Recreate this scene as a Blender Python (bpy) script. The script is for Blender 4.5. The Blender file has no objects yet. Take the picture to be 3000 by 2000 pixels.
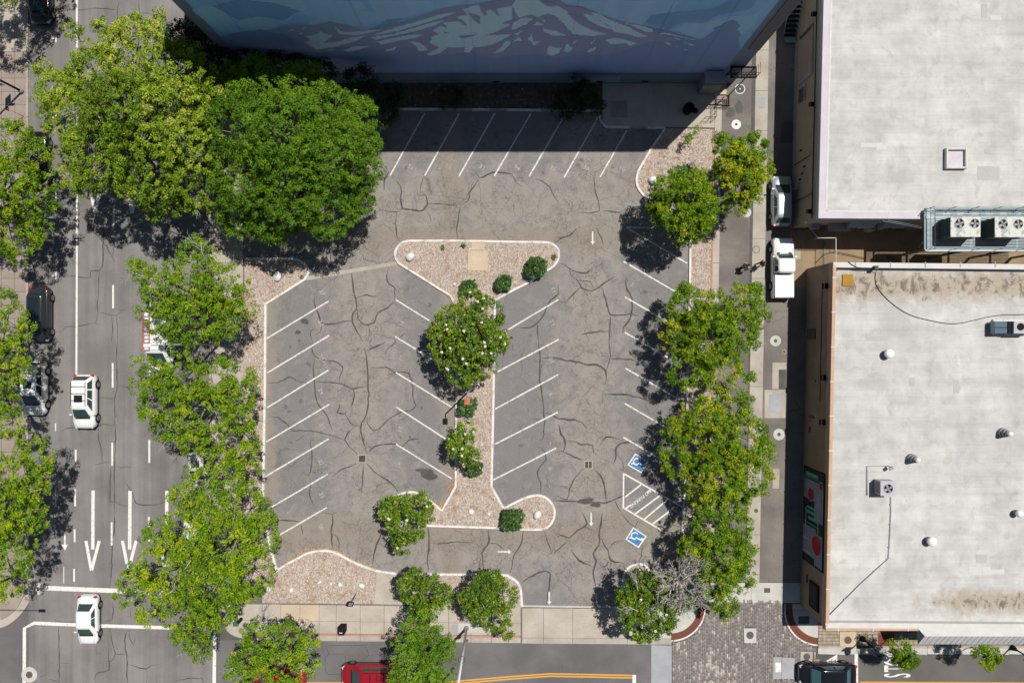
import bpy, bmesh, math, random
import numpy as np
from mathutils import Vector, Matrix
from mathutils.geometry import delaunay_2d_cdt
R = math.radians
S = bpy.context.scene
COL = S.collection
rnd = random.Random(7)
H = 60.606            # camera height over the ground, metres
PXM = 33.0            # photo pixels per metre on the ground

# ---------------------------------------------------------------- camera, light
cam = bpy.data.cameras.new('camera'); co = bpy.data.objects.new('camera', cam); COL.objects.link(co)
co.location = (0, 0, H); co.rotation_euler = (0, 0, 0)
cam.sensor_width = 36; cam.lens = 24.0; cam.clip_end = 1500; cam.clip_start = .5
S.camera = co
SUN_EL, K = 65.0, .33
wd = bpy.data.worlds.new('World'); S.world = wd; wd.use_nodes = True
nt = wd.node_tree; bg = nt.nodes['Background']
sky = nt.nodes.new('ShaderNodeTexSky'); sky.sky_type = 'NISHITA'; sky.sun_disc = False
sky.sun_elevation = R(SUN_EL); sky.sun_rotation = R(45)
nt.links.new(sky.outputs[0], bg.inputs[0]); bg.inputs[1].default_value = .05
sun = bpy.data.lights.new('sun', 'SUN'); sun.energy = 5.0; sun.angle = R(.5); sun.color = (1, .955, .89)
so = bpy.data.objects.new('sun', sun); COL.objects.link(so); so.location = (20, 20, 60)
so.rotation_euler = Vector((-K, -K, -1)).to_track_quat('-Z', 'Y').to_euler()
S.view_settings.view_transform = 'Standard'; S.view_settings.look = 'None'
S.view_settings.exposure = 0.0; S.view_settings.gamma = 1; S.view_settings.use_curve_mapping = False
S.cycles.max_bounces = 6; S.cycles.diffuse_bounces = 2; S.cycles.transparent_max_bounces = 6; S.cycles.use_denoising = True
S.cycles.sample_clamp_indirect = 6

# ---------------------------------------------------------------- helpers
def W(px, py, z=0.0):
    """a place on the ground plan, surveyed on the photograph, for something z metres up"""
    f = (1 - z / H) / PXM
    return Vector(((px - 1500) * f, (1000 - py) * f, z))
def Z(ox, oy, pts, s=3.136):
    return [(ox + x / s, oy + y / s) for x, y in pts]
def lin(v):
    v /= 255.
    return v / 12.92 if v <= .04045 else ((v + .055) / 1.055) ** 2.4
def c(r, g, b, k=.72):
    return (min(1, lin(r) * k), min(1, lin(g) * k), min(1, lin(b) * k), 1)
def tag(o, label=None, cat=None, group=None, kind=None):
    if label: o['label'] = label
    if cat: o['category'] = cat
    if group: o['group'] = group
    if kind: o['kind'] = kind
    return o
def link(o, parent=None):
    COL.objects.link(o)
    if parent is not None: o.parent = parent
    return o
def root(name, loc, label, cat, group=None, rz=0):
    o = bpy.data.objects.new(name, None); o.empty_display_size = .3
    COL.objects.link(o); o.location = loc; o.rotation_euler = (0, 0, rz)
    return tag(o, label, cat, group)
def origin(o):
    v = Vector((0, 0, 0))
    while o is not None:
        v += o.location; o = o.parent
    return v
class MB:
    def __init__(s): s.v = []; s.f = []; s.sm = []
    def add(s, vs, fs, smooth=False):
        n = len(s.v); s.v += [tuple(v) for v in vs]; s.f += [[i + n for i in f] for f in fs]; s.sm += [smooth] * len(fs); return s
    def box(s, cx, cy, cz, sx, sy, sz, rz=0, ry=0, bev=0):
        hx, hy, hz = sx / 2, sy / 2, sz / 2
        if bev:
            b = min(bev, hx * .9, hy * .9, hz * .9)
            rings = [(hx - b, hy - b, -hz), (hx, hy, -hz + b), (hx, hy, hz - b), (hx - b, hy - b, hz)]
            vs = [(a * x, e * y, z) for x, y, z in rings for a, e in ((-1, -1), (1, -1), (1, 1), (-1, 1))]
            fs = [[3, 2, 1, 0], [12, 13, 14, 15]] + [[r * 4 + i, r * 4 + (i + 1) % 4, r * 4 + 4 + (i + 1) % 4, r * 4 + 4 + i] for r in range(3) for i in range(4)]
        else:
            vs = [(a * hx, e * hy, g * hz) for g in (-1, 1) for a, e in ((-1, -1), (1, -1), (1, 1), (-1, 1))]
            fs = [[3, 2, 1, 0], [4, 5, 6, 7], [0, 1, 5, 4], [1, 2, 6, 5], [2, 3, 7, 6], [3, 0, 4, 7]]
        m = Matrix.Translation((cx, cy, cz)) @ Matrix.Rotation(rz, 4, 'Z') @ Matrix.Rotation(ry, 4, 'Y')
        return s.add([m @ Vector(v) for v in vs], fs)
    def prism(s, pts, z0, z1):
        """pts: 2D world points, counter-clockwise or not"""
        a = sum(p[0] * q[1] - q[0] * p[1] for p, q in zip(pts, pts[1:] + pts[:1]))
        if a < 0: pts = pts[::-1]
        n = len(pts)
        vs = [(p[0], p[1], z0) for p in pts] + [(p[0], p[1], z1) for p in pts]
        fs = [list(range(n, 2 * n))] + [[i, (i + 1) % n, n + (i + 1) % n, n + i] for i in range(n)]
        return s.add(vs, fs)
    def sheet(s, pts, z):
        a = sum(p[0] * q[1] - q[0] * p[1] for p, q in zip(pts, pts[1:] + pts[:1]))
        if a < 0: pts = pts[::-1]
        return s.add([(p[0], p[1], z) for p in pts], [list(range(len(pts)))])
    def tube(s, pts, r, n=6, cap=True):
        pts = [Vector(p) for p in pts]
        rs = r if isinstance(r, (list, tuple)) else [r] * len(pts)
        vs = []
        for i, p in enumerate(pts):
            d = (pts[min(i + 1, len(pts) - 1)] - pts[max(i - 1, 0)]).normalized()
            u = d.cross(Vector((0, 0, 1)) if abs(d.z) < .9 else Vector((1, 0, 0))).normalized(); w = d.cross(u)
            for k in range(n):
                a = 2 * math.pi * k / n
                vs.append(p + (u * math.cos(a) + w * math.sin(a)) * rs[i])
        fs = [[i * n + k, i * n + (k + 1) % n, (i + 1) * n + (k + 1) % n, (i + 1) * n + k] for i in range(len(pts) - 1) for k in range(n)]
        if cap: fs += [list(range(n))[::-1], list(range((len(pts) - 1) * n, len(pts) * n))]
        return s.add(vs, fs, True)
    def lathe(s, cx, cy, prof, n=16):
        vs = [(cx + r * math.cos(2 * math.pi * k / n), cy + r * math.sin(2 * math.pi * k / n), z) for r, z in prof for k in range(n)]
        fs = [[i * n + k, i * n + (k + 1) % n, (i + 1) * n + (k + 1) % n, (i + 1) * n + k] for i in range(len(prof) - 1) for k in range(n)]
        fs += [list(range((len(prof) - 1) * n, len(prof) * n))]
        return s.add(vs, fs, False)
    def build(s, name, m, parent=None, world=True, smooth=None):
        me = bpy.data.meshes.new(name)
        o_ = origin(parent) if (parent is not None and world) else Vector((0, 0, 0))
        me.from_pydata([(v[0] - o_.x, v[1] - o_.y, v[2] - o_.z) for v in s.v], [], s.f)
        for i, p in enumerate(me.polygons): p.use_smooth = s.sm[i] if smooth is None else smooth
        me.materials.append(m)
        return link(bpy.data.objects.new(name, me), parent)
def crom(pts, step=.25, closed=False):
    P = [Vector((p[0], p[1])) for p in pts]
    n = len(P); out = []
    rng = range(n) if closed else range(n - 1)
    for i in rng:
        p0 = P[(i - 1) % n] if closed or i > 0 else P[0] * 2 - P[1]
        p1, p2 = P[i], P[(i + 1) % n]
        p3 = P[(i + 2) % n] if closed or i < n - 2 else P[-1] * 2 - P[-2]
        k = max(1, int((p2 - p1).length / step))
        for j in range(k):
            t = j / k
            out.append(.5 * (2 * p1 + (p2 - p0) * t + (2 * p0 - 5 * p1 + 4 * p2 - p3) * t * t + (3 * p1 - p0 - 3 * p2 + p3) * t ** 3))
    if not closed: out.append(P[-1])
    return out
def poly(pts): return [tuple(W(x, y)[:2]) for x, y in pts]
def ribbon_mesh(mb, pts, w, z, jit=0.0, taper=False):
    """flat strip following world 2D points"""
    P = [Vector(p) for p in pts]; n = len(P); L = []; Rr = []
    for i, p in enumerate(P):
        d = (P[min(i + 1, n - 1)] - P[max(i - 1, 0)])
        d = d.normalized() if d.length > 1e-6 else Vector((1, 0))
        q = Vector((-d.y, d.x)); ww = w / 2 * (1 + rnd.uniform(-jit, jit))
        if taper: ww *= min(1, .25 + min(i, n - 1 - i) * .35)
        L.append(p + q * ww); Rr.append(p - q * ww)
    vs = [(p.x, p.y, z) for p in L] + [(p.x, p.y, z) for p in Rr]
    mb.add(vs, [[n + i, n + i + 1, i + 1, i] for i in range(n - 1)])

# ---------------------------------------------------------------- materials
class NT:
    def __init__(s, name):
        s.m = bpy.data.materials.new(name); s.m.use_nodes = True; s.t = s.m.node_tree
        s.b = s.t.nodes['Principled BSDF']; s.tc = s.t.nodes.new('ShaderNodeTexCoord')
    def n(s, ty, **kw):
        x = s.t.nodes.new(ty)
        for k, v in kw.items():
            if k.startswith('i_'):
                x.inputs[k[2:].replace('_', ' ')].default_value = v
            else: setattr(x, k, v)
        return x
    def l(s, a, b): s.t.links.new(a, b)
    def noise(s, scale, detail=4, rough=.6, vec=None, dist=0):
        x = s.n('ShaderNodeTexNoise', i_Scale=scale, i_Detail=detail, i_Roughness=rough, i_Distortion=dist)
        s.l(vec or s.tc.outputs['Object'], x.inputs['Vector']); return x.outputs['Fac']
    def vscale(s, x, y, z=1):
        m_ = s.n('ShaderNodeMapping'); m_.inputs['Scale'].default_value = (x, y, z); s.l(s.tc.outputs['Object'], m_.inputs['Vector']); return m_.outputs[0]
    def ramp(s, fac, a, b, ca=(0, 0, 0, 1), cb=(1, 1, 1, 1)):
        x = s.n('ShaderNodeValToRGB'); e = x.color_ramp.elements
        e[0].position = a; e[1].position = b; e[0].color = ca; e[1].color = cb
        s.l(fac, x.inputs[0]); return x.outputs[0]
    def mix(s, fac, a, b, mode='MIX'):
        x = s.n('ShaderNodeMix', data_type='RGBA', blend_type=mode)
        for i, v in ((0, fac), (6, a), (7, b)):
            if hasattr(v, 'is_linked') or hasattr(v, 'links'): s.l(v, x.inputs[i])
            else: x.inputs[i].default_value = v
        return x.outputs[2]
    def math(s, op, a, b=0.0, c_=0.0):
        x = s.n('ShaderNodeMath', operation=op)
        for i, v in enumerate((a, b, c_)):
            if hasattr(v, 'links'): s.l(v, x.inputs[i])
            else: x.inputs[i].default_value = v
        return x.outputs[0]
    def done(s, col, rough=.85, bump=None, bs=.3, metal=0, spec=.3):
        if hasattr(col, 'links'): s.l(col, s.b.inputs['Base Color'])
        else: s.b.inputs['Base Color'].default_value = col
        if hasattr(rough, 'links'): s.l(rough, s.b.inputs['Roughness'])
        else: s.b.inputs['Roughness'].default_value = rough
        s.b.inputs['Metallic'].default_value = metal
        s.b.inputs['Specular IOR Level'].default_value = spec
        if bump is not None:
            bp = s.n('ShaderNodeBump', i_Strength=bs, i_Distance=.03); s.l(bump, bp.inputs['Height']); s.l(bp.outputs[0], s.b.inputs['Normal'])
        return s.m
def mat2(name, c1, c2, sc=1.0, fine=30, rough=.85, contrast=(.35, .65), spk=.25, **kw):
    t = NT(name)
    a = t.mix(t.ramp(t.noise(sc, 5, .65), *contrast), c1, c2)
    f = t.noise(fine, 3, .7)
    g = t.ramp(f, .3, .7, (1 - spk,) * 3 + (1,), (1 + spk * .6,) * 3 + (1,))
    return t.done(t.mix(1.0, a, g, 'MULTIPLY'), rough, f, .25, **kw)
def paint(name, col, rough=.3, metal=0, coat=.0, spec=.5):
    t = NT(name); n = t.noise(3, 3)
    a = t.mix(t.ramp(n, .3, .7), col, tuple(min(1, v * .9) for v in col[:3]) + (1,))
    m = t.done(a, rough, None, 0, metal, spec)
    t.b.inputs['Coat Weight'].default_value = coat; t.b.inputs['Coat Roughness'].default_value = .05
    return m
def tonemat(name, stops, rough=.8, spec=.3, transl=0.0, noise=.25, nscale=1.2):
    """colour picked per piece from the mesh attribute 'tone'"""
    t = NT(name); at = t.n('ShaderNodeAttribute', attribute_name='tone')
    x = t.n('ShaderNodeValToRGB'); e = x.color_ramp.elements
    while len(e) < len(stops): e.new(.5)
    for i, (p, cc) in enumerate(stops): e[i].position = p; e[i].color = cc
    nn = t.noise(nscale, 2)
    fac = t.math('ADD', at.outputs['Fac'], t.math('MULTIPLY', t.math('SUBTRACT', nn, .5), noise))
    t.l(fac, x.inputs[0]); m = t.done(x.outputs[0], rough, None, 0, 0, spec)
    if transl:
        tr = t.n('ShaderNodeBsdfTranslucent'); t.l(x.outputs[0], tr.inputs[0])
        ms = t.n('ShaderNodeMixShader'); ms.inputs[0].default_value = transl
        out = t.t.nodes['Material Output']; t.l(t.b.outputs[0], ms.inputs[1]); t.l(tr.outputs[0], ms.inputs[2]); t.l(ms.outputs[0], out.inputs[0])
    return m

def asphalt(name, c1, c2, cracks=.0, streak=False, warm=None):
    t = NT(name)
    big = t.noise(.22, 4, .6); mid = t.noise(1.3, 5, .65, dist=.4); fine = t.noise(26, 3, .8); f2 = t.noise(9, 4, .8)
    a = t.mix(t.ramp(big, .4, .62), c1, c2)
    if warm: a = t.mix(t.ramp(mid, .5, .75, (0, 0, 0, 1), (.7, .7, .7, 1)), a, warm)
    a = t.mix(1.0, a, t.ramp(f2, .25, .75, (.86, .86, .86, 1), (1.1, 1.1, 1.1, 1)), 'MULTIPLY')
    a = t.mix(1.0, a, t.ramp(fine, .3, .7, (.84, .84, .84, 1), (1.13, 1.13, 1.13, 1)), 'MULTIPLY')
    if streak:
        sv = t.vscale(1.0, .02); st = t.noise(1.15, 3, .6, vec=sv)
        a = t.mix(1.0, a, t.ramp(st, .35, .65, (.84, .83, .82, 1), (1.07, 1.07, 1.07, 1)), 'MULTIPLY')
    if cracks:
        wv = t.n('ShaderNodeVectorMath', operation='MULTIPLY_ADD')
        nz = t.n('ShaderNodeTexNoise', i_Scale=1.6, i_Detail=3.0); t.l(t.tc.outputs['Object'], nz.inputs['Vector'])
        t.l(nz.outputs['Color'], wv.inputs[0]); wv.inputs[1].default_value = (.7, .7, 0); t.l(t.tc.outputs['Object'], wv.inputs[2])
        for sc, w_, lo in ((.55, .010, .52), (1.5, .022, .56), (3.5, .04, .60)):
            vo = t.n('ShaderNodeTexVoronoi', feature='DISTANCE_TO_EDGE', i_Scale=sc); t.l(wv.outputs[0], vo.inputs['Vector'])
            k = t.ramp(vo.outputs[0], w_ * .3, w_ * 1.2, (1, 1, 1, 1), (0, 0, 0, 1))
            mk = t.ramp(t.noise(.16 + sc * .11, 3, .5), lo, lo + .1)
            fac = t.math('MULTIPLY', t.math('MULTIPLY', k, mk), cracks)
            a = t.mix(fac, a, tuple(v * .45 for v in c1[:3]) + (1,))
    return t.done(a, .92, fine, .35, spec=.2)

M = {}
M['road'] = asphalt('road_asphalt', c(134, 131, 129), c(151, 148, 145), .0, True)
M['road2'] = asphalt('side_road_asphalt', c(112, 110, 110), c(128, 126, 126), .0)
M['alley'] = asphalt('alley_asphalt', c(122, 116, 111), c(146, 139, 132), .5)
def lot_mat():
    t = NT('lot_asphalt')
    big = t.noise(.12, 4, .6); mid = t.noise(.5, 6, .6, dist=.3); fine = t.noise(24, 3, .8); f2 = t.noise(7, 4, .8)
    sp = t.n('ShaderNodeSeparateXYZ'); t.l(t.tc.outputs['Object'], sp.inputs[0]); X = sp.outputs[0]; Y = sp.outputs[1]
    def bump(axis, cx, w):
        d = t.math('ABSOLUTE', t.math('SUBTRACT', axis, cx)); return t.math('SUBTRACT', 1.0, t.math('DIVIDE', d, w))
    aisle = t.math('MAXIMUM', bump(X, W(1065, 0).x, 4.4), bump(X, W(1730, 0).x, 4.0))
    aisle = t.math('MAXIMUM', aisle, bump(Y, W(0, 610).y, 5.2)); aisle = t.math('MAXIMUM', aisle, bump(Y, W(0, 1610).y, 3.2))
    edge = t.math('MAXIMUM', bump(X, W(775, 0).x, 1.8), bump(X, W(1320, 0).x, 1.6)); edge = t.math('MAXIMUM', edge, bump(Y, W(0, 700).y, 1.6))
    edge = t.math('MAXIMUM', edge, bump(Y, W(0, 1560).y, 2.6))
    m2 = t.noise(.85, 7, .7, dist=.8)
    fa = t.math('ADD', t.math('MULTIPLY', t.math('MAXIMUM', aisle, -.25), .27), t.math('MULTIPLY', m2, 1.0))
    a = t.mix(t.ramp(fa, .46, .72), c(139, 136, 135), c(164, 157, 150))
    a = t.mix(t.ramp(t.noise(1.9, 7, .75, dist=.5), .56, .68, (0, 0, 0, 1), (.5, .5, .5, 1)), a, c(156, 148, 138))
    a = t.mix(t.ramp(t.noise(1.1, 8, .8, dist=1.0), .60, .72, (0, 0, 0, 1), (.6, .6, .6, 1)), a, c(100, 99, 101))
    fe = t.math('ADD', t.math('MULTIPLY', edge, .5), mid)
    a = t.mix(t.ramp(fe, .62, .84), a, c(156, 148, 138))
    a = t.mix(t.ramp(t.noise(.35, 5, .7), .60, .78, (0, 0, 0, 1), (.35, .35, .35, 1)), a, c(108, 108, 114))
    a = t.mix(1.0, a, t.ramp(f2, .25, .75, (.88, .88, .88, 1), (1.1, 1.1, 1.1, 1)), 'MULTIPLY')
    a = t.mix(1.0, a, t.ramp(fine, .3, .7, (.86, .86, .86, 1), (1.12, 1.12, 1.12, 1)), 'MULTIPLY')
    nz = t.n('ShaderNodeTexNoise', i_Scale=1.6, i_Detail=3.0); t.l(t.tc.outputs['Object'], nz.inputs['Vector'])
    wv = t.n('ShaderNodeVectorMath', operation='MULTIPLY_ADD'); t.l(nz.outputs['Color'], wv.inputs[0]); wv.inputs[1].default_value = (.8, .8, 0); t.l(t.tc.outputs['Object'], wv.inputs[2])
    for sc, w_, lo, st in ((.45, .010, .42, .42), (1.3, .02, .49, .36), (3.2, .045, .50, .40), (7.0, .08, .54, .3)):
        vo = t.n('ShaderNodeTexVoronoi', feature='DISTANCE_TO_EDGE', i_Scale=sc); t.l(wv.outputs[0], vo.inputs['Vector'])
        k = t.ramp(vo.outputs[0], w_ * .3, w_ * 1.4, (1, 1, 1, 1), (0, 0, 0, 1))
        mk = t.ramp(t.math('ADD', t.noise(.16 + sc * .11, 3, .5), t.math('MULTIPLY', t.math('MAXIMUM', aisle, 0.0), .13)), lo + .06, lo + .18)
        a = t.mix(t.math('MULTIPLY', t.math('MULTIPLY', k, mk), st), a, c(66, 60, 56))
    return t.done(a, .92, fine, .35, spec=.2)
M['lot'] = lot_mat()
M['conc'] = mat2('concrete_grey', c(176, 168, 155), c(200, 193, 180), .5, 14, spk=.12)
M['conc_w'] = mat2('concrete_warm', c(188, 177, 162), c(207, 198, 184), .5, 14, spk=.13)
M['conc_l'] = mat2('concrete_light', c(196, 195, 188), c(218, 216, 208), .6, 12, spk=.1)
M['conc_b'] = mat2('concrete_beige', c(204, 184, 158), c(220, 202, 176), .5, 14, spk=.1)
M['conc_t'] = mat2('concrete_tan', c(196, 164, 124), c(214, 186, 146), .5, 14, spk=.12)
M['conc_p'] = mat2('concrete_pink', c(160, 146, 136), c(178, 165, 154), .6, 16, spk=.13)
M['conc_g'] = mat2('concrete_bluegrey', c(168, 170, 174), c(186, 188, 192), .6, 12, spk=.1)
M['kerb'] = mat2('kerb_paint_white', c(236, 232, 226, .8), c(196, 186, 172), 1.6, 8, contrast=(.5, .72), spk=.12)
M['kerb_c'] = mat2('kerb_concrete', c(178, 168, 152), c(200, 190, 176), 1.6, 8, spk=.14)
M['kerb_r'] = mat2('kerb_faded_red', c(205, 140, 120), c(190, 158, 138), 1.6, 8, spk=.14)
def mark_mat(name, c1, c2, lo=.58):
    t = NT(name); w = t.noise(5, 6, .75); f = t.noise(30, 3, .8)
    a = t.mix(t.ramp(w, lo, lo + .14), c1, c2)
    return t.done(t.mix(1.0, a, t.ramp(f, .3, .7, (.88, .88, .88, 1), (1.05, 1.05, 1.05, 1)), 'MULTIPLY'), .7, f, .2, spec=.3)
M['mark'] = mark_mat('road_paint_white', c(236, 234, 228, .82), c(170, 166, 160), .54)
M['mark_l'] = mark_mat('lot_paint_white', c(232, 230, 224, .82), c(158, 153, 148), .50)
M['mark_o'] = mark_mat('worn_paint_white', c(184, 180, 174, .8), c(142, 137, 132), .46)
M['mark_y'] = mark_mat('road_paint_yellow', c(232, 170, 75, .8), c(180, 150, 110), .62)
M['mark_b'] = mark_mat('road_paint_blue', c(70, 140, 195, .72), c(110, 150, 180), .58)
M['seal'] = mat2('crack_seal', c(78, 74, 71), c(104, 99, 95), 1.2, 18, spk=.18)
M['stain'] = mat2('oil_stain', c(84, 80, 78), c(104, 99, 95), 1.2, 18, spk=.2)
M['patch'] = mat2('dark_patch', c(92, 90, 88), c(108, 104, 100), 1.2, 18, spk=.15)
def mulch_mat():
    t = NT('mulch'); v = t.n('ShaderNodeTexVoronoi', i_Scale=15.0); t.l(t.vscale(1, .6), v.inputs['Vector'])
    a = t.ramp(v.outputs['Color'], .1, .9, c(158, 140, 126), c(224, 208, 194)); n = t.noise(1.1, 5, .7); f = t.noise(30, 3, .8)
    a = t.mix(t.ramp(n, .52, .75), a, c(158, 122, 92)); a = t.mix(1.0, a, t.ramp(f, .3, .7, (.84, .84, .84, 1), (1.1, 1.1, 1.1, 1)), 'MULTIPLY')
    return t.done(a, .95, v.outputs['Distance'], .5)
M['mulch'] = mulch_mat()
M['mulch_d'] = mat2('mulch_shade_toned', c(84, 70, 62), c(120, 104, 92), 3, 18, spk=.35)  # darker mulch for the wall bed: the wall's shade is put into its colour
M['chips'] = tonemat('wood_chips', [(0, c(124, 104, 92)), (.3, c(182, 164, 150)), (.7, c(220, 205, 192)), (1, c(248, 240, 232))])
M['litter'] = tonemat('fallen_leaves', [(0, c(120, 88, 60)), (.5, c(184, 142, 100)), (1, c(222, 188, 144))])
M['black'] = paint('black_metal', (.015, .015, .018, 1), .85, spec=.12)
M['galv'] = paint('galvanised_steel', c(150, 158, 164), .6, .15)
M['grate'] = mat2('iron_grate', c(98, 84, 76), c(122, 106, 96), 6, 20)
M['white'] = paint('white_enamel', (.74, .74, .73, 1), .35)
M['rust'] = mat2('rusty_orange_metal', c(196, 112, 76), c(226, 150, 112), 2, 16)
M['rock'] = mat2('pale_rock', c(214, 214, 214, .85), c(244, 242, 236, .85), 2.2, 9, spk=.15)
M['bark'] = mat2('bark_grey', c(120, 110, 100), c(160, 150, 140), 2, 14)
M['bark_d'] = mat2('bark_dark', c(76, 64, 54), c(104, 90, 78), 2, 14)
M['twig'] = mat2('bare_twig_grey', c(196, 190, 184), c(220, 214, 208), 2, 14)
M['brick'] = tonemat('clay_brick', [(0, c(134, 74, 58)), (.5, c(156, 88, 68)), (1, c(176, 106, 84))], noise=.4, nscale=3)
M['paver'] = tonemat('grey_pavers', [(0, c(134, 126, 121)), (.6, c(156, 148, 142)), (.8, c(174, 166, 159)), (1, c(206, 197, 188))], noise=.35, nscale=1.5)
M['paver_t'] = tonemat('tan_pavers', [(0, c(168, 156, 138)), (.6, c(184, 172, 152)), (1, c(200, 190, 170))], noise=.3, nscale=1.5)
M['red'] = paint('red_plastic', (.5, .02, .02, 1), .35)
# ================================================================ THE GROUND
def struct(name, mb, m, parent=None):
    o = mb.build(name, m, parent)
    if parent is None: o['kind'] = 'structure'
    return o
def flat(name, pts, z, m, parent=None):
    return struct(name, MB().sheet(poly(pts), z), m, parent)
BIG = 150
ground = struct('ground', MB().sheet([(-BIG, -BIG), (BIG, -BIG), (BIG, BIG), (-BIG, BIG)], 0), M['road2'])
street = flat('main_street', [(84, -1300), (632, -1300), (632, 3400), (84, 3400)], .004, M['road'])
side_street = flat('side_street', [(632, 1868), (1500, 1872), (1908, 1884), (1908, 2700), (632, 2700)], .004, M['road2'])
east_street = flat('side_street_east', [(2455, 1910), (3900, 1920), (3900, 2700), (2455, 2700)], .004, asphalt('side_asphalt_brown', c(108, 104, 100), c(122, 118, 114), 0))
lot = flat('parking_lot', [(715, 250), (1760, 250), (2060, 370), (2045, 1500), (1985, 1779), (1525, 1777), (1090, 1700), (760, 1700), (700, 1400), (715, 700)], .008, M['lot'])
alley = flat('alley', [(2085, -900), (2420, -900), (2360, 1708), (2060, 1708), (2085, 400)], .004, M['alley'])
court = flat('service_passage', [(2313, 560), (3900, 560), (3900, 840), (2313, 840)], .008, mat2('passage_concrete', c(150, 130, 104), c(172, 150, 120), .5, 14, spk=.14))

def line(parent, pts, w, m=None, z=.016, name='painted_line', jit=0):
    mb = MB(); P = [W(x, y).xy for x, y in pts]
    if jit: P = [P[0].lerp(P[-1], i / 10) for i in range(11)]
    # two strokes of equal width are cut to a few pieces so worn ends stay real
    ribbon_mesh(mb, P, w, z, jit); return mb.build(name, m or M['mark'], parent)

# ---- parking stall lines (surveyed ends)
stalls = [((782, 991), (963, 882)), ((783, 1092), (965, 982)), ((782, 1194), (962, 1084)), ((780, 1294), (965, 1184)),
 ((778, 1395), (963, 1285)), ((787, 1490), (960, 1388)), ((807, 1573), (957, 1486)),
 ((1158, 877), (1330, 984)), ((1157, 985), (1330, 1091)), ((1160, 1091), (1325, 1193)), ((1160, 1191), (1324, 1297)), ((1160, 1300), (1325, 1402)),
 ((1451, 988), (1635, 878)), ((1451, 1092), (1637, 994)), ((1450, 1198), (1635, 1097)), ((1449, 1301), (1634, 1207)), ((1445, 1405), (1629, 1312)),
 ((1834, 666), (2013, 771)), ((1834, 666), (1912, 668)), ((1827, 766), (1997, 865)), ((1831, 870), (2005, 970)), ((1830, 973), (2005, 1075)), ((1832, 1078), (1993, 1172)),
 ((1830, 1181), (2000, 1280)), ((1826, 1280), (1993, 1378)),
 ((1145, 328), (1107, 397)), ((1244, 332), (1142, 516)), ((1346, 332), (1244, 516)), ((1450, 332), (1345, 516)), ((1556, 332), (1448, 516)), ((1651, 343), (1550, 517)), ((1752, 344), (1653, 520)), ((1836, 383), (1758, 519))]
for a, b in stalls: line(lot, [a, b], .125, M['mark_l'], name='stall_line', jit=.08, z=.016 if a != (1834, 666) or b[1] > 700 else .020)
hz = .016
for i, (a, b) in enumerate([((1828, 1387), (1999, 1484)), ((1827, 1385), (1826, 1488)), ((1829, 1488), (1951, 1560)), ((1831, 1455), (1878, 1419)), ((1833, 1488), (1848, 1478)),
             ((1895, 1442), (1905, 1434)), ((1860, 1505), (1933, 1451)), ((1886, 1521), (1955, 1463)), ((1910, 1535), (1966, 1493)), ((1935, 1552), (1953, 1538)), ((1987, 1512), (2005, 1500))]):
    line(lot, [a, b], .13, name='hatching_line', z=.016 + .0012 * i)

def text(parent, s, px, py, size, rot, m, sx=1.0, bold=0.0, z=.03, name='lettering', mirror=False):
    cu = bpy.data.curves.new('t', 'FONT'); cu.body = s; cu.size = size; cu.align_x = 'CENTER'; cu.align_y = 'CENTER'; cu.offset = bold; cu.resolution_u = 3
    o = bpy.data.objects.new('t', cu); COL.objects.link(o); dg = bpy.context.evaluated_depsgraph_get()
    me = bpy.data.meshes.new_from_object(o.evaluated_get(dg)); bpy.data.objects.remove(o); bpy.data.curves.remove(cu)
    w = W(px, py) - origin(parent); mt = Matrix.Translation((w.x, w.y, z)) @ Matrix.Rotation(rot, 4, 'Z') @ Matrix.Diagonal((sx, 1, 1, 1))
    me.transform(mt); me.materials.clear(); me.materials.append(m)
    return link(bpy.data.objects.new(name, me), parent)
for s, x, y in (('30', 1105, 487), ('31', 1203, 490), ('32', 1312, 489), ('33', 1412, 491), ('34', 1515, 492), ('35', 1620, 493), ('36', 1717, 493), ('10', 1822, 495)):
    text(lot, s, x, y, .52, R(-28), M['mark_o'], 1.15, .012, name='stall_number')
for s, x, y in (('27', 944, 857), ('26', 940, 947), ('25', 941, 1048), ('24', 940, 1146), ('23', 943, 1249), ('22', 940, 1354), ('21', 943, 1450), ('20', 940, 1543)):
    text(lot, s, x, y, .5, R(-60), M['mark_o'], 1.1, .012, name='stall_number')
for s, x, y in (('18', 1176, 947), ('17', 1177, 1050), ('15', 1172, 1257), ('14', 1168, 1362)):
    text(lot, s, x, y, .5, R(62), M['mark_o'], 1.1, .008, name='stall_number')
for s, x, y in (('13', 1621, 850), ('12', 1619, 946), ('10', 1616, 1055), ('9', 1614, 1155), ('8', 1613, 1371)):
    text(lot, s, x, y, .5, R(120), M['mark_o'], 1.1, .008, name='stall_number')
for s, x, y in (('5', 1852, 833), ('4', 1852, 932), ('3', 1849, 1041)):
    text(lot, s, x, y, .5, R(-40), M['mark_o'], 1.1, .008, name='stall_number')
text(lot, 'NO PARKING', 1875, 1460, .42, R(218), M['mark'], .92, .004, z=.034)
# old covered strokes in the stalls (rubbed-out numerals)
for x, y, a in ((913, 845, -60), (935, 943, -60), (1330, 471, -20), (1377, 512, 0), (1853, 1128, 30)):
    for k in range(4):
        q = R(a); dx, dy = math.cos(q) * (k - 1.5) * 5, -math.sin(q) * (k - 1.5) * 5
        line(lot, [(x + dx - 1.5, y + dy - 1.5), (x + dx + 1, y + dy + 1.8)], .05, M['mark_o'], .022, 'worn_stroke')

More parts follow.
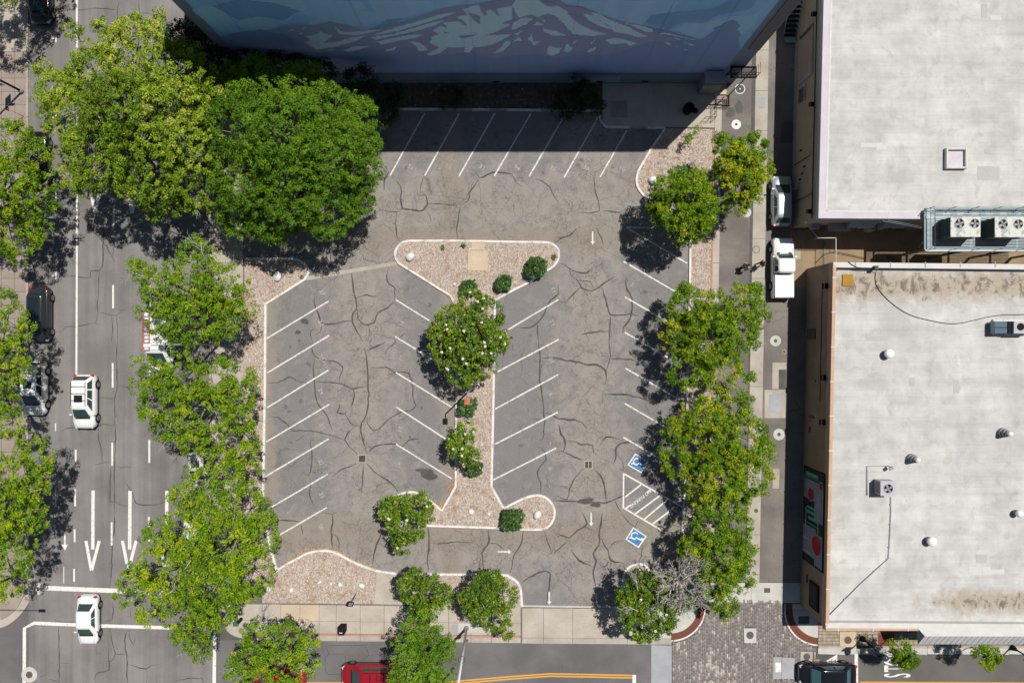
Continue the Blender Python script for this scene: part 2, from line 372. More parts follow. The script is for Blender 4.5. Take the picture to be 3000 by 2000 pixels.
def arrow(parent, x0, y0, x1, y1, w=.13, hw=.2, hl=.3, z=.022, name='direction_arrow', m=None, vhead=False):
    a, b = W(x0, y0).xy, W(x1, y1).xy; d = (b - a).normalized(); q = Vector((-d.y, d.x)); n = b - d * hl
    mb = MB(); mb.sheet([tuple(p) for p in (a + q * w / 2, a - q * w / 2, n - q * w / 2, n - q * hw, b, n + q * hw, n + q * w / 2)], z)
    return mb.build(name, m or M['mark'], parent)
for q in ((1736, 678, 1736, 717), (1732, 1500, 1732, 1540), (1459, 1615, 1499, 1615), (1609, 1732, 1609, 1770), (1747, 1735, 1747, 1772)): arrow(lot, *q, m=M['mark_l'])

# ---- accessible bay squares
def blue_square(cs, idx):
    P = poly(cs); ctr = Vector((sum(p[0] for p in P) / 4, sum(p[1] for p in P) / 4))
    MB().sheet(P, .016).build('blue_square_border', M['mark'], lot)
    MB().sheet([tuple(ctr + (Vector(p) - ctr) * .84) for p in P], .021).build('blue_square', M['mark_b'], lot)
    u = (Vector(P[2]) - Vector(P[3])); v = (Vector(P[3]) - Vector(P[0]))   # u: along lower edge, v: from upper to lower
    un, vn = u.normalized(), v.normalized()
    def L(a, b): return ctr + un * a + vn * b
    z = .026; mb = MB()
    # wheelchair sign: its head points to the bay (down right)
    wheel = [L(.30 * math.cos(t) - .18, .30 * math.sin(t) - .08) for t in [R(60 + k * 15) for k in range(17)]]
    ribbon_mesh(mb, wheel, .10, z)
    mb.build('wheelchair_symbol_wheel', M['mark'], lot)
    mb = MB(); ribbon_mesh(mb, [L(.46, -.06), L(.02, -.02), L(-.02, .18), L(-.38, .22), L(-.48, .36)], .13, z + .003); mb.build('wheelchair_symbol_body', M['mark'], lot)
    hc = L(.52, -.16); MB().lathe(hc.x, hc.y, [(.13, z), (.128, z + .004)], 12).build('wheelchair_symbol_head', M['mark'], lot)
blue_square([(1861, 1327), (1900, 1352), (1880, 1386), (1838, 1361)], 0)
blue_square([(1855, 1543), (1895, 1570), (1871, 1604), (1832, 1579)], 1)

# ---- main street markings
def dash(x, y0, y1, w=.16, p=street, z=.010, name='lane_line'): return line(p, [(x, y0), (x, y1)], w, M['mark'], z, name)
mb = MB(); ribbon_mesh(mb, [W(x, y).xy for x, y in ((225, -600), (225.5, 700), (224, 1100))], .17, .010); mb.build('edge_line', M['mark'], street)
for a, b in ((125, 140), (330, 400), (603, 670), (835, 903), (1063, 1135), (1296, 1363), (1529, 1597), (-130, -60)): dash(333 - (a - 600) * .006, a, b)
for a, b in ((372, 440), (605, 625), (1060, 1120), (1288, 1355), (1513, 1585), (835, 900)): dash(438 - (a - 1200) * .006, a, b)
for a, b in ((1317, 1355), (1432, 1482), (1549, 1587), (1665, 1703)): dash(222 - (a - 1317) * .014, a, b)
for a, b in ((1239, 1262), (1430, 1476)): dash(163, a, b, .1, name='bay_mark')
for y in (113, 345, 575, 808, 1560): dash(164, y - 11, y + 12, .12, name='bay_mark'); line(street, [(152, y), (162, y)], .09, M['mark'], .012, 'bay_mark')
dash(187, 1660, 1708, .07, name='bay_mark'); dash(548, 1438, 1466, .12, name='bay_mark')
line(street, [(79, 117), (78, 165)], .16, M['mark'], .012, 'bay_mark')
arrow(street, 190, 1563, 190, 1612, .15, .28, .55, .010, 'small_lane_arrow')
def big_arrow(xs, y0, y1, xa, xb, xt, ya, yb):
    line(street, [(xs, y0), (xs - 1, y1)], .30, M['mark'], .010, 'arrow_shaft')
    line(street, [(xa, ya), (xt, yb)], .27, M['mark'], .013, 'arrow_barb'); line(street, [(xb, ya), (xt + .5, yb)], .27, M['mark'], .0155, 'arrow_barb')
big_arrow(273, 1436, 1608, 252, 291, 268, 1583, 1670); big_arrow(381, 1437, 1608, 359, 399, 376, 1583, 1670); big_arrow(489, 1437, 1608, 467, 506, 484, 1583, 1670)
big_arrow(279, 395, 562, 261, 297, 279, 536, 625); big_arrow(387, 395, 562, 369, 405, 387, 536, 625)
# crosswalk
line(street, [(128, 1721), (225, 1725), (380, 1731), (560, 1737)], .40, M['mark'], .012, 'stop_line')
mb = MB(); ribbon_mesh(mb, [W(x, y).xy for x, y in ((70, 2300), (72, 1838), (100, 1824), (300, 1832), (472, 1837), (626, 1842), (629, 1862), (625, 2300))], .30, .015); mb.build('crosswalk_line', M['mark'], street)
for dx, c_ in ((0, .0), (7, .0)):
    mb = MB(); ribbon_mesh(mb, [W(x, y).xy for x, y in ((820, 1999 + dx), (1290, 1998 + dx), (1500, 1980 + dx), (1612, 1972 + dx), (1852, 1977 + dx))], .13, .010); mb.build('centre_line', M['mark_y'], side_street)
for dx in (0, 7):
    mb = MB(); ribbon_mesh(mb, [W(x, y).xy for x, y in ((2520, 1997 + dx), (3300, 2001 + dx))], .13, .010); mb.build('centre_line', M['mark_y'], east_street)
line(side_street, [(1858, 1975), (1858, 2060)], .32, M['mark'], .012, 'stop_line')
text(side_street, 'STOP', 1733, 2078, 2.3, R(-90), M['mark'], .62, .05, .014, 'road_lettering')
line(east_street, [(2508, 1895), (2509, 2010)], .30, M['mark'], .016, 'stop_line')
for s, y in (('S', 1977), ('T', 1957), ('O', 1938), ('P', 1917)): text(east_street, s, 2633, y, 3.3, R(90), M['mark'], .26 if s != 'T' else .3, .035, .012, 'road_lettering')

# ---- crack sealing, traced piece by piece
C5, C6, C7 = (0, 500), (750, 500), (1500, 500)
B1, B2, B3 = (0, 1000), (750, 1000), (1500, 1000)
D1, D2, D3 = (0, 1500), (750, 1500), (1500, 1500); A1 = (0, 0)
cr = {
A1: [[(590, 0), (585, 120), (595, 200), (580, 270)], [(590, 80), (620, 92), (750, 95), (880, 78), (1070, 90)], [(1085, 0), (1080, 150), (1095, 240)], [(1270, 0), (1280, 120), (1290, 170)], [(1285, 122), (1350, 125), (1430, 135)], [(485, 1415), (560, 1418), (590, 1365), (680, 1362)], [(575, 1420), (582, 1510), (680, 1518)]],
C5: [[(690, 395), (750, 378), (790, 355), (850, 358)], [(955, 430), (952, 600), (945, 690), (950, 800), (940, 880), (910, 915), (840, 915), (828, 975), (860, 972)], [(575, 970), (700, 972), (830, 990)], [(912, 920), (905, 1100), (898, 1290), (905, 1310)], [(905, 1300), (1000, 1322), (1070, 1330), (1120, 1290), (1150, 1280)], [(1060, 1282), (1165, 1280)], [(1020, 1330), (1035, 1400), (1028, 1568)], [(1078, 1330), (1080, 1568)], [(500, 1480), (560, 1475), (600, 1435), (700, 1430), (800, 1410), (860, 1402), (920, 1412)], [(900, 1310), (880, 1400)], [(1060, 412), (1150, 425), (1240, 438)], [(740, 400), (850, 540), (980, 700), (1060, 850)], [(1045, 640), (1040, 780)]],
B1: [[(1078, 0), (1068, 130), (1075, 250), (1080, 400), (1060, 500), (1055, 700), (1075, 690), (1065, 620)], [(1080, 405), (1160, 420), (1220, 465), (1280, 505), (1390, 512)], [(915, 515), (1040, 522), (1060, 505)], [(1058, 700), (1055, 760), (1060, 900), (1050, 1200), (1050, 1568)], [(1055, 765), (950, 765), (860, 795), (740, 795), (600, 800), (560, 835)], [(800, 815), (900, 808)], [(905, 780), (905, 900), (935, 1000), (942, 1110)], [(860, 1130), (1000, 1105), (1055, 1095)], [(1060, 1135), (1100, 1160), (1160, 1150), (1215, 1155)], [(1015, 1150), (1013, 1400), (1012, 1510)], [(1005, 1465), (1060, 1470), (1110, 1500), (1180, 1510)], [(1150, 1290), (1220, 1390), (1250, 1480), (1370, 1500), (1470, 1490), (1510, 1465)], [(1550, 1450), (1610, 1438), (1710, 1448)], [(1585, 1445), (1568, 1560)]],
D1: [[(1050, 0), (1050, 200), (1030, 240), (1025, 450), (1018, 660)], [(1015, 440), (1010, 480)], [(1040, 820), (1030, 980), (960, 1005)], [(500, 985), (540, 1005), (700, 1005)], [(545, 1045), (543, 1300), (545, 1568)], [(550, 1385), (655, 1384)], [(450, 1525), (550, 1560)], [(890, 1190), (885, 1300), (940, 1298)], [(1010, 1070), (1030, 1180), (1060, 1300), (1020, 1365), (970, 1368)], [(1060, 1300), (1160, 1300)], [(1210, 1080), (1160, 1090), (1150, 1250), (1165, 1310), (1170, 1568)], [(1195, 1080), (1195, 1170), (1230, 1215), (1240, 1120)], [(1165, 1390), (1240, 1410), (1335, 1440), (1400, 1400), (1460, 1398)], [(1335, 1440), (1350, 1470), (1345, 1568)], [(1350, 1455), (1395, 1462)], [(995, 1250), (998, 1440), (880, 1480), (875, 1568)], [(1200, 900), (1205, 990)], [(1600, 1560), (1680, 1530), (1860, 1525), (1870, 1568)], [(355, 1512), (430, 1498)]],
C6: [[(1220, 10), (1180, 90), (1178, 180)], [(1285, 95), (1330, 150), (1328, 290), (1345, 345), (1460, 365), (1540, 362), (1575, 305), (1565, 235), (1520, 195)], [(1550, 35), (1515, 130), (1512, 230)], [(1580, 305), (1700, 310), (1800, 315), (1870, 340)], [(1560, 360), (1600, 410), (1605, 470)], [(2050, 70), (2000, 150), (1955, 205), (1965, 240), (1940, 290), (1880, 310)], [(2010, 10), (2050, 65), (2120, 40), (2180, 15), (2352, 32)], [(1875, 340), (1850, 500), (1848, 635)], [(1135, 360), (1200, 375), (1300, 378), (1345, 350)], [(1295, 380), (1285, 450), (1290, 580), (1320, 660)],
 [(875, 920), (890, 1060), (915, 1170), (925, 1270), (890, 1310), (885, 1390), (915, 1450), (960, 1520), (985, 1568)], [(915, 1170), (1020, 1145), (1105, 1158)], [(925, 1270), (940, 1360), (985, 1410), (1030, 1415), (1085, 1390), (1120, 1310), (1200, 1260), (1280, 1200)], [(1215, 890), (1200, 960), (1220, 1040), (1270, 1065), (1300, 1120)], [(1300, 1125), (1325, 1080)], [(540, 1160), (545, 1240), (575, 1320), (610, 1400), (720, 1405), (800, 1385), (870, 1380)], [(600, 1400), (595, 1480), (540, 1510)], [(535, 1440), (500, 1480), (510, 1568)], [(1030, 1415), (1045, 1500), (1030, 1568)], [(900, 1400), (940, 1380)], [(1370, 1490), (1330, 1530), (1280, 1565)], [(1270, 1070), (1275, 1180)]],
C7: [[(0, 30), (40, 110), (100, 150)], [(205, 75), (280, 100), (350, 160), (385, 240), (425, 290)], [(755, 60), (760, 170), (795, 290), (800, 375), (740, 390), (620, 385)], [(830, 372), (900, 375), (990, 385), (1030, 368)], [(785, 530), (820, 620), (835, 690)], [(395, 668), (450, 620), (530, 595), (600, 530)], [(440, 845), (520, 890), (590, 930), (690, 938), (760, 860)], [(690, 945), (715, 985)], [(545, 970), (600, 1000), (640, 1080), (730, 1100), (800, 1070), (870, 1010), (940, 980)], [(530, 900), (545, 975), (580, 935)], [(630, 1070), (560, 1130), (500, 1205), (430, 1205)], [(830, 1070), (855, 1180), (905, 1320), (1000, 1325), (1090, 1318), (1160, 1335)], [(1045, 980), (1050, 1070), (1100, 1180), (1095, 1340), (1020, 1440), (1018, 1490)], [(430, 1040), (428, 1130), (350, 1190), (300, 1300), (240, 1390), (160, 1440), (80, 1445)], [(640, 1505), (740, 1485), (890, 1472)], [(225, 1390), (238, 1480), (240, 1568)], [(160, 1370), (210, 1400)], [(900, 1330), (895, 1568)], [(600, 1010), (720, 1020), (745, 1075)]],
B2: [[(515, 0), (520, 100), (600, 165), (740, 190), (795, 230), (780, 310), (760, 375)], [(545, 145), (525, 240), (540, 400), (560, 560), (640, 660), (705, 820)], [(100, 385), (200, 375), (310, 330), (380, 365), (460, 375)], [(550, 365), (700, 380), (800, 395), (890, 440), (940, 420), (1025, 418)], [(890, 440), (905, 480), (880, 600)], [(905, 465), (945, 465)], [(990, 60), (1020, 180), (1030, 400), (1030, 560), (1010, 680), (960, 780), (975, 880), (1000, 960), (1018, 1030)], [(1055, 240), (1100, 245), (1200, 235), (1285, 285), (1400, 290), (1440, 400), (1445, 520), (1470, 590), (1440, 630), (1330, 650), (1210, 720), (1145, 795), (1080, 815), (1030, 760), (1018, 700)], [(1200, 312), (1280, 285)], [(1400, 290), (1420, 260)], [(765, 570), (770, 600), (745, 650), (820, 665), (830, 630)], [(745, 650), (750, 690)], [(820, 665), (870, 740), (905, 775), (960, 778)], [(905, 780), (840, 840), (815, 900), (880, 990), (935, 1035)], [(120, 690), (200, 700), (290, 765), (340, 820), (450, 820), (560, 830), (680, 855), (760, 885), (815, 905)], [(965, 790), (950, 905)], [(1018, 1030), (1060, 985), (1150, 950), (1280, 940), (1350, 965), (1400, 910), (1510, 890)], [(500, 905), (515, 1050), (490, 1230), (425, 1200)], [(490, 1230), (500, 1310), (495, 1430), (545, 1520)], [(700, 1240), (780, 1175), (870, 1145), (935, 1115)], [(985, 1125), (980, 1280), (965, 1390)], [(1015, 1120), (1080, 1190), (1170, 1250), (1260, 1310), (1310, 1390)], [(1180, 118), (1220, 60), (1290, 0)], [(1020, 85), (1100, 50), (1200, 0)], [(195, 1045), (230, 1000), (290, 985)], [(370, 920), (440, 865)]],
B3: [[(245, 0), (258, 150), (255, 300), (275, 500), (295, 650), (290, 860), (265, 920)], [(262, 150), (400, 150), (500, 175), (620, 190), (700, 215), (780, 215), (860, 270), (855, 390)], [(895, 0), (900, 160), (865, 260)], [(905, 160), (1050, 162), (1170, 178)], [(300, 658), (370, 665), (430, 710), (570, 720), (650, 745)], [(200, 712), (290, 720)], [(830, 480), (825, 580)], [(840, 485), (1000, 488), (1150, 510), (1290, 560)], [(432, 760), (450, 850), (490, 920), (470, 1010), (400, 1010)], [(490, 905), (560, 915), (640, 940), (740, 955), (745, 1020)], [(800, 960), (860, 880), (940, 885), (1020, 910)], [(230, 960), (300, 1010), (310, 1080), (230, 1200), (265, 1300), (262, 1390)], [(1200, 910), (1100, 920), (1000, 935), (960, 965), (950, 1080), (925, 1130)], [(965, 1040), (1010, 1090), (1020, 1190)], [(650, 1165), (580, 1250), (530, 1350), (500, 1450), (420, 1420), (370, 1455)], [(760, 1175), (830, 1260), (860, 1380), (862, 1470)], [(380, 1462), (500, 1465), (640, 1460), (760, 1475), (870, 1475), (950, 1450), (1020, 1415), (1090, 1400)], [(945, 1465), (1000, 1568)], [(640, 745), (690, 800)], [(470, 1015), (650, 1090)]],
D2: [[(700, 20), (705, 100), (690, 190), (705, 335)], [(690, 190), (745, 220), (765, 290), (758, 340)], [(620, 0), (700, 20), (740, 0)], [(1165, 120), (1140, 220), (1090, 340), (1070, 480)], [(1580, 130), (1590, 300), (1575, 420), (1582, 540)], [(1640, 288), (1750, 285), (1830, 270), (1990, 275)], [(2135, 160), (2138, 275), (2080, 370), (2095, 545)], [(2138, 280), (2210, 285), (2280, 340)], [(2352, 470), (2335, 560)], [(200, 75), (320, 72), (400, 85)], [(410, 120), (430, 210)]],
D3: [[(105, 160), (80, 300), (15, 400), (0, 500)], [(290, 170), (330, 270), (365, 380)], [(410, 190), (520, 235), (600, 170), (690, 105), (640, 0)], [(830, 0), (820, 80), (800, 200), (800, 300), (745, 380), (775, 450), (745, 540), (770, 690)], [(820, 230), (850, 310), (885, 350), (905, 440), (1000, 460), (1050, 490)], [(885, 345), (940, 270), (1020, 260)], [(780, 455), (830, 500), (870, 490), (880, 455), (910, 470), (895, 510)], [(870, 495), (900, 540), (965, 570)], [(800, 310), (850, 310)], [(90, 645), (190, 580), (260, 545), (345, 550), (340, 700), (315, 850)], [(1000, 0), (1080, 100), (1130, 130), (1160, 70)], [(1165, 450), (1190, 400), (1200, 310)], [(520, 250), (380, 380)], [(540, 340), (620, 440), (740, 500)], [(840, 75), (885, 72)], [(930, 570), (940, 640)]],
}
wide = {C6, B2, C7, B3, D2, D3}
for org, ls in cr.items():
    par, z = (lot, .012) if org in wide else (street, .0075)
    for i, pts in enumerate(ls):
        P = crom([W(*p).xy for p in Z(*org, pts)], .35)
        P = [p + Vector((rnd.gauss(0, .025), rnd.gauss(0, .025))) for p in P]
        mb = MB(); ribbon_mesh(mb, P, (.14 if org in wide else .09) * rnd.uniform(.65, 1.15), z + .0001 * (i % 12), .35, True)
        mb.build('crack_seal', M['seal'], par)
# loop-detector cuts in the side street
for pts in ([(640, 1220), (1000, 1220)], [(640, 1220), (670, 1300), (800, 1298), (820, 1330), (820, 1430)], [(1000, 1220), (1040, 1310), (1130, 1303)], [(670, 1300), (635, 1335), (635, 1450), (665, 1485), (790, 1487)], [(1040, 1310), (990, 1340)]):
    line(side_street, Z(750, 1500, pts), .05, M['seal'], .0075, 'crack_seal')
# oil stains and patches as thin uneven sheets
def blot(parent, px, py, rx, ry, m, z, seed, name='oil_stain'):
    r = random.Random(seed); ph = [r.uniform(0, 6.28) for _ in range(6)]; P = []
    for k in range(26):
        t = 2 * math.pi * k / 26; q = 1 + sum(.16 / (j + 1) * math.sin((j + 2) * t + ph[j]) for j in range(5))
        P.append((px + rx * q * math.cos(t), py + ry * q * math.sin(t)))
    return MB().sheet(poly(P), z).build(name, m, parent)
blot(lot, 893, 941, 11, 9, M['stain'], .0140, 1); blot(lot, 1256, 1390, 24, 15, M['stain'], .0142, 2); blot(lot, 1236, 1377, 16, 7, M['stain'], .0144, 3)
blot(lot, 873, 973, 7, 7, M['stain'], .0146, 4); blot(lot, 1716, 1467, 26, 8, M['stain'], .0143, 5); blot(lot, 1745, 1478, 18, 6, M['stain'], .0147, 6)
blot(alley, 2140, 330, 12, 18, M['patch'], .0070, 7); blot(alley, 2165, 315, 10, 22, M['patch'], .0073, 8)
M['drip'] = mat2('oil_drips', c(108, 106, 106), c(126, 123, 121), 2.5, 18, spk=.2)
g5 = random.Random(41)
for i in range(46):
    a, b = g5.choice(stalls[:33]); u = g5.uniform(.25, .8); x = a[0] + (b[0] - a[0]) * u + g5.uniform(-14, 14); y = a[1] + (b[1] - a[1]) * u + g5.choice((-1, 1)) * g5.uniform(34, 58)
    blot(lot, x, y, g5.uniform(2, 8), g5.uniform(2, 6), M['drip'], .0128 + .00005 * i, 300 + i, 'oil_drip')
# cable lying across the lot
mb = MB(); mb.tube([W(782, 1290, .03), W(880, 1400, .03), W(950, 1478, .03), W(1060, 1600, .03), W(1155, 1710, .2)], .012, 4); tag(mb.build('cable', M['galv']), 'thin pale cable trailing slantwise across the lower left stalls', 'cable')

# ================================================================ KERBS, ISLANDS, PAVEMENTS
def kerb(parent, pts, closed=False, w=.22, z=.15, m='kerb', step=2.6, smooth=True, mixm=None):
    P = crom([W(x, y).xy for x, y in pts], .35, closed) if smooth else [W(x, y).xy for x, y in pts]
    if not smooth:
        Q = []
        for a, b in zip(P, P[1:]):
            k = max(1, int((b - a).length / .5)); Q += [a.lerp(b, i / k) for i in range(k)]
        P = Q + [P[-1]]
    if closed: P = P + [P[0]]
    acc = 0; seg = [P[0]]; i = 0
    def emit(seg, i):
        if len(seg) < 2: return
        n = len(seg); vs = []
        for k, p in enumerate(seg):
            d = (seg[min(k + 1, n - 1)] - seg[max(k - 1, 0)]).normalized(); q = Vector((-d.y, d.x))
            pp = p + d * (.008 if k == 0 else (-.008 if k == n - 1 else 0))
            for o_, zz in ((w / 2, 0), (w / 2 - .02, z), (-w / 2 + .02, z), (-w / 2, 0)):
                a = pp + q * o_; vs.append((a.x, a.y, zz))
        fs = [[k * 4 + j, k * 4 + 4 + j, k * 4 + 5 + j, k * 4 + 1 + j] for k in range(n - 1) for j in range(3)] + [[0, 1, 2, 3], [n * 4 - 1, n * 4 - 2, n * 4 - 3, n * 4 - 4]]
        mm = m if mixm is None or rnd.random() > .5 else mixm
        MB().add(vs, fs).build('kerb_stone', M[mm], parent)
    for a, b in zip(P, P[1:]):
        acc += (b - a).length; seg.append(b)
        if acc > step: emit(seg, i); i += 1; acc = 0; seg = [b]
    emit(seg, i)
def inside(p, poly_):
    x, y = p; r = False; j = len(poly_) - 1
    for i in range(len(poly_)):
        xi, yi = poly_[i]; xj, yj = poly_[j]
        if (yi > y) != (yj > y) and x < (xj - xi) * (y - yi) / (yj - yi) + xi: r = not r
        j = i
    return r
def flecks(name, pts, n, sz, z, m, parent, seed, asp=.28):
    """n little flat chips lying in a world polygon, joined"""
    g = np.random.default_rng(seed); A = np.array(pts); lo, hi = A.min(0), A.max(0)
    q = g.uniform(lo, hi, (n * 3, 2)); x, y = q[:, 0], q[:, 1]; ins = np.zeros(len(q), bool); j = len(A) - 1
    for i in range(len(A)):
        xi, yi = A[i]; xj, yj = A[j]
        if yi != yj:
            ins ^= ((yi > y) != (yj > y)) & (x < (xj - xi) * (y - yi) / (yj - yi) + xi)
        j = i
    q = q[ins][:n]; k = len(q); a = g.uniform(0, np.pi, k); L = sz * g.uniform(.5, 1.5, k); w = L * asp; til = g.uniform(-.4, .4, k)
    d = np.stack([np.cos(a), np.sin(a), til], 1) * L[:, None] / 2; e = np.stack([-np.sin(a), np.cos(a), g.uniform(-.5, .5, k)], 1) * w[:, None] / 2
    b = np.stack([q[:, 0], q[:, 1], z + g.uniform(0, .03, k)], 1)
    o_ = origin(parent); b -= np.array(o_)
    V = np.stack([b - d - e, b + d - e, b + d + e, b - d + e], 1).reshape(-1, 3)
    return fastmesh(name, V, np.arange(k * 4).reshape(-1, 4), m, parent, g.uniform(0, 1, k))
def fastmesh(name, V, F, m, parent, tone=None, smooth=False, world=False):
    me = bpy.data.meshes.new(name); nf, kk = F.shape
    me.vertices.add(len(V)); me.vertices.foreach_set('co', np.ascontiguousarray(V, dtype=np.float32).ravel())
    me.loops.add(nf * kk); me.loops.foreach_set('vertex_index', np.ascontiguousarray(F, dtype=np.int32).ravel())
    me.polygons.add(nf); me.polygons.foreach_set('loop_start', np.arange(0, nf * kk, kk, dtype=np.int32)); me.polygons.foreach_set('loop_total', np.full(nf, kk, dtype=np.int32))
    if smooth: me.polygons.foreach_set('use_smooth', np.ones(nf, dtype=bool))
    if tone is not None:
        at = me.attributes.new('tone', 'FLOAT', 'FACE'); at.data.foreach_set('value', np.ascontiguousarray(tone, dtype=np.float32))
    me.update(calc_edges=True); me.materials.append(m)
    return link(bpy.data.objects.new(name, me), parent)
def bed(name, pts, z=.12, chips=60, parent=None, seed=1, m='mulch'):
    """mulched planting bed, pts in survey pixels (already smoothed)"""
    P = poly(pts); o = struct(name, MB().prism(P, -.05, z), M[m], parent)
    ar = abs(sum(p[0] * q[1] - q[0] * p[1] for p, q in zip(P, P[1:] + P[:1]))) / 2
    ch = flecks('wood_chips', P, int(ar * chips), .10, z + .004, M['chips'], o, seed); ch['kind'] = 'stuff'
    return o
def pxcurve(pts, step=10, closed=False): return [tuple(v) for v in crom(pts, step, closed)]

# centre island: T-shaped top, stem, two lobes at the foot
isl = pxcurve([(1196, 706), (1350, 706), (1500, 709), (1592, 710), (1618, 715), (1637, 733), (1637, 755), (1622, 780), (1596, 796)], 12) + [(1540, 832), (1500, 852), (1450, 880), (1448, 1000), (1447, 1090), (1444, 1250), (1440, 1424), (1472, 1482)] \
    + pxcurve([(1478, 1487), (1510, 1470), (1550, 1453), (1585, 1451), (1612, 1468), (1625, 1497), (1616, 1530), (1590, 1548), (1532, 1549)], 10) + [(1464, 1545), (1251, 1538)] \
    + pxcurve([(1180, 1537), (1140, 1525), (1122, 1495), (1135, 1465), (1165, 1448), (1209, 1440), (1245, 1455), (1262, 1468)], 10) + [(1295, 1494), (1335, 1424), (1338, 1127), (1337, 900), (1321, 867), (1168, 771)] \
    + pxcurve([(1160, 757), (1158, 740), (1168, 720), (1182, 710)], 8)
island = bed('centre_island', isl, seed=3)
kerb(island, isl + [isl[0]], smooth=False, mixm=None)
for pts in ([(1371, 735), (1429, 735), (1429, 793), (1371, 793)], [(1381, 708), (1420, 708), (1420, 733), (1381, 733)]):
    MB().prism(poly(pts), 0, .16).build('concrete_pad', M['conc_b'], island)
# left bed
lb = [(718, 759), (842, 758)] + pxcurve([(850, 758), (877, 763), (898, 780), (905, 800), (893, 819)], 8) + [(835, 856), (779, 891), (777, 1150), (773, 1400), (771, 1490), (792, 1600), (812, 1668)]
left_bed = bed('left_planting_bed', lb + [(700, 1720), (690, 1500), (712, 1200), (716, 900)], seed=4)
kerb(left_bed, lb, smooth=False)
bl = pxcurve([(812, 1670), (838, 1652), (871, 1635), (903, 1618), (951, 1611), (986, 1618), (1031, 1642), (1091, 1666), (1149, 1677), (1250, 1680), (1464, 1682), (1490, 1687), (1512, 1700), (1525, 1722), (1529, 1775)], 12)
low_bed = bed('front_planting_bed', [p for p in bl] + [(1529, 1776), (1300, 1772), (1099, 1767), (900, 1765), (770, 1764), (770, 1715)], seed=5)
kerb(low_bed, bl, smooth=False)
MB().prism(poly([(1106, 1673), (1160, 1681), (1155, 1768), (1097, 1766)]), 0, .165).build('concrete_path', M['conc_w'], low_bed)
fl = flecks('fallen_leaves', poly([(x, y - 13) for x, y in bl[:24]] + [(x, y - 3) for x, y in bl[:24]][::-1]), 1300, .07, .02, M['litter'], low_bed, 9, .5); fl['kind'] = 'stuff'
fl = flecks('fallen_leaves', poly([(1263, 1468), (1296, 1490), (1330, 1430), (1332, 1380), (1300, 1470)]), 500, .08, .02, M['litter'], island, 10, .5); fl['kind'] = 'stuff'
fl = flecks('fallen_leaves', poly([(790, 900), (960, 700), (1700, 560), (1990, 700), (1980, 1700), (830, 1600)]), 900, .07, .02, M['litter'], lot, 21, .6); fl['kind'] = 'stuff'
fl = flecks('fallen_leaves', poly([(600, 1000), (616, 1000), (612, 1760), (560, 1760)]), 500, .08, .02, M['litter'], street, 22, .6); fl['kind'] = 'stuff'
# wall bed (in the shade of the mural building)
wb = [(730, 322), (1130, 321), (1755, 325)]
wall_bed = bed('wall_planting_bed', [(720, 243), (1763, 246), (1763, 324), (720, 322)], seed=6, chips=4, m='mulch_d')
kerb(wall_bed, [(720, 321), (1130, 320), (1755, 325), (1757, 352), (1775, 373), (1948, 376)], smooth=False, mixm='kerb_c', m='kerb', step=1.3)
# concrete apron by the wall
pad = struct('wall_apron', MB().prism(poly([(1765, 246), (2092, 246), (2092, 376), (1948, 373), (1776, 371), (1765, 352)]), 0, .13), M['conc_w'])
for r in ([(1788, 297), (1837, 297), (1837, 346), (1788, 346)],): MB().prism(poly(r), .13, .137).build('utility_plate', M['conc_p'], pad)
# right bed with its curved kerb
rb = [(1948, 378), (1905, 440), (1877, 488)] + pxcurve([(1868, 505), (1864, 535), (1876, 562), (1895, 578), (1925, 584)], 8)
right_bed = bed('corner_planting_bed', [(1948, 378), (2087, 380), (2086, 700), (2024, 700), (2020, 650), (1925, 584)] + rb[::-1][1:], seed=7)
kerb(right_bed, rb, smooth=False)
strip_bed = bed('east_planting_strip', [(2024, 703), (2084, 703), (2078, 1100), (2060, 1700), (1985, 1760), (2003, 1400), (2018, 1000)], seed=8)
kerb(strip_bed, [(2022, 700), (2020, 860), (2014, 1100), (2006, 1420), (1998, 1560)], smooth=False)
kerb(strip_bed, [(1998, 1560), (1986, 1700), (1975, 1775)], smooth=False, m='kerb_c')
se_bed = bed('southeast_planting_bed', pxcurve([(1822, 1720), (1826, 1690), (1840, 1662), (1868, 1650), (1895, 1658), (1910, 1690)], 8) + [(1975, 1700), (1975, 1778), (1822, 1778)], seed=12)
kerb(se_bed, pxcurve([(1822, 1776), (1824, 1700), (1836, 1665), (1866, 1650), (1892, 1656), (1906, 1678)], 8), smooth=False)
kerb(right_bed, [(2089, 380), (2088, 550), (2086, 700)], smooth=False, m='kerb_r', w=.2)
kerb(strip_bed, [(2086, 703), (2080, 1000), (2066, 1500), (2050, 1740)], smooth=False, m='kerb_r', w=.2)
# rust-red strip, light strip and gutter along the alley: cast in lengths
def strip(parent, name, xa, xb, y0, y1, lens, m, z, gap=.6):
    """xa, xb: functions of y; a run of slabs"""
    y = y0; k = 0
    while y < y1 - 1:
        e = min(y1, y + lens[k % len(lens)]); k += 1
        MB().prism(poly([(xa(y + gap), y + gap), (xb(y + gap), y + gap), (xb(e - gap), e - gap), (xa(e - gap), e - gap)]), 0, z).build(name, m, parent); y = e
walk = flat('alley_edge_footing', [(2091, 250), (2112, 250), (2060, 1700), (2040, 1700)], .006, M['patch']); walk['kind'] = 'structure'
strip(walk, 'concrete_slab', lambda y: 2092 - (y - 300) * .0255 if y > 700 else 2093, lambda y: 2114 - (y - 300) * .0175, 295, 1700, [118, 121, 119], M['conc_w'], .10)
MB().prism(poly([(2093, 210), (2128, 210), (2127, 293), (2093, 293)]), 0, .12).build('concrete_slab', M['conc_b'], walk)
gut = flat('gutter_footing', [(2212, -600), (2260, -600), (2226, 1706), (2184, 1706)], .006, M['patch']); gut['kind'] = 'structure'
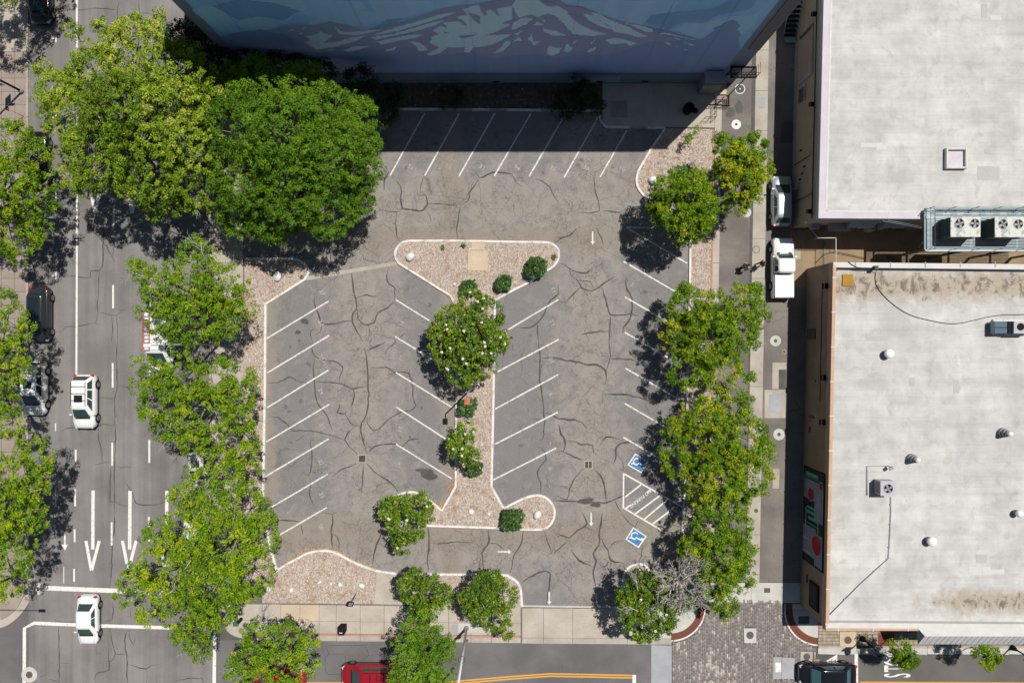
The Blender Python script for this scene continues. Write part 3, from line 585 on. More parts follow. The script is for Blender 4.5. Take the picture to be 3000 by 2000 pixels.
strip(gut, 'gutter_slab', lambda y: 2215.5 - (y - 130) * .0195, lambda y: 2252 - (y - 130) * .0175, -600, 1706, [117, 80, 118, 118], M['conc'], .03)
def disc(parent, px, py, r, m, z0, z1, name='manhole_cover', n=24):
    w = W(px, py); return MB().lathe(w.x, w.y, [(r, z0), (r, z1)], n).build(name, m, parent)
def cover(parent, px, py, r, ring, core, z=.012, rr=.4):
    disc(parent, px, py, r / PXM, M[ring], 0, z, 'manhole_surround'); disc(parent, px, py, r / PXM * rr, M[core], z, z + .006, 'manhole_lid', 16)
cover(alley, 2168, 261, 15, 'mark', 'patch', .012, .85); disc(alley, 2168, 261, 2 / PXM, M['mark'], .018, .022, 'manhole_lid'); cover(alley, 2157, 365, 14, 'mark', 'grate', .012, .28)
cover(alley, 2186, 622, 15, 'conc_l', 'conc', .012, .35); cover(gut, 2215, 731, 11, 'patch', 'conc', .034, .85); cover(alley, 2272, 998, 16, 'conc_l', 'grate', .012, .34)
cover(alley, 2282, 1272, 17, 'conc_l', 'grate', .012, .32); cover(alley, 2297, 1030, 6, 'conc_t', 'grate', .012, .7); cover(alley, 2235, 1312, 15, 'conc_l', 'grate', .012, .34)
cover(gut, 2215, 1495, 6, 'patch', 'grate', .034, .8)
for r, mm, z in (([(2240, 1142), (2303, 1142), (2301, 1224), (2240, 1224)], 'conc', .010), ([(2253, 1155), (2288, 1157), (2286, 1208), (2252, 1207)], 'conc_g', .016), ([(2263, 1062), (2304, 1062), (2302, 1139), (2262, 1139)], 'conc', .010),
                 ([(2281, 1082), (2304, 1082), (2302, 1139), (2281, 1139)], 'patch', .014), ([(2265, 1372), (2284, 1372), (2282, 1430), (2263, 1430)], 'conc', .010), ([(2290, 358), (2328, 358), (2326, 420), (2288, 420)], 'patch', .010), ([(2328, 730), (2345, 730), (2345, 760), (2328, 760)], 'conc', .014)):
    MB().prism(poly(r), .001, z).build('utility_patch', M[mm], alley)
MB().prism(poly([(2222, 283), (2241, 284), (2240, 317), (2221, 317)]), .03, .04).build('drain_grate', M['galv'], gut)
for k in range(9): MB().prism(poly([(2223, 286 + k * 3.4), (2240, 286 + k * 3.4), (2240, 288 + k * 3.4), (2223, 288 + k * 3.4)]), .04, .048).build('drain_bar', M['conc_g'], gut)
# catch basins in the lot
for x, y in ((1061, 1343), (1724, 1361)):
    MB().prism(poly([(x - 12, y - 12), (x + 12, y - 12), (x + 12, y + 12), (x - 12, y + 12)]), 0, .018).build('drain_frame', M['conc'], lot)
    MB().prism(poly([(x - 9.5, y - 9.5), (x + 9.5, y - 9.5), (x + 9.5, y + 9.5), (x - 9.5, y + 9.5)]), .018, .021).build('drain_pit', M['black'], lot)
    for k in range(5):
        if x > 1500 and k == 2: MB().prism(poly([(x - 1, y - 9), (x + 1, y - 9), (x + 1, y + 9), (x - 1, y + 9)]), .021, .03).build('drain_bar', M['conc'], lot)
        yy = y - 8 + k * 3.6; MB().prism(poly([(x - 9, yy), (x + 9, yy), (x + 9, yy + 2.2), (x - 9, yy + 2.2)]), .021, .027).build('drain_bar', M['grate'], lot)
line(lot, [(897, 816), (1163, 771)], .34, M['conc'], .0165, 'concrete_band')
mb = MB(); P = [W(x, y).xy for x, y in ((1520, 1774), (1740, 1777), (1980, 1781))]; ribbon_mesh(mb, P, .17, .022); mb.build('drain_channel', M['conc_l'], lot)
mb = MB(); ribbon_mesh(mb, [W(x, y + 3.5).xy for x, y in ((1520, 1774), (1740, 1777), (1980, 1781))], .06, .024); mb.build('drain_slot', M['patch'], lot)

# ---- main street west pavement
wp = flat('west_pavement_footing', [(-900, -900), (83, -900), (83, 1690), (-900, 1690)], .006, M['patch'])
cache = {}
def slab(parent, x0, y0, x1, y1, m, z, g=.8, name='pavement_slab'):
    key = (round(x1 - x0), round(y1 - y0), m, z); a, b = W(x0, y1), W(x1, y0); s = b - a
    if key not in cache:
        mb = MB(); q = g / PXM / 2; mb.box(s.x / 2, s.y / 2, z / 2, s.x - q * 2, s.y - q * 2, z, bev=.008)
        cache[key] = mb.build(name, M[m], None, False); cache[key].location = a; o = cache[key]; o.parent = parent
    else:
        o = cache[key].copy(); COL.objects.link(o); o.parent = parent; o.location = a
    return o
for r in range(-3, 42):
    for k in range(3):
        slab(wp, [-32, 7, 46][k], 114 + (r - 1) * 39, [7, 46, 80][k], 114 + r * 39, 'conc_p' if r > 1 else 'conc_w', .12)
strip(wp, 'kerb_stone', lambda y: 80, lambda y: 85, -600, 1690, [118], M['kerb_c'], .14)
cor = [(-500, 1690), (104, 1690), (103, 1700)] + pxcurve([(102, 1715), (92, 1750), (68, 1790), (35, 1822), (0, 1838), (-60, 1848)], 8) + [(-500, 1850)]
corner = struct('west_corner_pavement', MB().prism(poly(cor), 0, .06), M['conc_w'])
cin = [(-500, 1692), (78, 1692)] + pxcurve([(77, 1700), (72, 1740), (55, 1775), (30, 1800), (0, 1815), (-60, 1825)], 8) + [(-500, 1826)]
MB().prism(poly(cin), .06, .14).build('raised_slab', M['conc_p'], corner)
MB().prism(poly(pxcurve([(100, 1706), (112, 1705), (125, 1715), (128, 1727), (120, 1738), (108, 1742), (97, 1742)], 5)), 0, .014).build('manhole_surround', M['conc_l'], street); disc(street, 112, 1725, 5 / PXM, M['grate'], .014, .02, 'manhole_lid', 16)
disc(street, 86, 1975, 23 / PXM, M['conc_l'], 0, .018, 'manhole_surround'); disc(street, 86, 1975, 10 / PXM, M['grate'], .018, .024, 'manhole_lid')
# ---- main street east pavement (between road and left bed)
ep = flat('east_pavement_footing', [(614, -900), (716, -900), (716, 1764), (614, 1764)], .010, M['patch'])
for r in range(-4, 45):
    for k in range(2): slab(ep, [622, 668][k], 20 + r * 39.5, [668, 714][k], 59.5 + r * 39.5, 'conc_w', .12)
strip(ep, 'kerb_stone', lambda y: 615, lambda y: 621, -600, 1764, [118], M['kerb_c'], .14)
# ---- front pavement along the side street
fp = flat('front_pavement_footing', [(640, 1767), (1528, 1776), (1528, 1876), (640, 1874)], .010, M['patch'])
xs = [716, 824, 880, 936, 986, 1056, 1126, 1190, 1250, 1315, 1380, 1440, 1490, 1526]
for a, b in zip(xs, xs[1:]):
    o = (a - 716) * .011
    for y0, y1 in ((1767, 1815), (1815, 1851)): MB().prism(poly([(a + .5, y0 + o + .5), (b - .5, y0 + o + .5), (b - .5, y1 + o - .5), (a + .5, y1 + o - .5)]), 0, .12).build('pavement_slab', M['conc_b' if a in (824, 880) and y0 == 1767 else 'conc_w'], fp)
    MB().prism(poly([(a + .5, 1851.5 + o), (b - .5, 1851.5 + o), (b - .5, 1857 + o), (a + .5, 1857 + o)]), 0, .14).build('kerb_stone', M['kerb_r'], fp)
    MB().prism(poly([(a + .5, 1857.8 + o), (b - .5, 1857.8 + o), (b - .5, 1873 + o), (a + .5, 1873 + o)]), 0, .05).build('gutter_slab', M['conc'], fp)
nc = [(640, 1767), (716, 1767), (716, 1873)] + pxcurve([(714, 1868), (690, 1862), (668, 1848), (655, 1825), (650, 1795)], 6) + [(640, 1780)]
struct('northwest_corner_ramp', MB().prism(poly(nc), 0, .07), M['conc_w'])
fp2 = bed('tree_square', pxcurve([(846, 1822), (860, 1811), (905, 1812), (918, 1835), (912, 1852), (850, 1850)], 6), .135, seed=14)
MB().prism(poly([(757, 1812), (782, 1812), (782, 1845), (757, 1845)]), .12, .128).build('light_square', M['conc_l'], fp)
for r, mm in (([(1325, 1828), (1342, 1828), (1342, 1856), (1325, 1856)], 'conc_g'), ([(1343, 1822), (1424, 1824), (1424, 1852), (1342, 1850)], 'conc_l')): MB().prism(poly(r), .12, .14).build('utility_plate', M[mm], fp)
# ---- driveway apron
ap = flat('driveway_footing', [(1529, 1778), (1970, 1783), (1970, 1888), (1529, 1882)], .010, M['patch'])
for a, b in zip([1529, 1592, 1678, 1838], [1592, 1678, 1838, 1968]):
    o = (a - 1529) * .009
    MB().prism(poly([(a + .5, 1780 + o), (b - .6, 1780 + o), (b - .6, 1866 + o), (a + .5, 1866 + o)]), 0, .03).build('driveway_slab', M['conc_w' if a < 1800 else 'conc_l'], ap)
    MB().prism(poly([(a + .5, 1867 + o), (b - .6, 1867 + o), (b - .6, 1884 + o), (a + .5, 1883 + o)]), 0, .022).build('gutter_slab', M['conc'], ap)
flat('grey_band', [(1908, 1888), (1968, 1890), (1968, 2500), (1908, 2500)], .012, M['conc_g'])
# ---- paver crossing
def arc(cx, cy, r, a0, a1, n=14): return [(cx + r * math.cos(R(a0 + (a1 - a0) * k / n)), cy - r * math.sin(R(a0 + (a1 - a0) * k / n))) for k in range(n + 1)]
cross = flat('paver_crossing_base', [(1969, 1766), (2400, 1766), (2456, 1900), (2456, 2400), (1969, 2400)], .010, M['patch'])
g = random.Random(5); V = []; T = []; n_big = 0; small = []
CL = (1966, 1775); CR = (2400, 1788)
def paver_ok(x, y):
    if (x - CL[0]) ** 2 + (y - CL[1]) ** 2 < 104 ** 2: return False
    if x > 2293 and (y < 1788 or (x - CR[0]) ** 2 + (y - CR[1]) ** 2 < 105 ** 2): return False
    if x > 2392 and y < 1935: return False
    for a, b, c2, d in ((2178, 1838, 2217, 1883), (2264, 1922, 2330, 1988), (2345, 1906, 2382, 1938)):
        if a < x < c2 and b < y < d: return False
    return True
x = 1970.0
while x < 2456:
    y = 1766 + g.uniform(-12, 0)
    while y < 2130:
        L = g.choice((9, 11, 11, 14)); 
        if paver_ok(x + 2.6, y + L / 2): small.append((x, y, x + 5.2, y + L))
        y += L + .25
    x += 5.45
small.sort(key=lambda q: abs(q[1] - 1880))
def paver_tone(x, y):
    h = math.exp(-((x - 2090) ** 2 / 60 ** 2 + (y - 1960) ** 2 / 60 ** 2)) * .35 + math.exp(-((x - 1985) ** 2 + (y - 1880) ** 2) / 25 ** 2) * .3
    return min(1, (g.uniform(.85, 1) if g.random() < .05 + h else g.uniform(0, .72)))
def bricks(name, rects, m, parent, z0, z1, tonef):
    n = len(rects); V = np.zeros((n, 8, 3)); T = []
    for i, (a, b, c_, d) in enumerate(rects):
        p, q = W(a, d), W(c_, b); dz = g.uniform(-.002, .002)
        V[i] = [(p.x, p.y, z0), (q.x, p.y, z0), (q.x, q.y, z0), (p.x, q.y, z0)] + [(p.x + .006, p.y + .006, z1 + dz), (q.x - .006, p.y + .006, z1 + dz), (q.x - .006, q.y - .006, z1 + dz), (p.x + .006, q.y - .006, z1 + dz)]
        T += [tonef(a, b)] * 5
    f = np.array([[4, 5, 6, 7], [0, 1, 5, 4], [1, 2, 6, 5], [2, 3, 7, 6], [3, 0, 4, 7]])
    F = (np.arange(n)[:, None, None] * 8 + f[None]).reshape(-1, 4)
    o = fastmesh(name, V.reshape(-1, 3), F, m, parent, T)
    return o
for r_ in small[:280]: bricks('paver', [r_], M['paver'], cross, .01, .03, paver_tone)
bricks('pavers', small[280:], M['paver'], cross, .01, .03, paver_tone)['kind'] = 'stuff'
for cx, cy, a0, a1, nm in ((CL[0], CL[1], 0, -90, 'southwest_crossing_corner'), (CR[0], CR[1], 180, 270, 'southeast_crossing_corner')):
    inn = struct(nm, MB().prism(poly(arc(cx, cy, 103, a0, a1, 20) + [(cx, cy)]), 0, .02), M['kerb'])
    MB().prism(poly(arc(cx, cy, 98.5, a0, a1, 20) + [(cx, cy)]), .02, .03).build('brick_bedding', M['patch'], inn)
    MB().prism(poly(arc(cx, cy, 78, a0, a1, 20) + [(cx, cy)]), .03, .06).build('corner_slab', M['conc_l'], inn)
    for k in range(30):
        for j in range(3):
            t0, t1 = a0 + (a1 - a0) * (k + .06) / 30, a0 + (a1 - a0) * (k + .94) / 30; r0 = 79 + j * 6.5
            MB().prism(poly(arc(cx, cy, r0 + .3, t0, t1, 1) + arc(cx, cy, r0 + 6.1, t1, t0, 1)), .03, .045 + g.uniform(0, .004)).build('brick', M['brick'], inn)
MB().prism(poly([(2297, 1768), (2400, 1768), (2400, 1787), (2297, 1787)]), 0, .021).build('band_slab', M['conc_l'], cross)
MB().prism(poly([(2302, 1768), (2321, 1768), (2321, 1787), (2302, 1787)]), .021, .03).build('brick_strip', M['brick'], cross)
MB().prism(poly([(2338, 1803), (2370, 1803), (2370, 1825), (2338, 1825)]), .0, .07).build('tactile_plate', M['patch'], cross)
for r, m_, z in (([(2179, 1839), (2216, 1839), (2215, 1882), (2180, 1882)], 'conc_l', .032), ([(2265, 1923), (2290, 1923), (2288, 1987), (2264, 1987)], 'conc_g', .033), ([(2291, 1924), (2329, 1926), (2327, 1987), (2289, 1987)], 'conc_g', .032), ([(2271, 1939), (2288, 1939), (2288, 1967), (2271, 1967)], 'mark', .038), ([(2346, 1907), (2381, 1907), (2380, 1937), (2345, 1937)], 'conc', .032)):
    MB().prism(poly(r), 0, z).build('utility_plate', M[m_], cross)
disc(cross, 2197, 1859, 11 / PXM, M['patch'], .032, .04, 'manhole_lid'); disc(cross, 2363, 1922, 10 / PXM, M['patch'], .032, .04, 'manhole_lid')
# concrete cross-band at the alley mouth
band = flat('alley_mouth_footing', [(2120, 1704), (2400, 1704), (2400, 1767), (2060, 1767)], .010, M['patch'])
for a, b in ((2060, 2200), (2200.8, 2288), (2288.8, 2400)): MB().prism(poly([(a, 1706), (b, 1706), (b, 1765), (a, 1765)]), 0, .022).build('concrete_slab', M['conc_l'], band)
MB().prism(poly([(2238, 1721), (2256, 1721), (2256, 1735), (2238, 1735)]), .022, .028).build('drain_grate', M['grate'], band)
# ---- pavement in front of the south building
sp = flat('shop_pavement_footing', [(2395, 1700), (3900, 1700), (3900, 1924), (2395, 1916)], .010, M['patch'])
rects = []
x = 2396.0
while x < 2990:
    y = 1700.0
    while y < 1887:
        if not (2458 < x + 1.8 < 2507 and y > 1840) and not (2570 < x + 1.8 < 2618 and y > 1850): rects.append((x, y, x + 3.5, min(1888, y + 9)))
        y += 9.3
    x += 3.8
bricks('pavers', rects, M['paver_t'], sp, .01, .12, lambda a, b: g.random())['kind'] = 'stuff'
MB().prism(poly([(2458, 1848), (2507, 1848), (2507, 1898), (2458, 1896)]), 0, .125).build('concrete_slab', M['conc_b'], sp); disc(sp, 2482, 1872, 11 / PXM, M['grate'], .125, .132, 'manhole_lid')
for i in range(8):
    for j in range(10): MB().prism(poly([(2570 + i * 6, 1851 + j * 4.3), (2575.5 + i * 6, 1851 + j * 4.3), (2575.5 + i * 6, 1854.8 + j * 4.3), (2570 + i * 6, 1854.8 + j * 4.3)]), 0, .122 + g.uniform(0, .004)).build('brick', M['brick'], sp)
for a, b in zip(range(2396, 3200, 80), range(2475, 3280, 80)):
    if a < 2460 or a > 2500: MB().prism(poly([(a, 1889), (b, 1889), (b, 1896), (a, 1896)]), 0, .14).build('kerb_stone', M['kerb_c'], sp)
    MB().prism(poly([(a, 1897), (b, 1897), (b, 1916), (a, 1914)]), 0, .05).build('gutter_slab', M['conc_l'], sp)
MB().sheet(poly([(2418, 1935), (2452, 1915), (2453, 1932), (2440, 1945)]), .03).build('painted_wedge', M['mark'], cross)
# ================================================================ BUILDINGS
def thing(name, loc, label, cat, group=None): return root(name, loc, label, cat, group)
def roof_mat(name, bands=False):
    t = NT(name)
    a = t.mix(t.ramp(t.noise(.35, 6, .65), .35, .68), c(196, 195, 192), c(224, 222, 218))
    sx = t.noise(.9, 4, .6, vec=t.vscale(.15, 1.6)); a = t.mix(1.0, a, t.ramp(sx, .35, .6, (.93, .93, .93, 1), (1.04, 1.04, 1.04, 1)), 'MULTIPLY')
    sy = t.noise(.9, 4, .6, vec=t.vscale(1.3, .25)); a = t.mix(1.0, a, t.ramp(sy, .35, .6, (.96, .96, .96, 1), (1.03, 1.03, 1.03, 1)), 'MULTIPLY')
    sp = t.noise(2.4, 6, .7); a = t.mix(t.ramp(sp, .62, .72, (0, 0, 0, 1), (.3, .3, .3, 1)), a, c(150, 146, 140))
    sm = t.noise(.9, 7, .75, dist=.5); a = t.mix(t.ramp(sm, .52, .7, (0, 0, 0, 1), (.62, .62, .62, 1)), a, c(172, 170, 164))
    br = t.noise(.55, 8, .8, vec=t.vscale(1, 1.7)); a = t.mix(t.ramp(br, .66, .71, (0, 0, 0, 1), (.75, .75, .75, 1)), a, c(128, 112, 92))
    se = t.n('ShaderNodeTexWave', i_Scale=.55, i_Distortion=.25, i_Detail=2.0); se.bands_direction = 'Y'; t.l(t.tc.outputs['Object'], se.inputs[0]); a = t.mix(t.ramp(se.outputs['Fac'], .0, .012, (.14, .14, .14, 1), (0, 0, 0, 1)), a, c(140, 138, 134))
    if bands:
        q = t.n('ShaderNodeSeparateXYZ'); t.l(t.tc.outputs['Object'], q.inputs[0]); X, Y = q.outputs[0], q.outputs[1]
        x0, y0 = bands
        def band(yc, w): return t.math('SUBTRACT', 1.0, t.math('DIVIDE', t.math('ABSOLUTE', t.math('SUBTRACT', Y, yc - y0)), w))
        b1 = t.math('MAXIMUM', band(4.6, 2.3), 0.0)
        b2 = t.math('MULTIPLY', t.math('MAXIMUM', band(-21.3, 1.9), 0.0), t.ramp(X, 0, 1)) if False else t.math('MULTIPLY', t.math('MAXIMUM', band(-21.4, 1.9), 0.0), t.ramp(t.math('DIVIDE', t.math('ADD', X, x0 - 31.0), 6.0), 0, 1))
        n = t.math('SUBTRACT', t.noise(1.3, 8, .78, dist=.2), t.math('MULTIPLY', t.noise(1.2, 3, .6, vec=t.vscale(1, .12)), .30))
        f = t.math('ADD', t.math('MULTIPLY', t.math('MAXIMUM', b1, b2), .58), n)
        a = t.mix(t.ramp(f, .52, .78, (0, 0, 0, 1), (.75, .75, .75, 1)), a, c(182, 166, 144))
        n2 = t.math('SUBTRACT', t.noise(1.1, 8, .78, vec=t.vscale(.7, 1)), t.math('MULTIPLY', t.noise(1.7, 3, .6, vec=t.vscale(1, .1)), .30))
        f2 = t.math('ADD', t.math('MULTIPLY', t.math('MAXIMUM', b1, b2), .44), n2)
        a = t.mix(t.math('MULTIPLY', t.ramp(f2, .62, .74, (0, 0, 0, 1), (.8, .8, .8, 1)), t.ramp(t.noise(1.4, 6, .75, dist=.6, vec=t.vscale(1, .6)), .47, .55)), a, c(112, 99, 86))
    return t.done(a, .8, sp, .15, spec=.2)
def ctr(P): return Vector((sum(p.x for p in P) / len(P), sum(p.y for p in P) / len(P)))
# ---- mural building
YW = 758 / PXM; XL, XR = -22.97, 19.55; HT = 17.9
mb_ = thing('mural_building', (-1.6, 34, 0), 'tall building whose big blank wall carries a painted snowy mountain', 'building')
t = NT('wall_blue_grey'); n = t.noise(.5, 5, .6); M['wall_mb'] = t.done(t.mix(t.ramp(n, .35, .65), c(140, 148, 162, .8), c(150, 160, 176, .8)), .9, t.noise(12, 3), .2)
MB().box((XL + XR) / 2, YW + 12.05, HT / 2, XR - XL, 24, HT).build('wall', M['wall_mb'], mb_)
MB().box((XL + XR) / 2, YW + 12.05, HT + .1, XR - XL + .3, 24.2, .2).build('roof', M['conc_g'], mb_)
def WM(px, py, off=.0):
    k = 758 / (1000 - py); return Vector(((px - 1500) / PXM * k, YW + .05 - off, H * (1 - k)))
def wallpoly(name, pts, m, off, parent=None, rough=0.0, seed=1, thick=True):
    P = [WM(x, y) for x, y in pts]
    if rough:
        r = random.Random(seed); Q = []
        for i, p in enumerate(P):
            q = P[(i + 1) % len(P)]; k = max(1, int((q - p).length / .2))
            for j in range(k):
                v = p.lerp(q, j / k); Q.append(v + Vector((r.uniform(-1, 1) * rough, 0, r.uniform(-1, 1) * rough)))
        P = Q
    a = sum(p.x * q.z - q.x * p.z for p, q in zip(P, P[1:] + P[:1]))
    if a < 0: P = P[::-1]
    n = len(P); vs, _, fs, *_r = delaunay_2d_cdt([Vector((p.x, p.z)) for p in P], [(i, (i + 1) % n) for i in range(n)], [list(range(n))], 1, 1e-4)
    return MB().add([(v.x, YW + .05 - off, v.y) for v in vs], [list(f) for f in fs]).build(name, m, parent or mb_)
def mural(name, a, b, k=1.0):
    t = NT(name); n = t.noise(.35, 5, .6); st = t.noise(1.0, 3, .6, vec=t.vscale(1.5, 1, .12))
    x = t.mix(t.ramp(n, .35, .65), a, b); return t.done(t.mix(1.0, x, t.ramp(st, .3, .7, (.93, .93, .93, 1), (1.04, 1.04, 1.04, 1)), 'MULTIPLY'), .85, t.noise(10, 3), .15)
m_sky = mural('mural_sky_blue', (.31, .56, .93, 1), (.35, .60, .94, 1)); m_cloud = mural('mural_cloud', (.40, .66, .95, 1), (.44, .69, .95, 1)); m_cl2 = mural('mural_cloud_dark', (.22, .42, .70, 1), (.24, .46, .74, 1))
m_mt = mural('mural_mountain_mauve', (.38, .41, .62, 1), (.35, .39, .60, 1)); m_ft = mural('mural_foothill_blue', (.25, .37, .62, 1), (.29, .38, .62, 1)); m_sn = mural('mural_snow', (.60, .82, .96, 1), (.64, .84, .96, 1)); m_bd = mural('wall_base_band', c(110, 128, 148, .9), c(120, 136, 154, .9))
KL, KR = .961, .785
def edge(k, py): return 1500 + k * (1000 - py)
TOP = -101
wallpoly('mural_background', [(1500 - KL * 786, 214), (1500 - KL * 1101, TOP), (edge(KR, TOP), TOP), (edge(KR, 214), 214)], m_sky, .004)
clouds = [[(560, 30), (640, 12), (760, 0), (900, -10), (1060, 10), (1080, 30), (1010, 32), (900, 45), (870, 40), (840, 70), (760, 100), (640, 95)], [(885, 28), (960, 26), (1040, 30), (1130, 42), (1170, 50), (1120, 66), (1060, 82), (980, 72), (900, 74), (930, 55), (890, 45)], [(1090, 30), (1080, 0), (1200, -60), (1500, -90), (1480, -10), (1390, 15), (1290, 25), (1180, 55), (1130, 60)],
 [(1570, -10), (1700, -60), (1900, -60), (1990, 10), (1960, 40), (1900, 50), (1880, 75), (1830, 66), (1760, 45), (1700, 22)], [(1975, 88), (2010, 70), (2060, 72), (2110, 55), (2150, 50), (2200, 48), (2235, 30), (2205, 75), (2150, 130), (2110, 110), (2040, 115)]]
for i, p in enumerate(clouds): wallpoly('mural_cloud', p, m_cloud, .008 + i * .0004, rough=.05, seed=i)
for i, p in enumerate([[(620, 20), (700, 0), (800, 10), (880, 35), (830, 62), (760, 50), (700, 62)], [(1890, 70), (1910, 45), (2000, 35), (2080, 30), (2170, -10), (2230, -20), (2200, 30), (2110, 45), (2060, 68), (2000, 66), (1960, 88)], [(1090, 88), (1130, 60), (1180, 56), (1160, 72)]]): wallpoly('mural_dark_cloud', p, m_cl2, .0105 + i * .0004, rough=.05, seed=i + 20)
ridge = [(790, 92), (849, 75), (922, 75), (950, 69), (967, 65), (992, 72), (1015, 75), (1040, 82), (1069, 88), (1117, 84), (1165, 72), (1228, 51), (1292, 30), (1346, 18), (1400, 14), (1440, 6), (1480, 0), (1530, -6), (1570, 0), (1640, 3), (1659, 19), (1690, 22), (1723, 29), (1787, 56), (1835, 70), (1911, 81), (1978, 96), (2045, 116), (2060, 114)]
tree_r = [(2080, 100), (2096, 92), (2090, 84), (2112, 76), (2128, 66), (2146, 60), (2160, 66), (2168, 80), (2160, 90), (2170, 104), (2163, 120), (2168, 134)]
wallpoly('mural_foothills', [(edge(-KL, 214), 214), (edge(-KL, 110), 110), (700, 96), (760, 88), (790, 92)] + ridge[1:] + tree_r + [(edge(KR, 150), 150), (edge(KR, 214), 214)], m_ft, .014, rough=.05, seed=50)
wallpoly('mural_mountain', ridge[:-4] + [(1985, 120), (1900, 125), (1830, 150), (1760, 165), (1700, 150), (1640, 170), (1560, 160), (1500, 165), (1440, 175), (1380, 150), (1300, 165), (1200, 140), (1100, 145), (1000, 140), (930, 150), (880, 140), (850, 110)], m_mt, .018, rough=.06, seed=51)
A2, A3 = (750, 0), (1500, 0)
snow = [(A2, [(440, 340), (560, 320), (600, 290), (640, 320), (700, 330), (650, 380), (610, 400), (740, 390), (880, 350), (1010, 335), (900, 390), (700, 440), (560, 458), (440, 400), (500, 370)]),
 (A2, [(430, 275), (465, 235), (445, 280)]), (A2, [(310, 290), (360, 262), (340, 285)]), (A2, [(380, 315), (440, 300), (420, 322)]), (A2, [(725, 250), (790, 295), (870, 300), (960, 290), (1150, 280), (1040, 310), (900, 330), (760, 320)]), (A2, [(880, 235), (960, 265), (1060, 280), (960, 275)]),
 (A2, [(1200, 285), (1340, 240), (1560, 180), (1720, 130), (1840, 120), (1700, 170), (1500, 230), (1300, 290), (1100, 330), (1050, 330)]), (A2, [(1060, 345), (1240, 320), (1460, 260), (1640, 205), (1740, 190), (1640, 240), (1420, 300), (1200, 350), (1100, 370)]),
 (A2, [(1100, 390), (1280, 350), (1450, 320), (1540, 330), (1420, 365), (1300, 380), (1160, 415)]), (A2, [(1400, 385), (1500, 395), (1560, 440), (1580, 470), (1500, 475), (1480, 440)]), (A2, [(790, 470), (900, 430), (1050, 430), (960, 455), (860, 478)]), (A2, [(1170, 475), (1290, 430), (1260, 470)]), (A2, [(650, 465), (720, 462), (680, 470)]),
 (A2, [(1900, 90), (1980, 60), (2050, 50), (2070, 110), (2100, 155), (2120, 100), (2180, 90), (2240, 160), (2200, 90), (2260, 80), (2352, 60), (2352, 180), (2260, 220), (2340, 230), (2200, 300), (2100, 330), (2352, 320), (2250, 380), (2120, 430), (2000, 440), (1960, 490), (1910, 480), (1920, 440), (1760, 440), (1700, 490), (1600, 518), (1570, 500), (1680, 440), (1600, 400), (1620, 340), (1680, 320), (1620, 290), (1700, 240), (1760, 270), (1720, 210), (1860, 200), (1940, 245), (1920, 200), (1840, 160), (1940, 140)]),
 (A2, [(2170, 500), (2250, 440), (2290, 385), (2340, 380), (2330, 420), (2260, 480)]),
 (A3, [(0, 60), (30, 0), (220, 0), (300, 40), (420, 60), (500, 110), (560, 160), (620, 230), (760, 290), (880, 320), (760, 335), (660, 330), (560, 320), (480, 230), (400, 150), (330, 130), (240, 160), (300, 190), (320, 220), (250, 170), (180, 140), (60, 170)]),
 (A3, [(640, 130), (760, 150), (800, 190), (880, 240), (940, 280), (820, 250), (720, 200)]), (A3, [(720, 110), (800, 130), (920, 200), (1050, 240), (1150, 300), (1240, 340), (1150, 345), (1060, 320), (940, 300), (900, 240), (800, 190)]), (A3, [(900, 180), (1000, 210), (1180, 240), (1300, 275), (1300, 300), (1220, 295), (1100, 240)]),
 (A3, [(0, 215), (120, 160), (190, 180), (130, 230), (0, 280)]), (A3, [(190, 235), (240, 205), (290, 235)]), (A3, [(285, 265), (400, 290), (500, 330), (380, 330), (300, 300)]), (A3, [(20, 325), (100, 280), (60, 325)]), (A3, [(150, 360), (180, 310), (200, 390), (270, 380), (300, 355), (230, 410), (200, 425)]),
 (A3, [(320, 460), (350, 420), (400, 440), (460, 440), (430, 490), (360, 520), (320, 500)]), (A3, [(470, 470), (510, 405), (560, 450), (520, 490)]), (A3, [(860, 370), (940, 350), (1050, 370), (1150, 400), (1090, 430), (1050, 400), (980, 410), (900, 410)]), (A3, [(680, 485), (730, 450), (785, 430), (740, 475)]), (A3, [(545, 405), (600, 370), (570, 410)]),
 (A3, [(720, 410), (770, 350), (740, 405)]), (A3, [(1340, 320), (1400, 300), (1700, 375), (1560, 345), (1420, 320)]), (A3, [(1480, 345), (1580, 375), (1540, 372)]), (A3, [(1390, 385), (1470, 410), (1440, 420)]), (A3, [(1570, 388), (1700, 430), (1640, 420)]), (A3, [(1500, 430), (1535, 435), (1510, 440)]), (A3, [(1575, 455), (1640, 465), (1600, 468)]), (A3, [(0, 390), (60, 340), (90, 380), (30, 385)])]
for i, (o_, p) in enumerate(snow): wallpoly('mural_snow_patch', Z(*o_, p), m_sn, .022 + .0003 * i, rough=.06, seed=i + 100)
for i, (o_, p) in enumerate([(A2, [(1730, 290), (1780, 310), (1740, 312)]), (A2, [(1860, 335), (2030, 320), (1960, 345), (1900, 360)]), (A3, [(260, 20), (340, 20), (400, 70), (320, 60)]), (A3, [(500, 60), (640, 65), (720, 110), (700, 135), (640, 100), (540, 100)]), (A3, [(500, 120), (600, 150), (700, 210), (860, 310), (760, 290), (620, 230), (560, 180)]), (A2, [(2060, 60), (2120, 60), (2110, 150), (2080, 100)]), (A2, [(2130, 60), (2200, 65), (2240, 160), (2180, 110)]), (A2, [(1940, 120), (2060, 150), (2060, 230), (1990, 180)])]):
    wallpoly('mural_rock_patch', Z(*o_, p), m_mt, .036 + .0004 * i, rough=.04, seed=i + 200)
MB().box((XL + XR) / 2, YW - .0, .95, XR - XL + .04, .16, 1.9).build('base_band', m_bd, mb_)
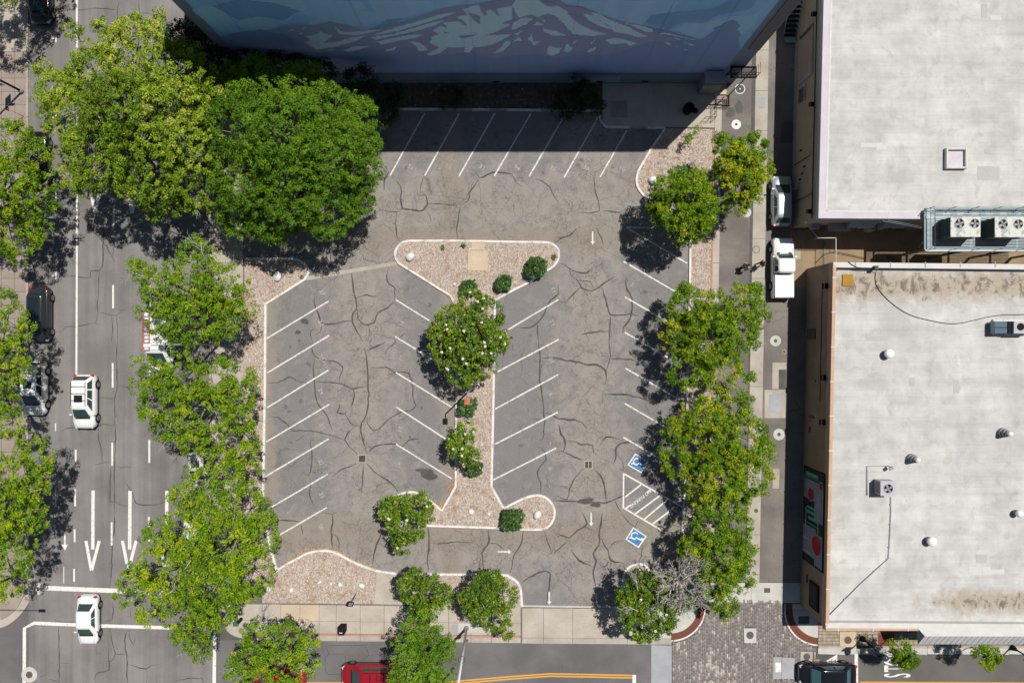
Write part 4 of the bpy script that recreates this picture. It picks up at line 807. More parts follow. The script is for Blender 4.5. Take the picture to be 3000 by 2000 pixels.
wallpoly('painted_over_patch', [(1732, 222), (1818, 222), (1815, 239), (1730, 239)], mural('paint_patch', c(136, 156, 178, .95), c(140, 160, 180, .95)), .14)
for x in (-13.5, -1.4, 7.7, 11.7): MB().box(x, YW - .12, .5, .55, .06, .16).build('wall_vent', M['black'], mb_)
for x in (-20, -11, -3, 4.5, 11, 15.4): MB().box(x, YW + .02, 9.9, .015, .02, 16).build('panel_joint', m_cl2, mb_)
# ribbed siding near the corner, landing with rails, annex
for k in range(6): MB().box(18.62 + k * .16, YW - .02, 12.4, .10, .14, 11).build('siding_rib', paint('siding_grey', c(150, 146, 150), .6) if k == 0 else bpy.data.materials['siding_grey'], mb_)
ld = thing('wall_landing', (19.3, 22.5, 3.5), 'black steel landing with rails on the corner of the mural building', 'landing')
for k in range(9): MB().box(19.35, 22.12 + k * .1, 3.55, 2.1, .03, .04).build('grating_bar', M['black'], ld)
for x in (18.3, 19.2, 20.4): MB().box(x, 22.5, 3.55, .08, .9, .12).build('cross_beam', M['black'], ld)
for y in (22.05, 22.93): MB().box(19.35, y, 3.52, 2.2, .08, .16).build('edge_beam', M['black'], ld)
for x in (18.3, 18.8, 19.3, 19.8, 20.4): MB().tube([(x, 22.05, 3.5), (x, 22.05, 4.55)], .022).build('rail_post', M['black'], ld)
for z in (4.1, 4.55): MB().tube([(18.3, 22.93, z), (18.3, 22.05, z), (20.4, 22.05, z), (20.4, 22.93, z)], .025).build('rail', M['black'], ld)
for x in (18.5, 20.3): MB().tube([(x, 22.9, 3.5), (x, 22.9, 0)], .05).build('leg', M['black'], ld)
an = thing('wall_annex', (17.2, 22.4, 0), 'small grey block annex with a sloped top against the mural wall', 'annex')
m_an = mat2('annex_render', c(150, 148, 146), c(164, 162, 158), 1.5, 14)
MB().add([(16.45, 21.9, 0), (18.05, 21.9, 0), (18.05, YW - .09, 0), (16.45, YW - .09, 0), (16.45, 21.9, 2.1), (18.05, 21.9, 2.1), (18.05, YW - .09, 2.7), (16.45, YW - .09, 2.7)], [[4, 5, 6, 7], [0, 1, 5, 4], [1, 2, 6, 5], [3, 0, 4, 7]]).build('wall', m_an, an)
MB().box(17.25, 22.4, 2.75, 1.75, 1.0, .06).build('lid', M['conc_g'], an)
cr_ = thing('corner_railing', (17.6, 19.7, 0), 'black tube railing at the corner of the shaded concrete apron', 'railing')
for z in (.55, 1.0): MB().tube([(16.9, 19.6, z), (17.85, 19.6, z), (17.85, 20.9, z)], .025).build('rail', M['black'], cr_)
for p in ((16.9, 19.6), (17.35, 19.6), (17.85, 19.6), (17.85, 20.1), (17.85, 20.5), (17.85, 20.9)): MB().tube([(p[0], p[1], 0), (p[0], p[1], 1.0)], .02).build('post', M['black'], cr_)
hr = thing('low_handrail', (18.6, 21.0, 0), 'short black handrail across the tan slab beside the alley', 'railing')
MB().tube([(18.05, 20.95, .9), (19.0, 20.95, .9)], .02).build('rail', M['black'], hr)
for x in (18.08, 18.97): MB().tube([(x, 20.95, 0), (x, 20.95, .9)], .02).build('post', M['black'], hr)
MB().tube([(18.5, 21.3, 0), (18.5, 21.3, 1.1)], .045).build('bollard', M['kerb_r'], hr)
rb_ = thing('round_bin', W(2012, 325, 0), 'round black litter bin standing on the shaded apron', 'bin')
w = W(2012, 325); MB().lathe(w.x, w.y, [(.42, .13), (.48, .9), (.36, .92), (.34, .6)], 18).build('barrel', M['black'], rb_)
disc(pad, 2035, 326, .27, M['black'], .13, .14)

# ---- north building
m_nw = mat2('beige_stucco', c(188, 174, 152), c(200, 186, 164), .8, 12, spk=.08); m_nw2 = mat2('pink_stucco', c(176, 156, 150), c(186, 166, 158), .8, 12, spk=.08)
m_cap = mat2('parapet_cap', c(214, 206, 214), c(224, 218, 224), .8, 6, spk=.05); m_white = mat2('white_coping', c(232, 230, 226, .72), c(220, 218, 214, .72), 1, 6, spk=.05)
def building(name, px_quad, z, label, walls, deck_drop, caps, roofm, base=0):
    P = [W(x, y, z) for x, y in px_quad]; Ct = ctr(P); b = thing(name, (Ct.x, Ct.y, 0), label, 'building'); n = 4
    MB().prism([tuple(p.xy) for p in P], 0, z - deck_drop - .02).build('wall', walls, b)
    def inset(P, ds):
        out = []
        for i in range(n):
            p0, p1, p2 = P[i - 1].xy, P[i].xy, P[(i + 1) % n].xy; d0 = (p1 - p0).normalized(); d1 = (p2 - p1).normalized()
            # lines shifted inwards
            q0 = Vector((-d0.y, d0.x)) * sgn * ds[i - 1]; q1 = Vector((-d1.y, d1.x)) * sgn * ds[i]
            a = p0 + q0; bq = p1 + q1; den = d0.x * d1.y - d0.y * d1.x; tt = ((bq.x - a.x) * d1.y - (bq.y - a.y) * d1.x) / den; out.append(a + d0 * tt)
        return out
    ar = sum(p.x * q.y - q.x * p.y for p, q in zip(P, P[1:] + P[:1])); sgn = 1 if ar > 0 else -1
    I = inset(P, [w_ for w_, _ in caps]); Oo = inset(P, [-.004] * 4)
    MB().prism([tuple(p) for p in I], z - deck_drop - .3, z - deck_drop).build('roof', roofm((Ct.x, Ct.y)), b)
    for i in range(n):
        j = (i + 1) % n; MB().prism([tuple(Oo[i]), tuple(Oo[j]), tuple(I[j]), tuple(I[i])], z - deck_drop - .25, z).build('parapet', caps[i][1], b)
    return b, P, I
nb, NP, NI = building('north_building', [(2417, -160), (3260, -160), (3260, 645), (2398, 639)], 5.4, 'beige flat-roofed building at upper right with a white roof', m_nw, .3, [(.5, m_cap), (.6, m_cap), (.58, m_cap), (.62, m_cap)], lambda o: roof_mat('white_roof_north'))
# bright flashing strip inside the parapet
for a, b_ in ((NI[3], NI[0]), (NI[2], NI[3])):
    mb = MB(); d = (b_ - a).normalized(); ribbon_mesh(mb, [a, b_], .16, 5.41); mb.build('flashing', m_white, nb)
def nwx(y): a, b_ = NP[3], NP[0]; k = (y - a.y) / (b_.y - a.y); return a.x + (b_.x - a.x) * k
def wbox(parent, y0, y1, z0, z1, m, name, d=.06, wx=nwx, inn=.03):
    x0, x1 = wx(y0), wx(y1); mb = MB()
    vs = [(x0 + inn, y0, z0), (x1 + inn, y1, z0), (x1 - d, y1, z0), (x0 - d, y0, z0), (x0 + inn, y0, z1), (x1 + inn, y1, z1), (x1 - d, y1, z1), (x0 - d, y0, z1)]
    mb.add(vs, [[0, 1, 2, 3], [7, 6, 5, 4], [0, 4, 5, 1], [1, 5, 6, 2], [2, 6, 7, 3], [3, 7, 4, 0]]); return mb.build(name, m, parent)
wbox(nb, 22.4, 26.3, 1.2, 3.6, m_nw2, 'blocked_window', .05); wbox(nb, 22.3, 22.42, 1.1, 3.7, M['conc_g'], 'window_reveal', .12); wbox(nb, 26.28, 26.5, 1.1, 3.7, M['patch'], 'window_reveal', .12); wbox(nb, 22.42, 26.28, 3.6, 3.72, M['conc_w'], 'window_lintel', .14)
wbox(nb, 20.7, 21.9, 1.0, 2.3, M['patch'], 'blocked_window', .05); wbox(nb, 20.6, 22.0, 2.3, 2.42, M['conc_w'], 'window_lintel', .14)
wbox(nb, 10.2, 40, 4.2, 4.26, M['bark_d'], 'conduit', .07); wbox(nb, 10.1, 40, .0, .5, M['conc_g'], 'plinth', .05)
wbox(nb, 15.5, 15.56, .2, 3.6, M['patch'], 'wall_pipe', .08); wbox(nb, 12.2, 12.26, .2, 4.1, M['patch'], 'wall_pipe', .08); wbox(nb, 13.2, 13.8, 1.0, 1.6, M['conc_g'], 'meter_box', .16)
for k, y in enumerate((13.9, 14.3, 14.8, 16.4)): wbox(nb, y, y + .12, 1.6 + .4 * (k % 3), 1.85 + .4 * (k % 3), M['black'], 'wall_fixture', .1)
for k, y in enumerate((27.07, 19.6, 10.75)):
    l_ = wbox(nb, y - .16, y + .16, 4.0, 4.25, M['black'], 'wall_lamp', .42)
# south wall things of the north building
ysw = NP[3].y
MB().box(36, ysw - .03, .35, 22, .08, .7).build('plinth', M['patch'], nb)
for i, x in enumerate((29.15, 32.05)):
    hd = MB().add([(x - 1.05, ysw - .5, 2.6), (x + 1.05, ysw - .38, 2.9), (x + 1.05, ysw, 2.6), (x - 1.05, ysw, 2.3), (x - 1.05, ysw - .5, 3.7), (x + 1.05, ysw - .38, 3.9), (x + 1.05, ysw, 4.1), (x - 1.05, ysw, 4.1)], [[4, 5, 6, 7], [0, 1, 5, 4], [1, 2, 6, 5], [2, 3, 7, 6], [3, 0, 4, 7], [0, 3, 2, 1]]).build('duct_hood', M['conc_g'], nb)
    MB().box(x - .5, ysw - .5, 3.2, .5, .1, .5).build('louvre', M['patch'], nb)
MB().box(30.6, ysw - .3, 2.2, .55, .5, .9).build('wall_unit', M['conc_g'], nb); MB().box(26.6, ysw - .03, 1.2, 1.6, .06, 2.2).build('door', M['bark_d'], nb); MB().box(27.6, ysw - .35, 3.1, 1.9, .7, .1).build('door_canopy', m_nw2, nb); MB().box(25.7, ysw - .2, 2.6, .7, .4, .5).build('wall_unit', M['galv'], nb)
for x in (27.9, 28.2, 28.4): MB().box(x, ysw - .03, 1.3, .05, .06, 2.2).build('wall_pipe', M['conc_g'], nb)
# roof hatch
hz_ = 5.1
q = [W(2775, 436, 5.4), W(2831, 436, 5.4), W(2831, 491, 5.4), W(2775, 491, 5.4)]
hx0, hy0, hx1, hy1 = q[3].x, q[3].y, q[1].x, q[1].y
hatch = thing('roof_hatch', ((hx0 + hx1) / 2, (hy0 + hy1) / 2, hz_), 'square white framed skylight alone on the upper white roof', 'skylight')
for bx in ((hx0, (hy0 + hy1) / 2, .16, hy1 - hy0 + .16), (hx1, (hy0 + hy1) / 2, .16, hy1 - hy0 + .16)): MB().box(bx[0], bx[1], hz_ + .17, bx[2], bx[3], .36, bev=.03).build('frame_bar', m_white, hatch)
for by in (hy0, hy1): MB().box((hx0 + hx1) / 2, by, hz_ + .165, hx1 - hx0 - .16, .16, .34, bev=.03).build('frame_bar', m_white, hatch)
MB().box((hx0 + hx1) / 2, (hy0 + hy1) / 2, hz_ + .06, hx1 - hx0 - .2, hy1 - hy0 - .2, .1).build('panel', m_cap, hatch)

# ---- south building
m_sw = mat2('brown_stucco', c(156, 136, 116), c(172, 152, 132), .8, 14, spk=.12); m_sal = mat2('salmon_cap', c(206, 172, 142), c(216, 184, 156), 1, 8, spk=.06)
sb, SP, SI = building('south_building', [(2441, 768), (3260, 777), (3260, 1844), (2419, 1838)], 4.95, 'brown-walled flat-roofed building at lower right, white roof with brown stains', m_sw, .5, [(.42, m_white), (.42, m_white), (.42, m_white), (.26, m_sal)], lambda o: roof_mat('white_roof_south', o))
def swx(y): a, b_ = SP[3], SP[0]; k = (y - a.y) / (b_.y - a.y); return a.x + (b_.x - a.x) * k
for i in range(11):
    y = 5.2 - i * 2.82; MB().box(swx(y) + .13, y, 4.955, .34, .09, .03).build('coping_clip', m_white, sb)
for i in range(9): MB().box(28 + i * 2.85, SP[0].y - .21, 4.955, .10, .44, .03).build('coping_clip', M['conc_g'], sb)
# south face: salmon fascia then bumped-out canopy
yb = SP[3].y
MB().box((26.0 + 33.2) / 2 - .2, yb - .13, 4.6, 33.2 - 25.6, .26, .6).build('fascia', m_sal, sb)
for i in range(3): MB().box(26.6 + i * 2.85, yb - .13, 4.91, .08, .3, .04).build('coping_clip', m_white, sb)
MB().add([(33.0, yb, 3.2), (33.7, yb - .68, 3.2), (33.7, yb - .68, 4.94), (33.0, yb, 4.94)], [[0, 1, 2, 3]]).build('return_wall', m_sw, sb)
MB().prism([(33.0, yb + .05), (33.7, yb - .7), (49, yb - .72), (49, yb + .05)], 4.6, 4.93).build('parapet', m_white, sb)
MB().box(41.5, yb - .1, 1.8, 15.2, .3, 3.6).build('shopfront_wall', m_sw, sb)
m_can = mat2('canopy_white', c(214, 214, 216), c(226, 226, 228), 1, 6, spk=.05)
for i in range(33):
    x = 34.0 + i * .44
    MB().add([(x, yb - .72, 4.55), (x + .42, yb - .72, 4.55), (x + .42, yb - 2.0, 3.45), (x, yb - 2.0, 3.45), (x, yb - .72, 4.5), (x + .42, yb - .72, 4.5), (x + .42, yb - 2.0, 3.4), (x, yb - 2.0, 3.4)], [[3, 2, 1, 0], [4, 5, 6, 7], [0, 1, 5, 4], [1, 2, 6, 5], [2, 3, 7, 6], [3, 0, 4, 7]]).build('canopy_panel', m_can, sb)
    MB().add([(x + .42, yb - .72, 4.56), (x + .45, yb - .72, 4.56), (x + .45, yb - 2.0, 3.46), (x + .42, yb - 2.0, 3.46)], [[0, 3, 2, 1]]).build('canopy_seam', M['patch'], sb)
MB().add([(34.0, yb - .72, 4.5), (34.0, yb - .72, 3.2), (34.0, yb - 2.0, 3.4)], [[0, 1, 2]]).build('canopy_side', m_can, sb)
MB().box(29.6, yb + .25, 1.5, 3.6, .1, 3.0).build('entry_recess', M['black'], sb)
# abstract painted panel on the west wall
def sw(y0, y1, z0, z1, m, name, d): return wbox(sb, y0, y1, z0, z1, m, name, d, swx, .0)
m_dk = mat2('panel_dark_green', c(40, 52, 50), c(52, 64, 62), 1, 8); m_pg = mat2('panel_blue_grey', c(150, 158, 172), c(164, 170, 182), 1, 8); m_tl = mat2('panel_teal', c(96, 190, 176), c(110, 200, 186), 1, 8); m_rd = mat2('panel_red', c(190, 36, 44), c(200, 46, 54), 1, 8); m_pw = mat2('panel_white', c(220, 226, 230), c(228, 232, 236), 1, 8)
sw(-19.1, -10.9, .35, 4.4, M['black'], 'mural_frame', .05); sw(-19.0, -11.0, .45, 4.3, m_dk, 'mural_ground', .07)
for i, (a, b_, z0, z1) in enumerate(((-13.6, -11.9, .5, 4.2), (-15.2, -13.6, 2.6, 4.2), (-18.4, -15.9, .5, 3.0), (-18.9, -16.2, 3.0, 4.2))): sw(a, b_, z0, z1, m_pg, 'mural_grey_block', .08 + .002 * i)
for i, (a, b_, z0, z1) in enumerate(((-11.6, -11.3, .8, 3.2), (-11.75, -11.7, .5, 4.1), (-14.4, -14.2, 1.2, 3.0), (-14.8, -14.55, 1.0, 3.2), (-15.3, -15.05, 1.5, 3.2), (-15.7, -15.62, .6, 3.4))): sw(a, b_, z0, z1, m_tl, 'mural_teal_bar', .09 + .002 * i)
for i, (a, b_, z0, z1) in enumerate(((-16.8, -12.9, 3.35, 3.42), (-18.0, -14.4, 1.0, 1.05), (-18.2, -18.14, .6, 2.2), (-17.1, -17.05, .5, 1.4), (-18.95, -18.2, 2.9, 2.95))): sw(a, b_, z0, z1, m_pw, 'mural_white_line', .105 + .002 * i)
def wdisc(y, z, r, m, d, name):
    vs = [(swx(y) - d, y + r * math.cos(a), z + r * math.sin(a)) for a in [2 * math.pi * k / 24 for k in range(24)]]; MB().add(vs, [list(range(24))[::-1]]).build(name, m, sb)
for y, z, r in ((-13.1, 1.95, .52), (-12.1, 3.85, .27), (-17.15, 3.2, .8)): wdisc(y, z, r + .08, m_pw, .120, 'mural_ring'); wdisc(y, z, r + .04, m_dk, .123, 'mural_ring'); wdisc(y, z, r, m_rd if z != 3.85 else M['brick'] if False else m_rd, .126, 'mural_red_disc')
sw(-22.6, -20.4, 2.0, 3.7, M['black'], 'poster_frame', .12); sw(-22.4, -20.6, 2.2, 3.5, m_dk, 'poster', .14)
for y in (4.6, -3.0, -6.7): sw(y - .22, y + .22, 3.75, 4.15, M['black'], 'wall_lamp', .35)
for a, b_, z0, z1 in ((-3.5, -3.3, 1.6, 2.2), (-6.6, -6.4, 1.2, 2.0), (.2, 1.1, .5, 2.0), (-7.9, -7.4, 1.2, 1.4), (-20.9, -20.2, 1.3, 1.45)): sw(a, b_, z0, z1, M['patch'] if z1 < 2.1 else M['galv'], 'wall_fitting', .1)
sw(-5.0, 5.0, 3.1, 3.13, M['bark_d'], 'conduit', .05)
MB().tube([(swx(-4.6) - .08, -4.6, 4.3), (swx(-5.9) - .08, -5.9, 4.3)], .025).build('wall_pipe', m_pw, sb)
# --- roof equipment on the south building
DZ = 4.45
def vent(px, py, r, label, kind):
    w = W(px, py, DZ + .6); o = thing('roof_vent', (w.x, w.y, DZ), label, 'roof vent', 'round vents on the stained white roof')
    if kind == 'dome':
        MB().lathe(w.x, w.y, [(r * .75, DZ), (r * .75, DZ + .45)], 20).build('stack', M['galv'], o)
        MB().lathe(w.x, w.y, [(r, DZ + .42), (r, DZ + .56), (r * .8, DZ + .66), (r * .4, DZ + .71), (.01, DZ + .72)], 20).build('cap', M['white'], o)
    else:
        MB().lathe(w.x, w.y, [(r, DZ), (r, DZ + .3), (r * .86, DZ + .3)], 20).build('base', M['galv'], o)
        MB().lathe(w.x, w.y, [(r * .8, DZ + .3), (r * .8, DZ + .6), (r * .62, DZ + .6), (r * .62, DZ + .85)], 20).build('stack', M['galv'], o)
        MB().lathe(w.x, w.y, [(r * .5, DZ + .85), (r * .5, DZ + 1.05), (r * .3, DZ + 1.12), (.01, DZ + 1.14)], 20).build('cap', M['white'], o)
vent(2608, 1036, .38, 'domed white vent nearest the roof cable, highest of the dome vents', 'dome'); vent(2733, 1587, .38, 'domed white vent on the lower part of the stained roof', 'dome')
vent(2681, 1345, .38, 'stepped grey stack vent just above the small air conditioner', 'step'); vent(2950, 1269, .38, 'stepped grey stack vent near the right edge of the photo', 'step'); vent(2990, 1505, .3, 'small dark vent at the far right edge of the stained roof', 'dome')
def acunit(x0, x1, y0, y1, z0, z1, label, fans, body, top, fr=.36, loc='roof'):
    o = thing('air_conditioner', ((x0 + x1) / 2, (y0 + y1) / 2, z0), label, 'air conditioner')
    MB().box((x0 + x1) / 2, (y0 + y1) / 2, (z0 + z1) / 2 - .04, x1 - x0, y1 - y0, z1 - z0 - .08, bev=.02).build('cabinet', body, o)
    MB().box((x0 + x1) / 2, (y0 + y1) / 2, z1 - .03, x1 - x0 + .06, y1 - y0 + .06, .06, bev=.015).build('top_panel', top, o)
    for k in range(7): MB().box(x0 - .012, (y0 + y1) / 2, z0 + .25 + k * (z1 - z0 - .5) / 6, .02, (y1 - y0) * .8, .03).build('louvre', body, o)
    for fx, fy in fans:
        MB().lathe(fx, fy, [(fr + .03, z1 - .01), (fr + .03, z1 + .03), (fr, z1 + .03), (fr, z1 + .002)], 22).build('fan_ring', top, o)
        f = MB().lathe(fx, fy, [(fr, z1 + .003), (fr - .01, z1 + .006)], 22).build('fan_well', M['black'], o)
        b = MB()
        for k in range(4):
            a = k * math.pi / 2 + fx; ca, sa = math.cos(a), math.sin(a)
            P = [(.08, -.07), (fr * .9, -.12), (fr * .92, .08), (.08, .07)]
            b.add([(fx + x * ca - y * sa, fy + x * sa + y * ca, z1 + .012 + (.03 if y > 0 else 0)) for x, y in P], [[0, 1, 2, 3]])
        b.build('fan_blades', M['galv'], f); MB().lathe(fx, fy, [(.07, z1 + .01), (.07, z1 + .05)], 10).build('fan_hub', M['rust'], f)
    return o
m_acg = mat2('ac_grey_top', c(196, 192, 200), c(206, 202, 208), 2, 8, spk=.05); m_acd = mat2('ac_green', c(78, 96, 88), c(92, 110, 100), 1.5, 8, spk=.1)
t = NT('ac_top_flaking'); n = t.noise(1.3, 6, .7, dist=.6); M['flake'] = t.done(t.mix(t.ramp(n, .52, .56), c(222, 226, 214), c(176, 178, 180)), .7, n, .2)
acunit(29.75, 30.92, -12.42, -11.28, DZ + .1, 5.55, 'small single-fan grey air conditioner standing on the stained roof', [(30.35, -11.85)], m_acg, m_acg, .36)
pf = thing('pipe_frame', (29.3, -11, DZ), 'thin grey pipe loop on the roof around the small air conditioner', 'pipe')
p1, p2, p3 = W(2541, 1450, DZ + .1), W(2541, 1365, DZ + .1), W(2600, 1364, DZ + .1)
MB().tube([p1, p2, p3], .035).build('pipe', M['conc_g'], pf); MB().tube([p3, p3 + Vector((0, 0, .5))], .04).build('riser', M['galv'], pf); MB().box(p3.x + .05, p3.y - .12, DZ + .55, .35, .25, .1, rz=.5).build('junction', M['galv'], pf)
cd = thing('roof_conduit', W(2603, 1635, DZ), 'thin conduit running from the air conditioner to the lower roof corner', 'conduit')
pp = [W(x, y, DZ + .08) for x, y in ((2610, 1455), (2610, 1500), (2607, 1570), (2603, 1635), (2520, 1710), (2430, 1800))]
MB().tube(pp, .028, 5).build('pipe', M['galv'], cd)
for a, b_ in zip(pp, pp[1:]): MB().box(a.lerp(b_, .5).x, a.lerp(b_, .5).y, DZ + .05, .14, .1, .1).build('pipe_support', M['conc_g'], cd)
cb = thing('roof_cable', W(2700, 900, DZ), 'black cable sagging in a long curve across the stained roof', 'cable')
P = crom([W(x, y, DZ).xy for x, y in ((2474, 767), (2500, 785), (2560, 788), (2564, 800), (2566, 835), (2600, 878), (2660, 920), (2740, 942), (2800, 948), (2860, 936), (2920, 924), (3010, 921))], .4)
MB().tube([(p.x, p.y, (DZ + .04) if p.y < SP[0].y - .6 else 5.0) for p in P], .028, 5).build('cable_run', M['black'], cb)
jb = thing('junction_box', W(2566, 784, 5), 'small green-grey box on the coping where the roof cable starts', 'box'); w = W(2566, 784, 5.1); MB().box(w.x, w.y, 4.95, .3, .3, .6, bev=.02).build('box', m_acd, jb)
yh = thing('yellow_hatch', W(2482, 821, DZ), 'square yellow wooden board lying on the stained roof corner', 'board'); a, b_ = W(2467, 838, DZ), W(2498, 804, DZ)
MB().box((a.x + b_.x) / 2, (a.y + b_.y) / 2, DZ + .05, b_.x - a.x, b_.y - a.y, .09, bev=.01).build('board', mat2('yellow_board', c(196, 146, 50), c(176, 134, 60), 2, 10), yh)
w = W(2453, 788, DZ); dr = thing('roof_drain', (w.x, w.y, DZ), 'small round brown drain in the top left corner of the stained roof', 'drain'); MB().lathe(w.x, w.y, [(.16, DZ), (.16, DZ + .04), (.09, DZ + .05)], 14).build('ring', M['rust'], dr)
a, b_ = W(2908, 982, DZ + .1), W(3040, 936, DZ + .1)
sk = thing('glazed_roof_unit', ((a.x + b_.x) / 2, (a.y + b_.y) / 2, DZ), 'low roof unit with a dark glazed panel and a fan, at the right edge', 'roof unit')
MB().box((a.x + b_.x) / 2, (a.y + b_.y) / 2, DZ + .1, b_.x - a.x, b_.y - a.y, .2, bev=.02).build('kerb_frame', m_white, sk)
a, b_ = W(2916, 977, DZ + .9), W(2954, 941, DZ + .9); gl = paint('tinted_glass', c(120, 146, 156), .08, .3)
MB().box((a.x + b_.x) / 2, (a.y + b_.y) / 2, DZ + .5, b_.x - a.x, b_.y - a.y, .6, bev=.03).build('glazed_hood', gl, sk); MB().box((a.x + b_.x) / 2, (a.y + b_.y) / 2, DZ + .81, b_.x - a.x, .05, .03).build('glazing_bar', M['black'], sk)
MB().box(b_.x + .18, (a.y + b_.y) / 2, DZ + .5, .3, b_.y - a.y, .7).build('black_panel', M['black'], sk); MB().box(b_.x + 1.1, (a.y + b_.y) / 2, DZ + .6, 1.5, b_.y - a.y, .9, bev=.02).build('fan_housing', m_acg, sk)
w = W(2990, 957, DZ + 1.05); MB().lathe(w.x, w.y, [(.3, DZ + 1.05), (.3, DZ + 1.08), (.2, DZ + 1.06)], 18).build('fan_well', M['black'], sk)

g6 = random.Random(9); pm = [mat2('roof_patch_%s' % n_, c(*q), c(*[v + 8 for v in q]), 1, 8, spk=.05) for n_, q in (('light', (216, 215, 212)), ('grey', (192, 190, 186)))]
for i in range(16):
    z_, (xa, xb, ya, yb_), pr = ((5.1, (27.5, 40, 12.5, 27), nb), (DZ, (28.5, 40, -19, 2), sb))[i % 2]
    x, y, sx, sy = g6.uniform(xa, xb), g6.uniform(ya, yb_), g6.choice((.5, .9, 1.8)), g6.choice((.4, .7, 1.1)); MB().box(x, y, z_ + .004 + .0006 * i, sx, sy, .006).build('roof_patch', pm[(i // 2) % 2], pr)
# ---- steel deck over the passage with its two chillers
dk = thing('steel_deck', (39, 9, 5.8), 'green-grey steel grating deck on posts spanning the service passage', 'steel deck')
X0, X1, Y0, Y1, ZD = 33.2, 46, 7.3, 10.63, 5.8; m_st = paint('deck_steel', c(110, 130, 136), .5, .3); m_sl = paint('deck_steel_light', c(176, 192, 200), .45, .3)
mb = MB()
for k in range(26): mb.box((X0 + X1) / 2 + .4, Y0 + .12 + k * .122, ZD, X1 - X0 - .8, .05, .03)
g_ = mb.build('grating_bars', m_sl, dk); g_['kind'] = 'stuff'
mb = MB()
for k in range(34): mb.box(X0 + .38, Y0 + .05 + k * .097, ZD, .55, .045, .03)
mb.build('walkway_bars', m_sl, dk)['kind'] = 'stuff'
for y in (Y0, Y1, 9.95): MB().box((X0 + X1) / 2, y, ZD - .12, X1 - X0, .14, .26).build('edge_beam', m_st if y != Y0 else m_sl, dk)
for x in (X0, X0 + .75, 36.9, 40.6, 44.3): MB().box(x, (Y0 + Y1) / 2, ZD - .16, .14, Y1 - Y0 - .16, .2).build('cross_beam', m_st, dk)
for k in range(9): MB().box(34.5 + k * 1.15, 10.2, ZD - .1, .22, .7, .1).build('bracket', m_acd, dk)
for x in (33.4, 36.9, 40.6, 44.3):
    MB().box(x, Y0 + .1, (ZD - .3) / 2, .16, .16, ZD - .3).build('post', m_st, dk)
    MB().tube([(x, Y0 + .1, 4.2), (x + 1.1, Y0 + .1, ZD - .25)], .05).build('brace', m_st, dk); MB().tube([(x, Y0 + .1, 4.2), (x, Y0 + 1.2, ZD - .25)], .05).build('brace', m_st, dk)
for z in (6.3, 6.85): MB().tube([(X1, Y1, z), (X0 + .1, Y1, z), (X0 + .1, Y0, z), (X1, Y0, z)], .025).build('rail', m_sl, dk)
for x in [X0 + .1 + i * 1.8 for i in range(7)]:
    for y in (Y0, Y1): MB().tube([(x, y, ZD), (x, y, 6.85)], .025).build('rail_post', m_st, dk)
for k in range(2): MB().tube([(33.1 - .0, 9.1 + k * .12, 5.55), (31.2, 9.5 + k * .12, 5.5), (30.0 + k * .4, 9.7 + k * .05, 5.45), (29.9 + k * .45, 10.2, 5.3)], .03).build('refrigerant_pipe', m_st, dk)
acunit(34.25, 36.52, 8.17, 9.7, ZD + .02, 7.35, 'left of the two green twin-fan chillers on the steel deck', [(34.92, 9.2), (36.1, 9.2)], m_acd, M['flake'])
acunit(37.7, 40.1, 8.15, 9.66, ZD + .02, 7.35, 'right of the two green twin-fan chillers, cut by the photo edge', [(38.3, 9.15), (39.5, 9.15)], m_acd, M['flake'])
# ---- passage gate
gt = thing('passage_gate', (26.8, 8.8, 0), 'pale metal framed gate closing the passage between the two buildings', 'gate'); zg = 2.3
pts = [W(2396, 697, zg), W(2449, 697, zg), W(2449, 775, zg)]
for a, b_ in zip(pts, pts[1:]):
    MB().tube([a, b_], .03).build('top_rail', M['white'], gt); MB().tube([a - Vector((0, 0, zg - .15)), b_ - Vector((0, 0, zg - .15))], .03).build('bottom_rail', M['galv'], gt)
    n = int((b_ - a).length / .14)
    for k in range(n): p = a.lerp(b_, k / n); MB().tube([p, p - Vector((0, 0, zg - .15))], .008, 4).build('bar', M['galv'], gt)
for p in pts + [pts[1].lerp(pts[2], .5)]: MB().tube([p - Vector((0, 0, zg)), p + Vector((0, 0, .05))], .04).build('post', M['galv'], gt)
MB().tube([pts[0], W(2360, 650, 4.2)], .02).build('stay', M['galv'], gt)
# parked handcart-like ladder rack in the north shadow
sg = thing('folded_stair', (25.0, 28.3, 0), 'dark slatted metal stair folded against the beige wall', 'stair')
for k in range(8): MB().box(24.55, 27.0 + k * .33, .3 + k * .2, 1.0, .26, .05).build('step', M['black'], sg)
for x in (24.0, 25.05): MB().tube([(x, 26.9, .25), (x, 29.6, 1.9)], .04).build('stringer', M['galv'], sg)
MB().box(24.6, 26.6, .32, 1.0, .5, .08, bev=.02).build('landing_plate', M['galv'], sg)
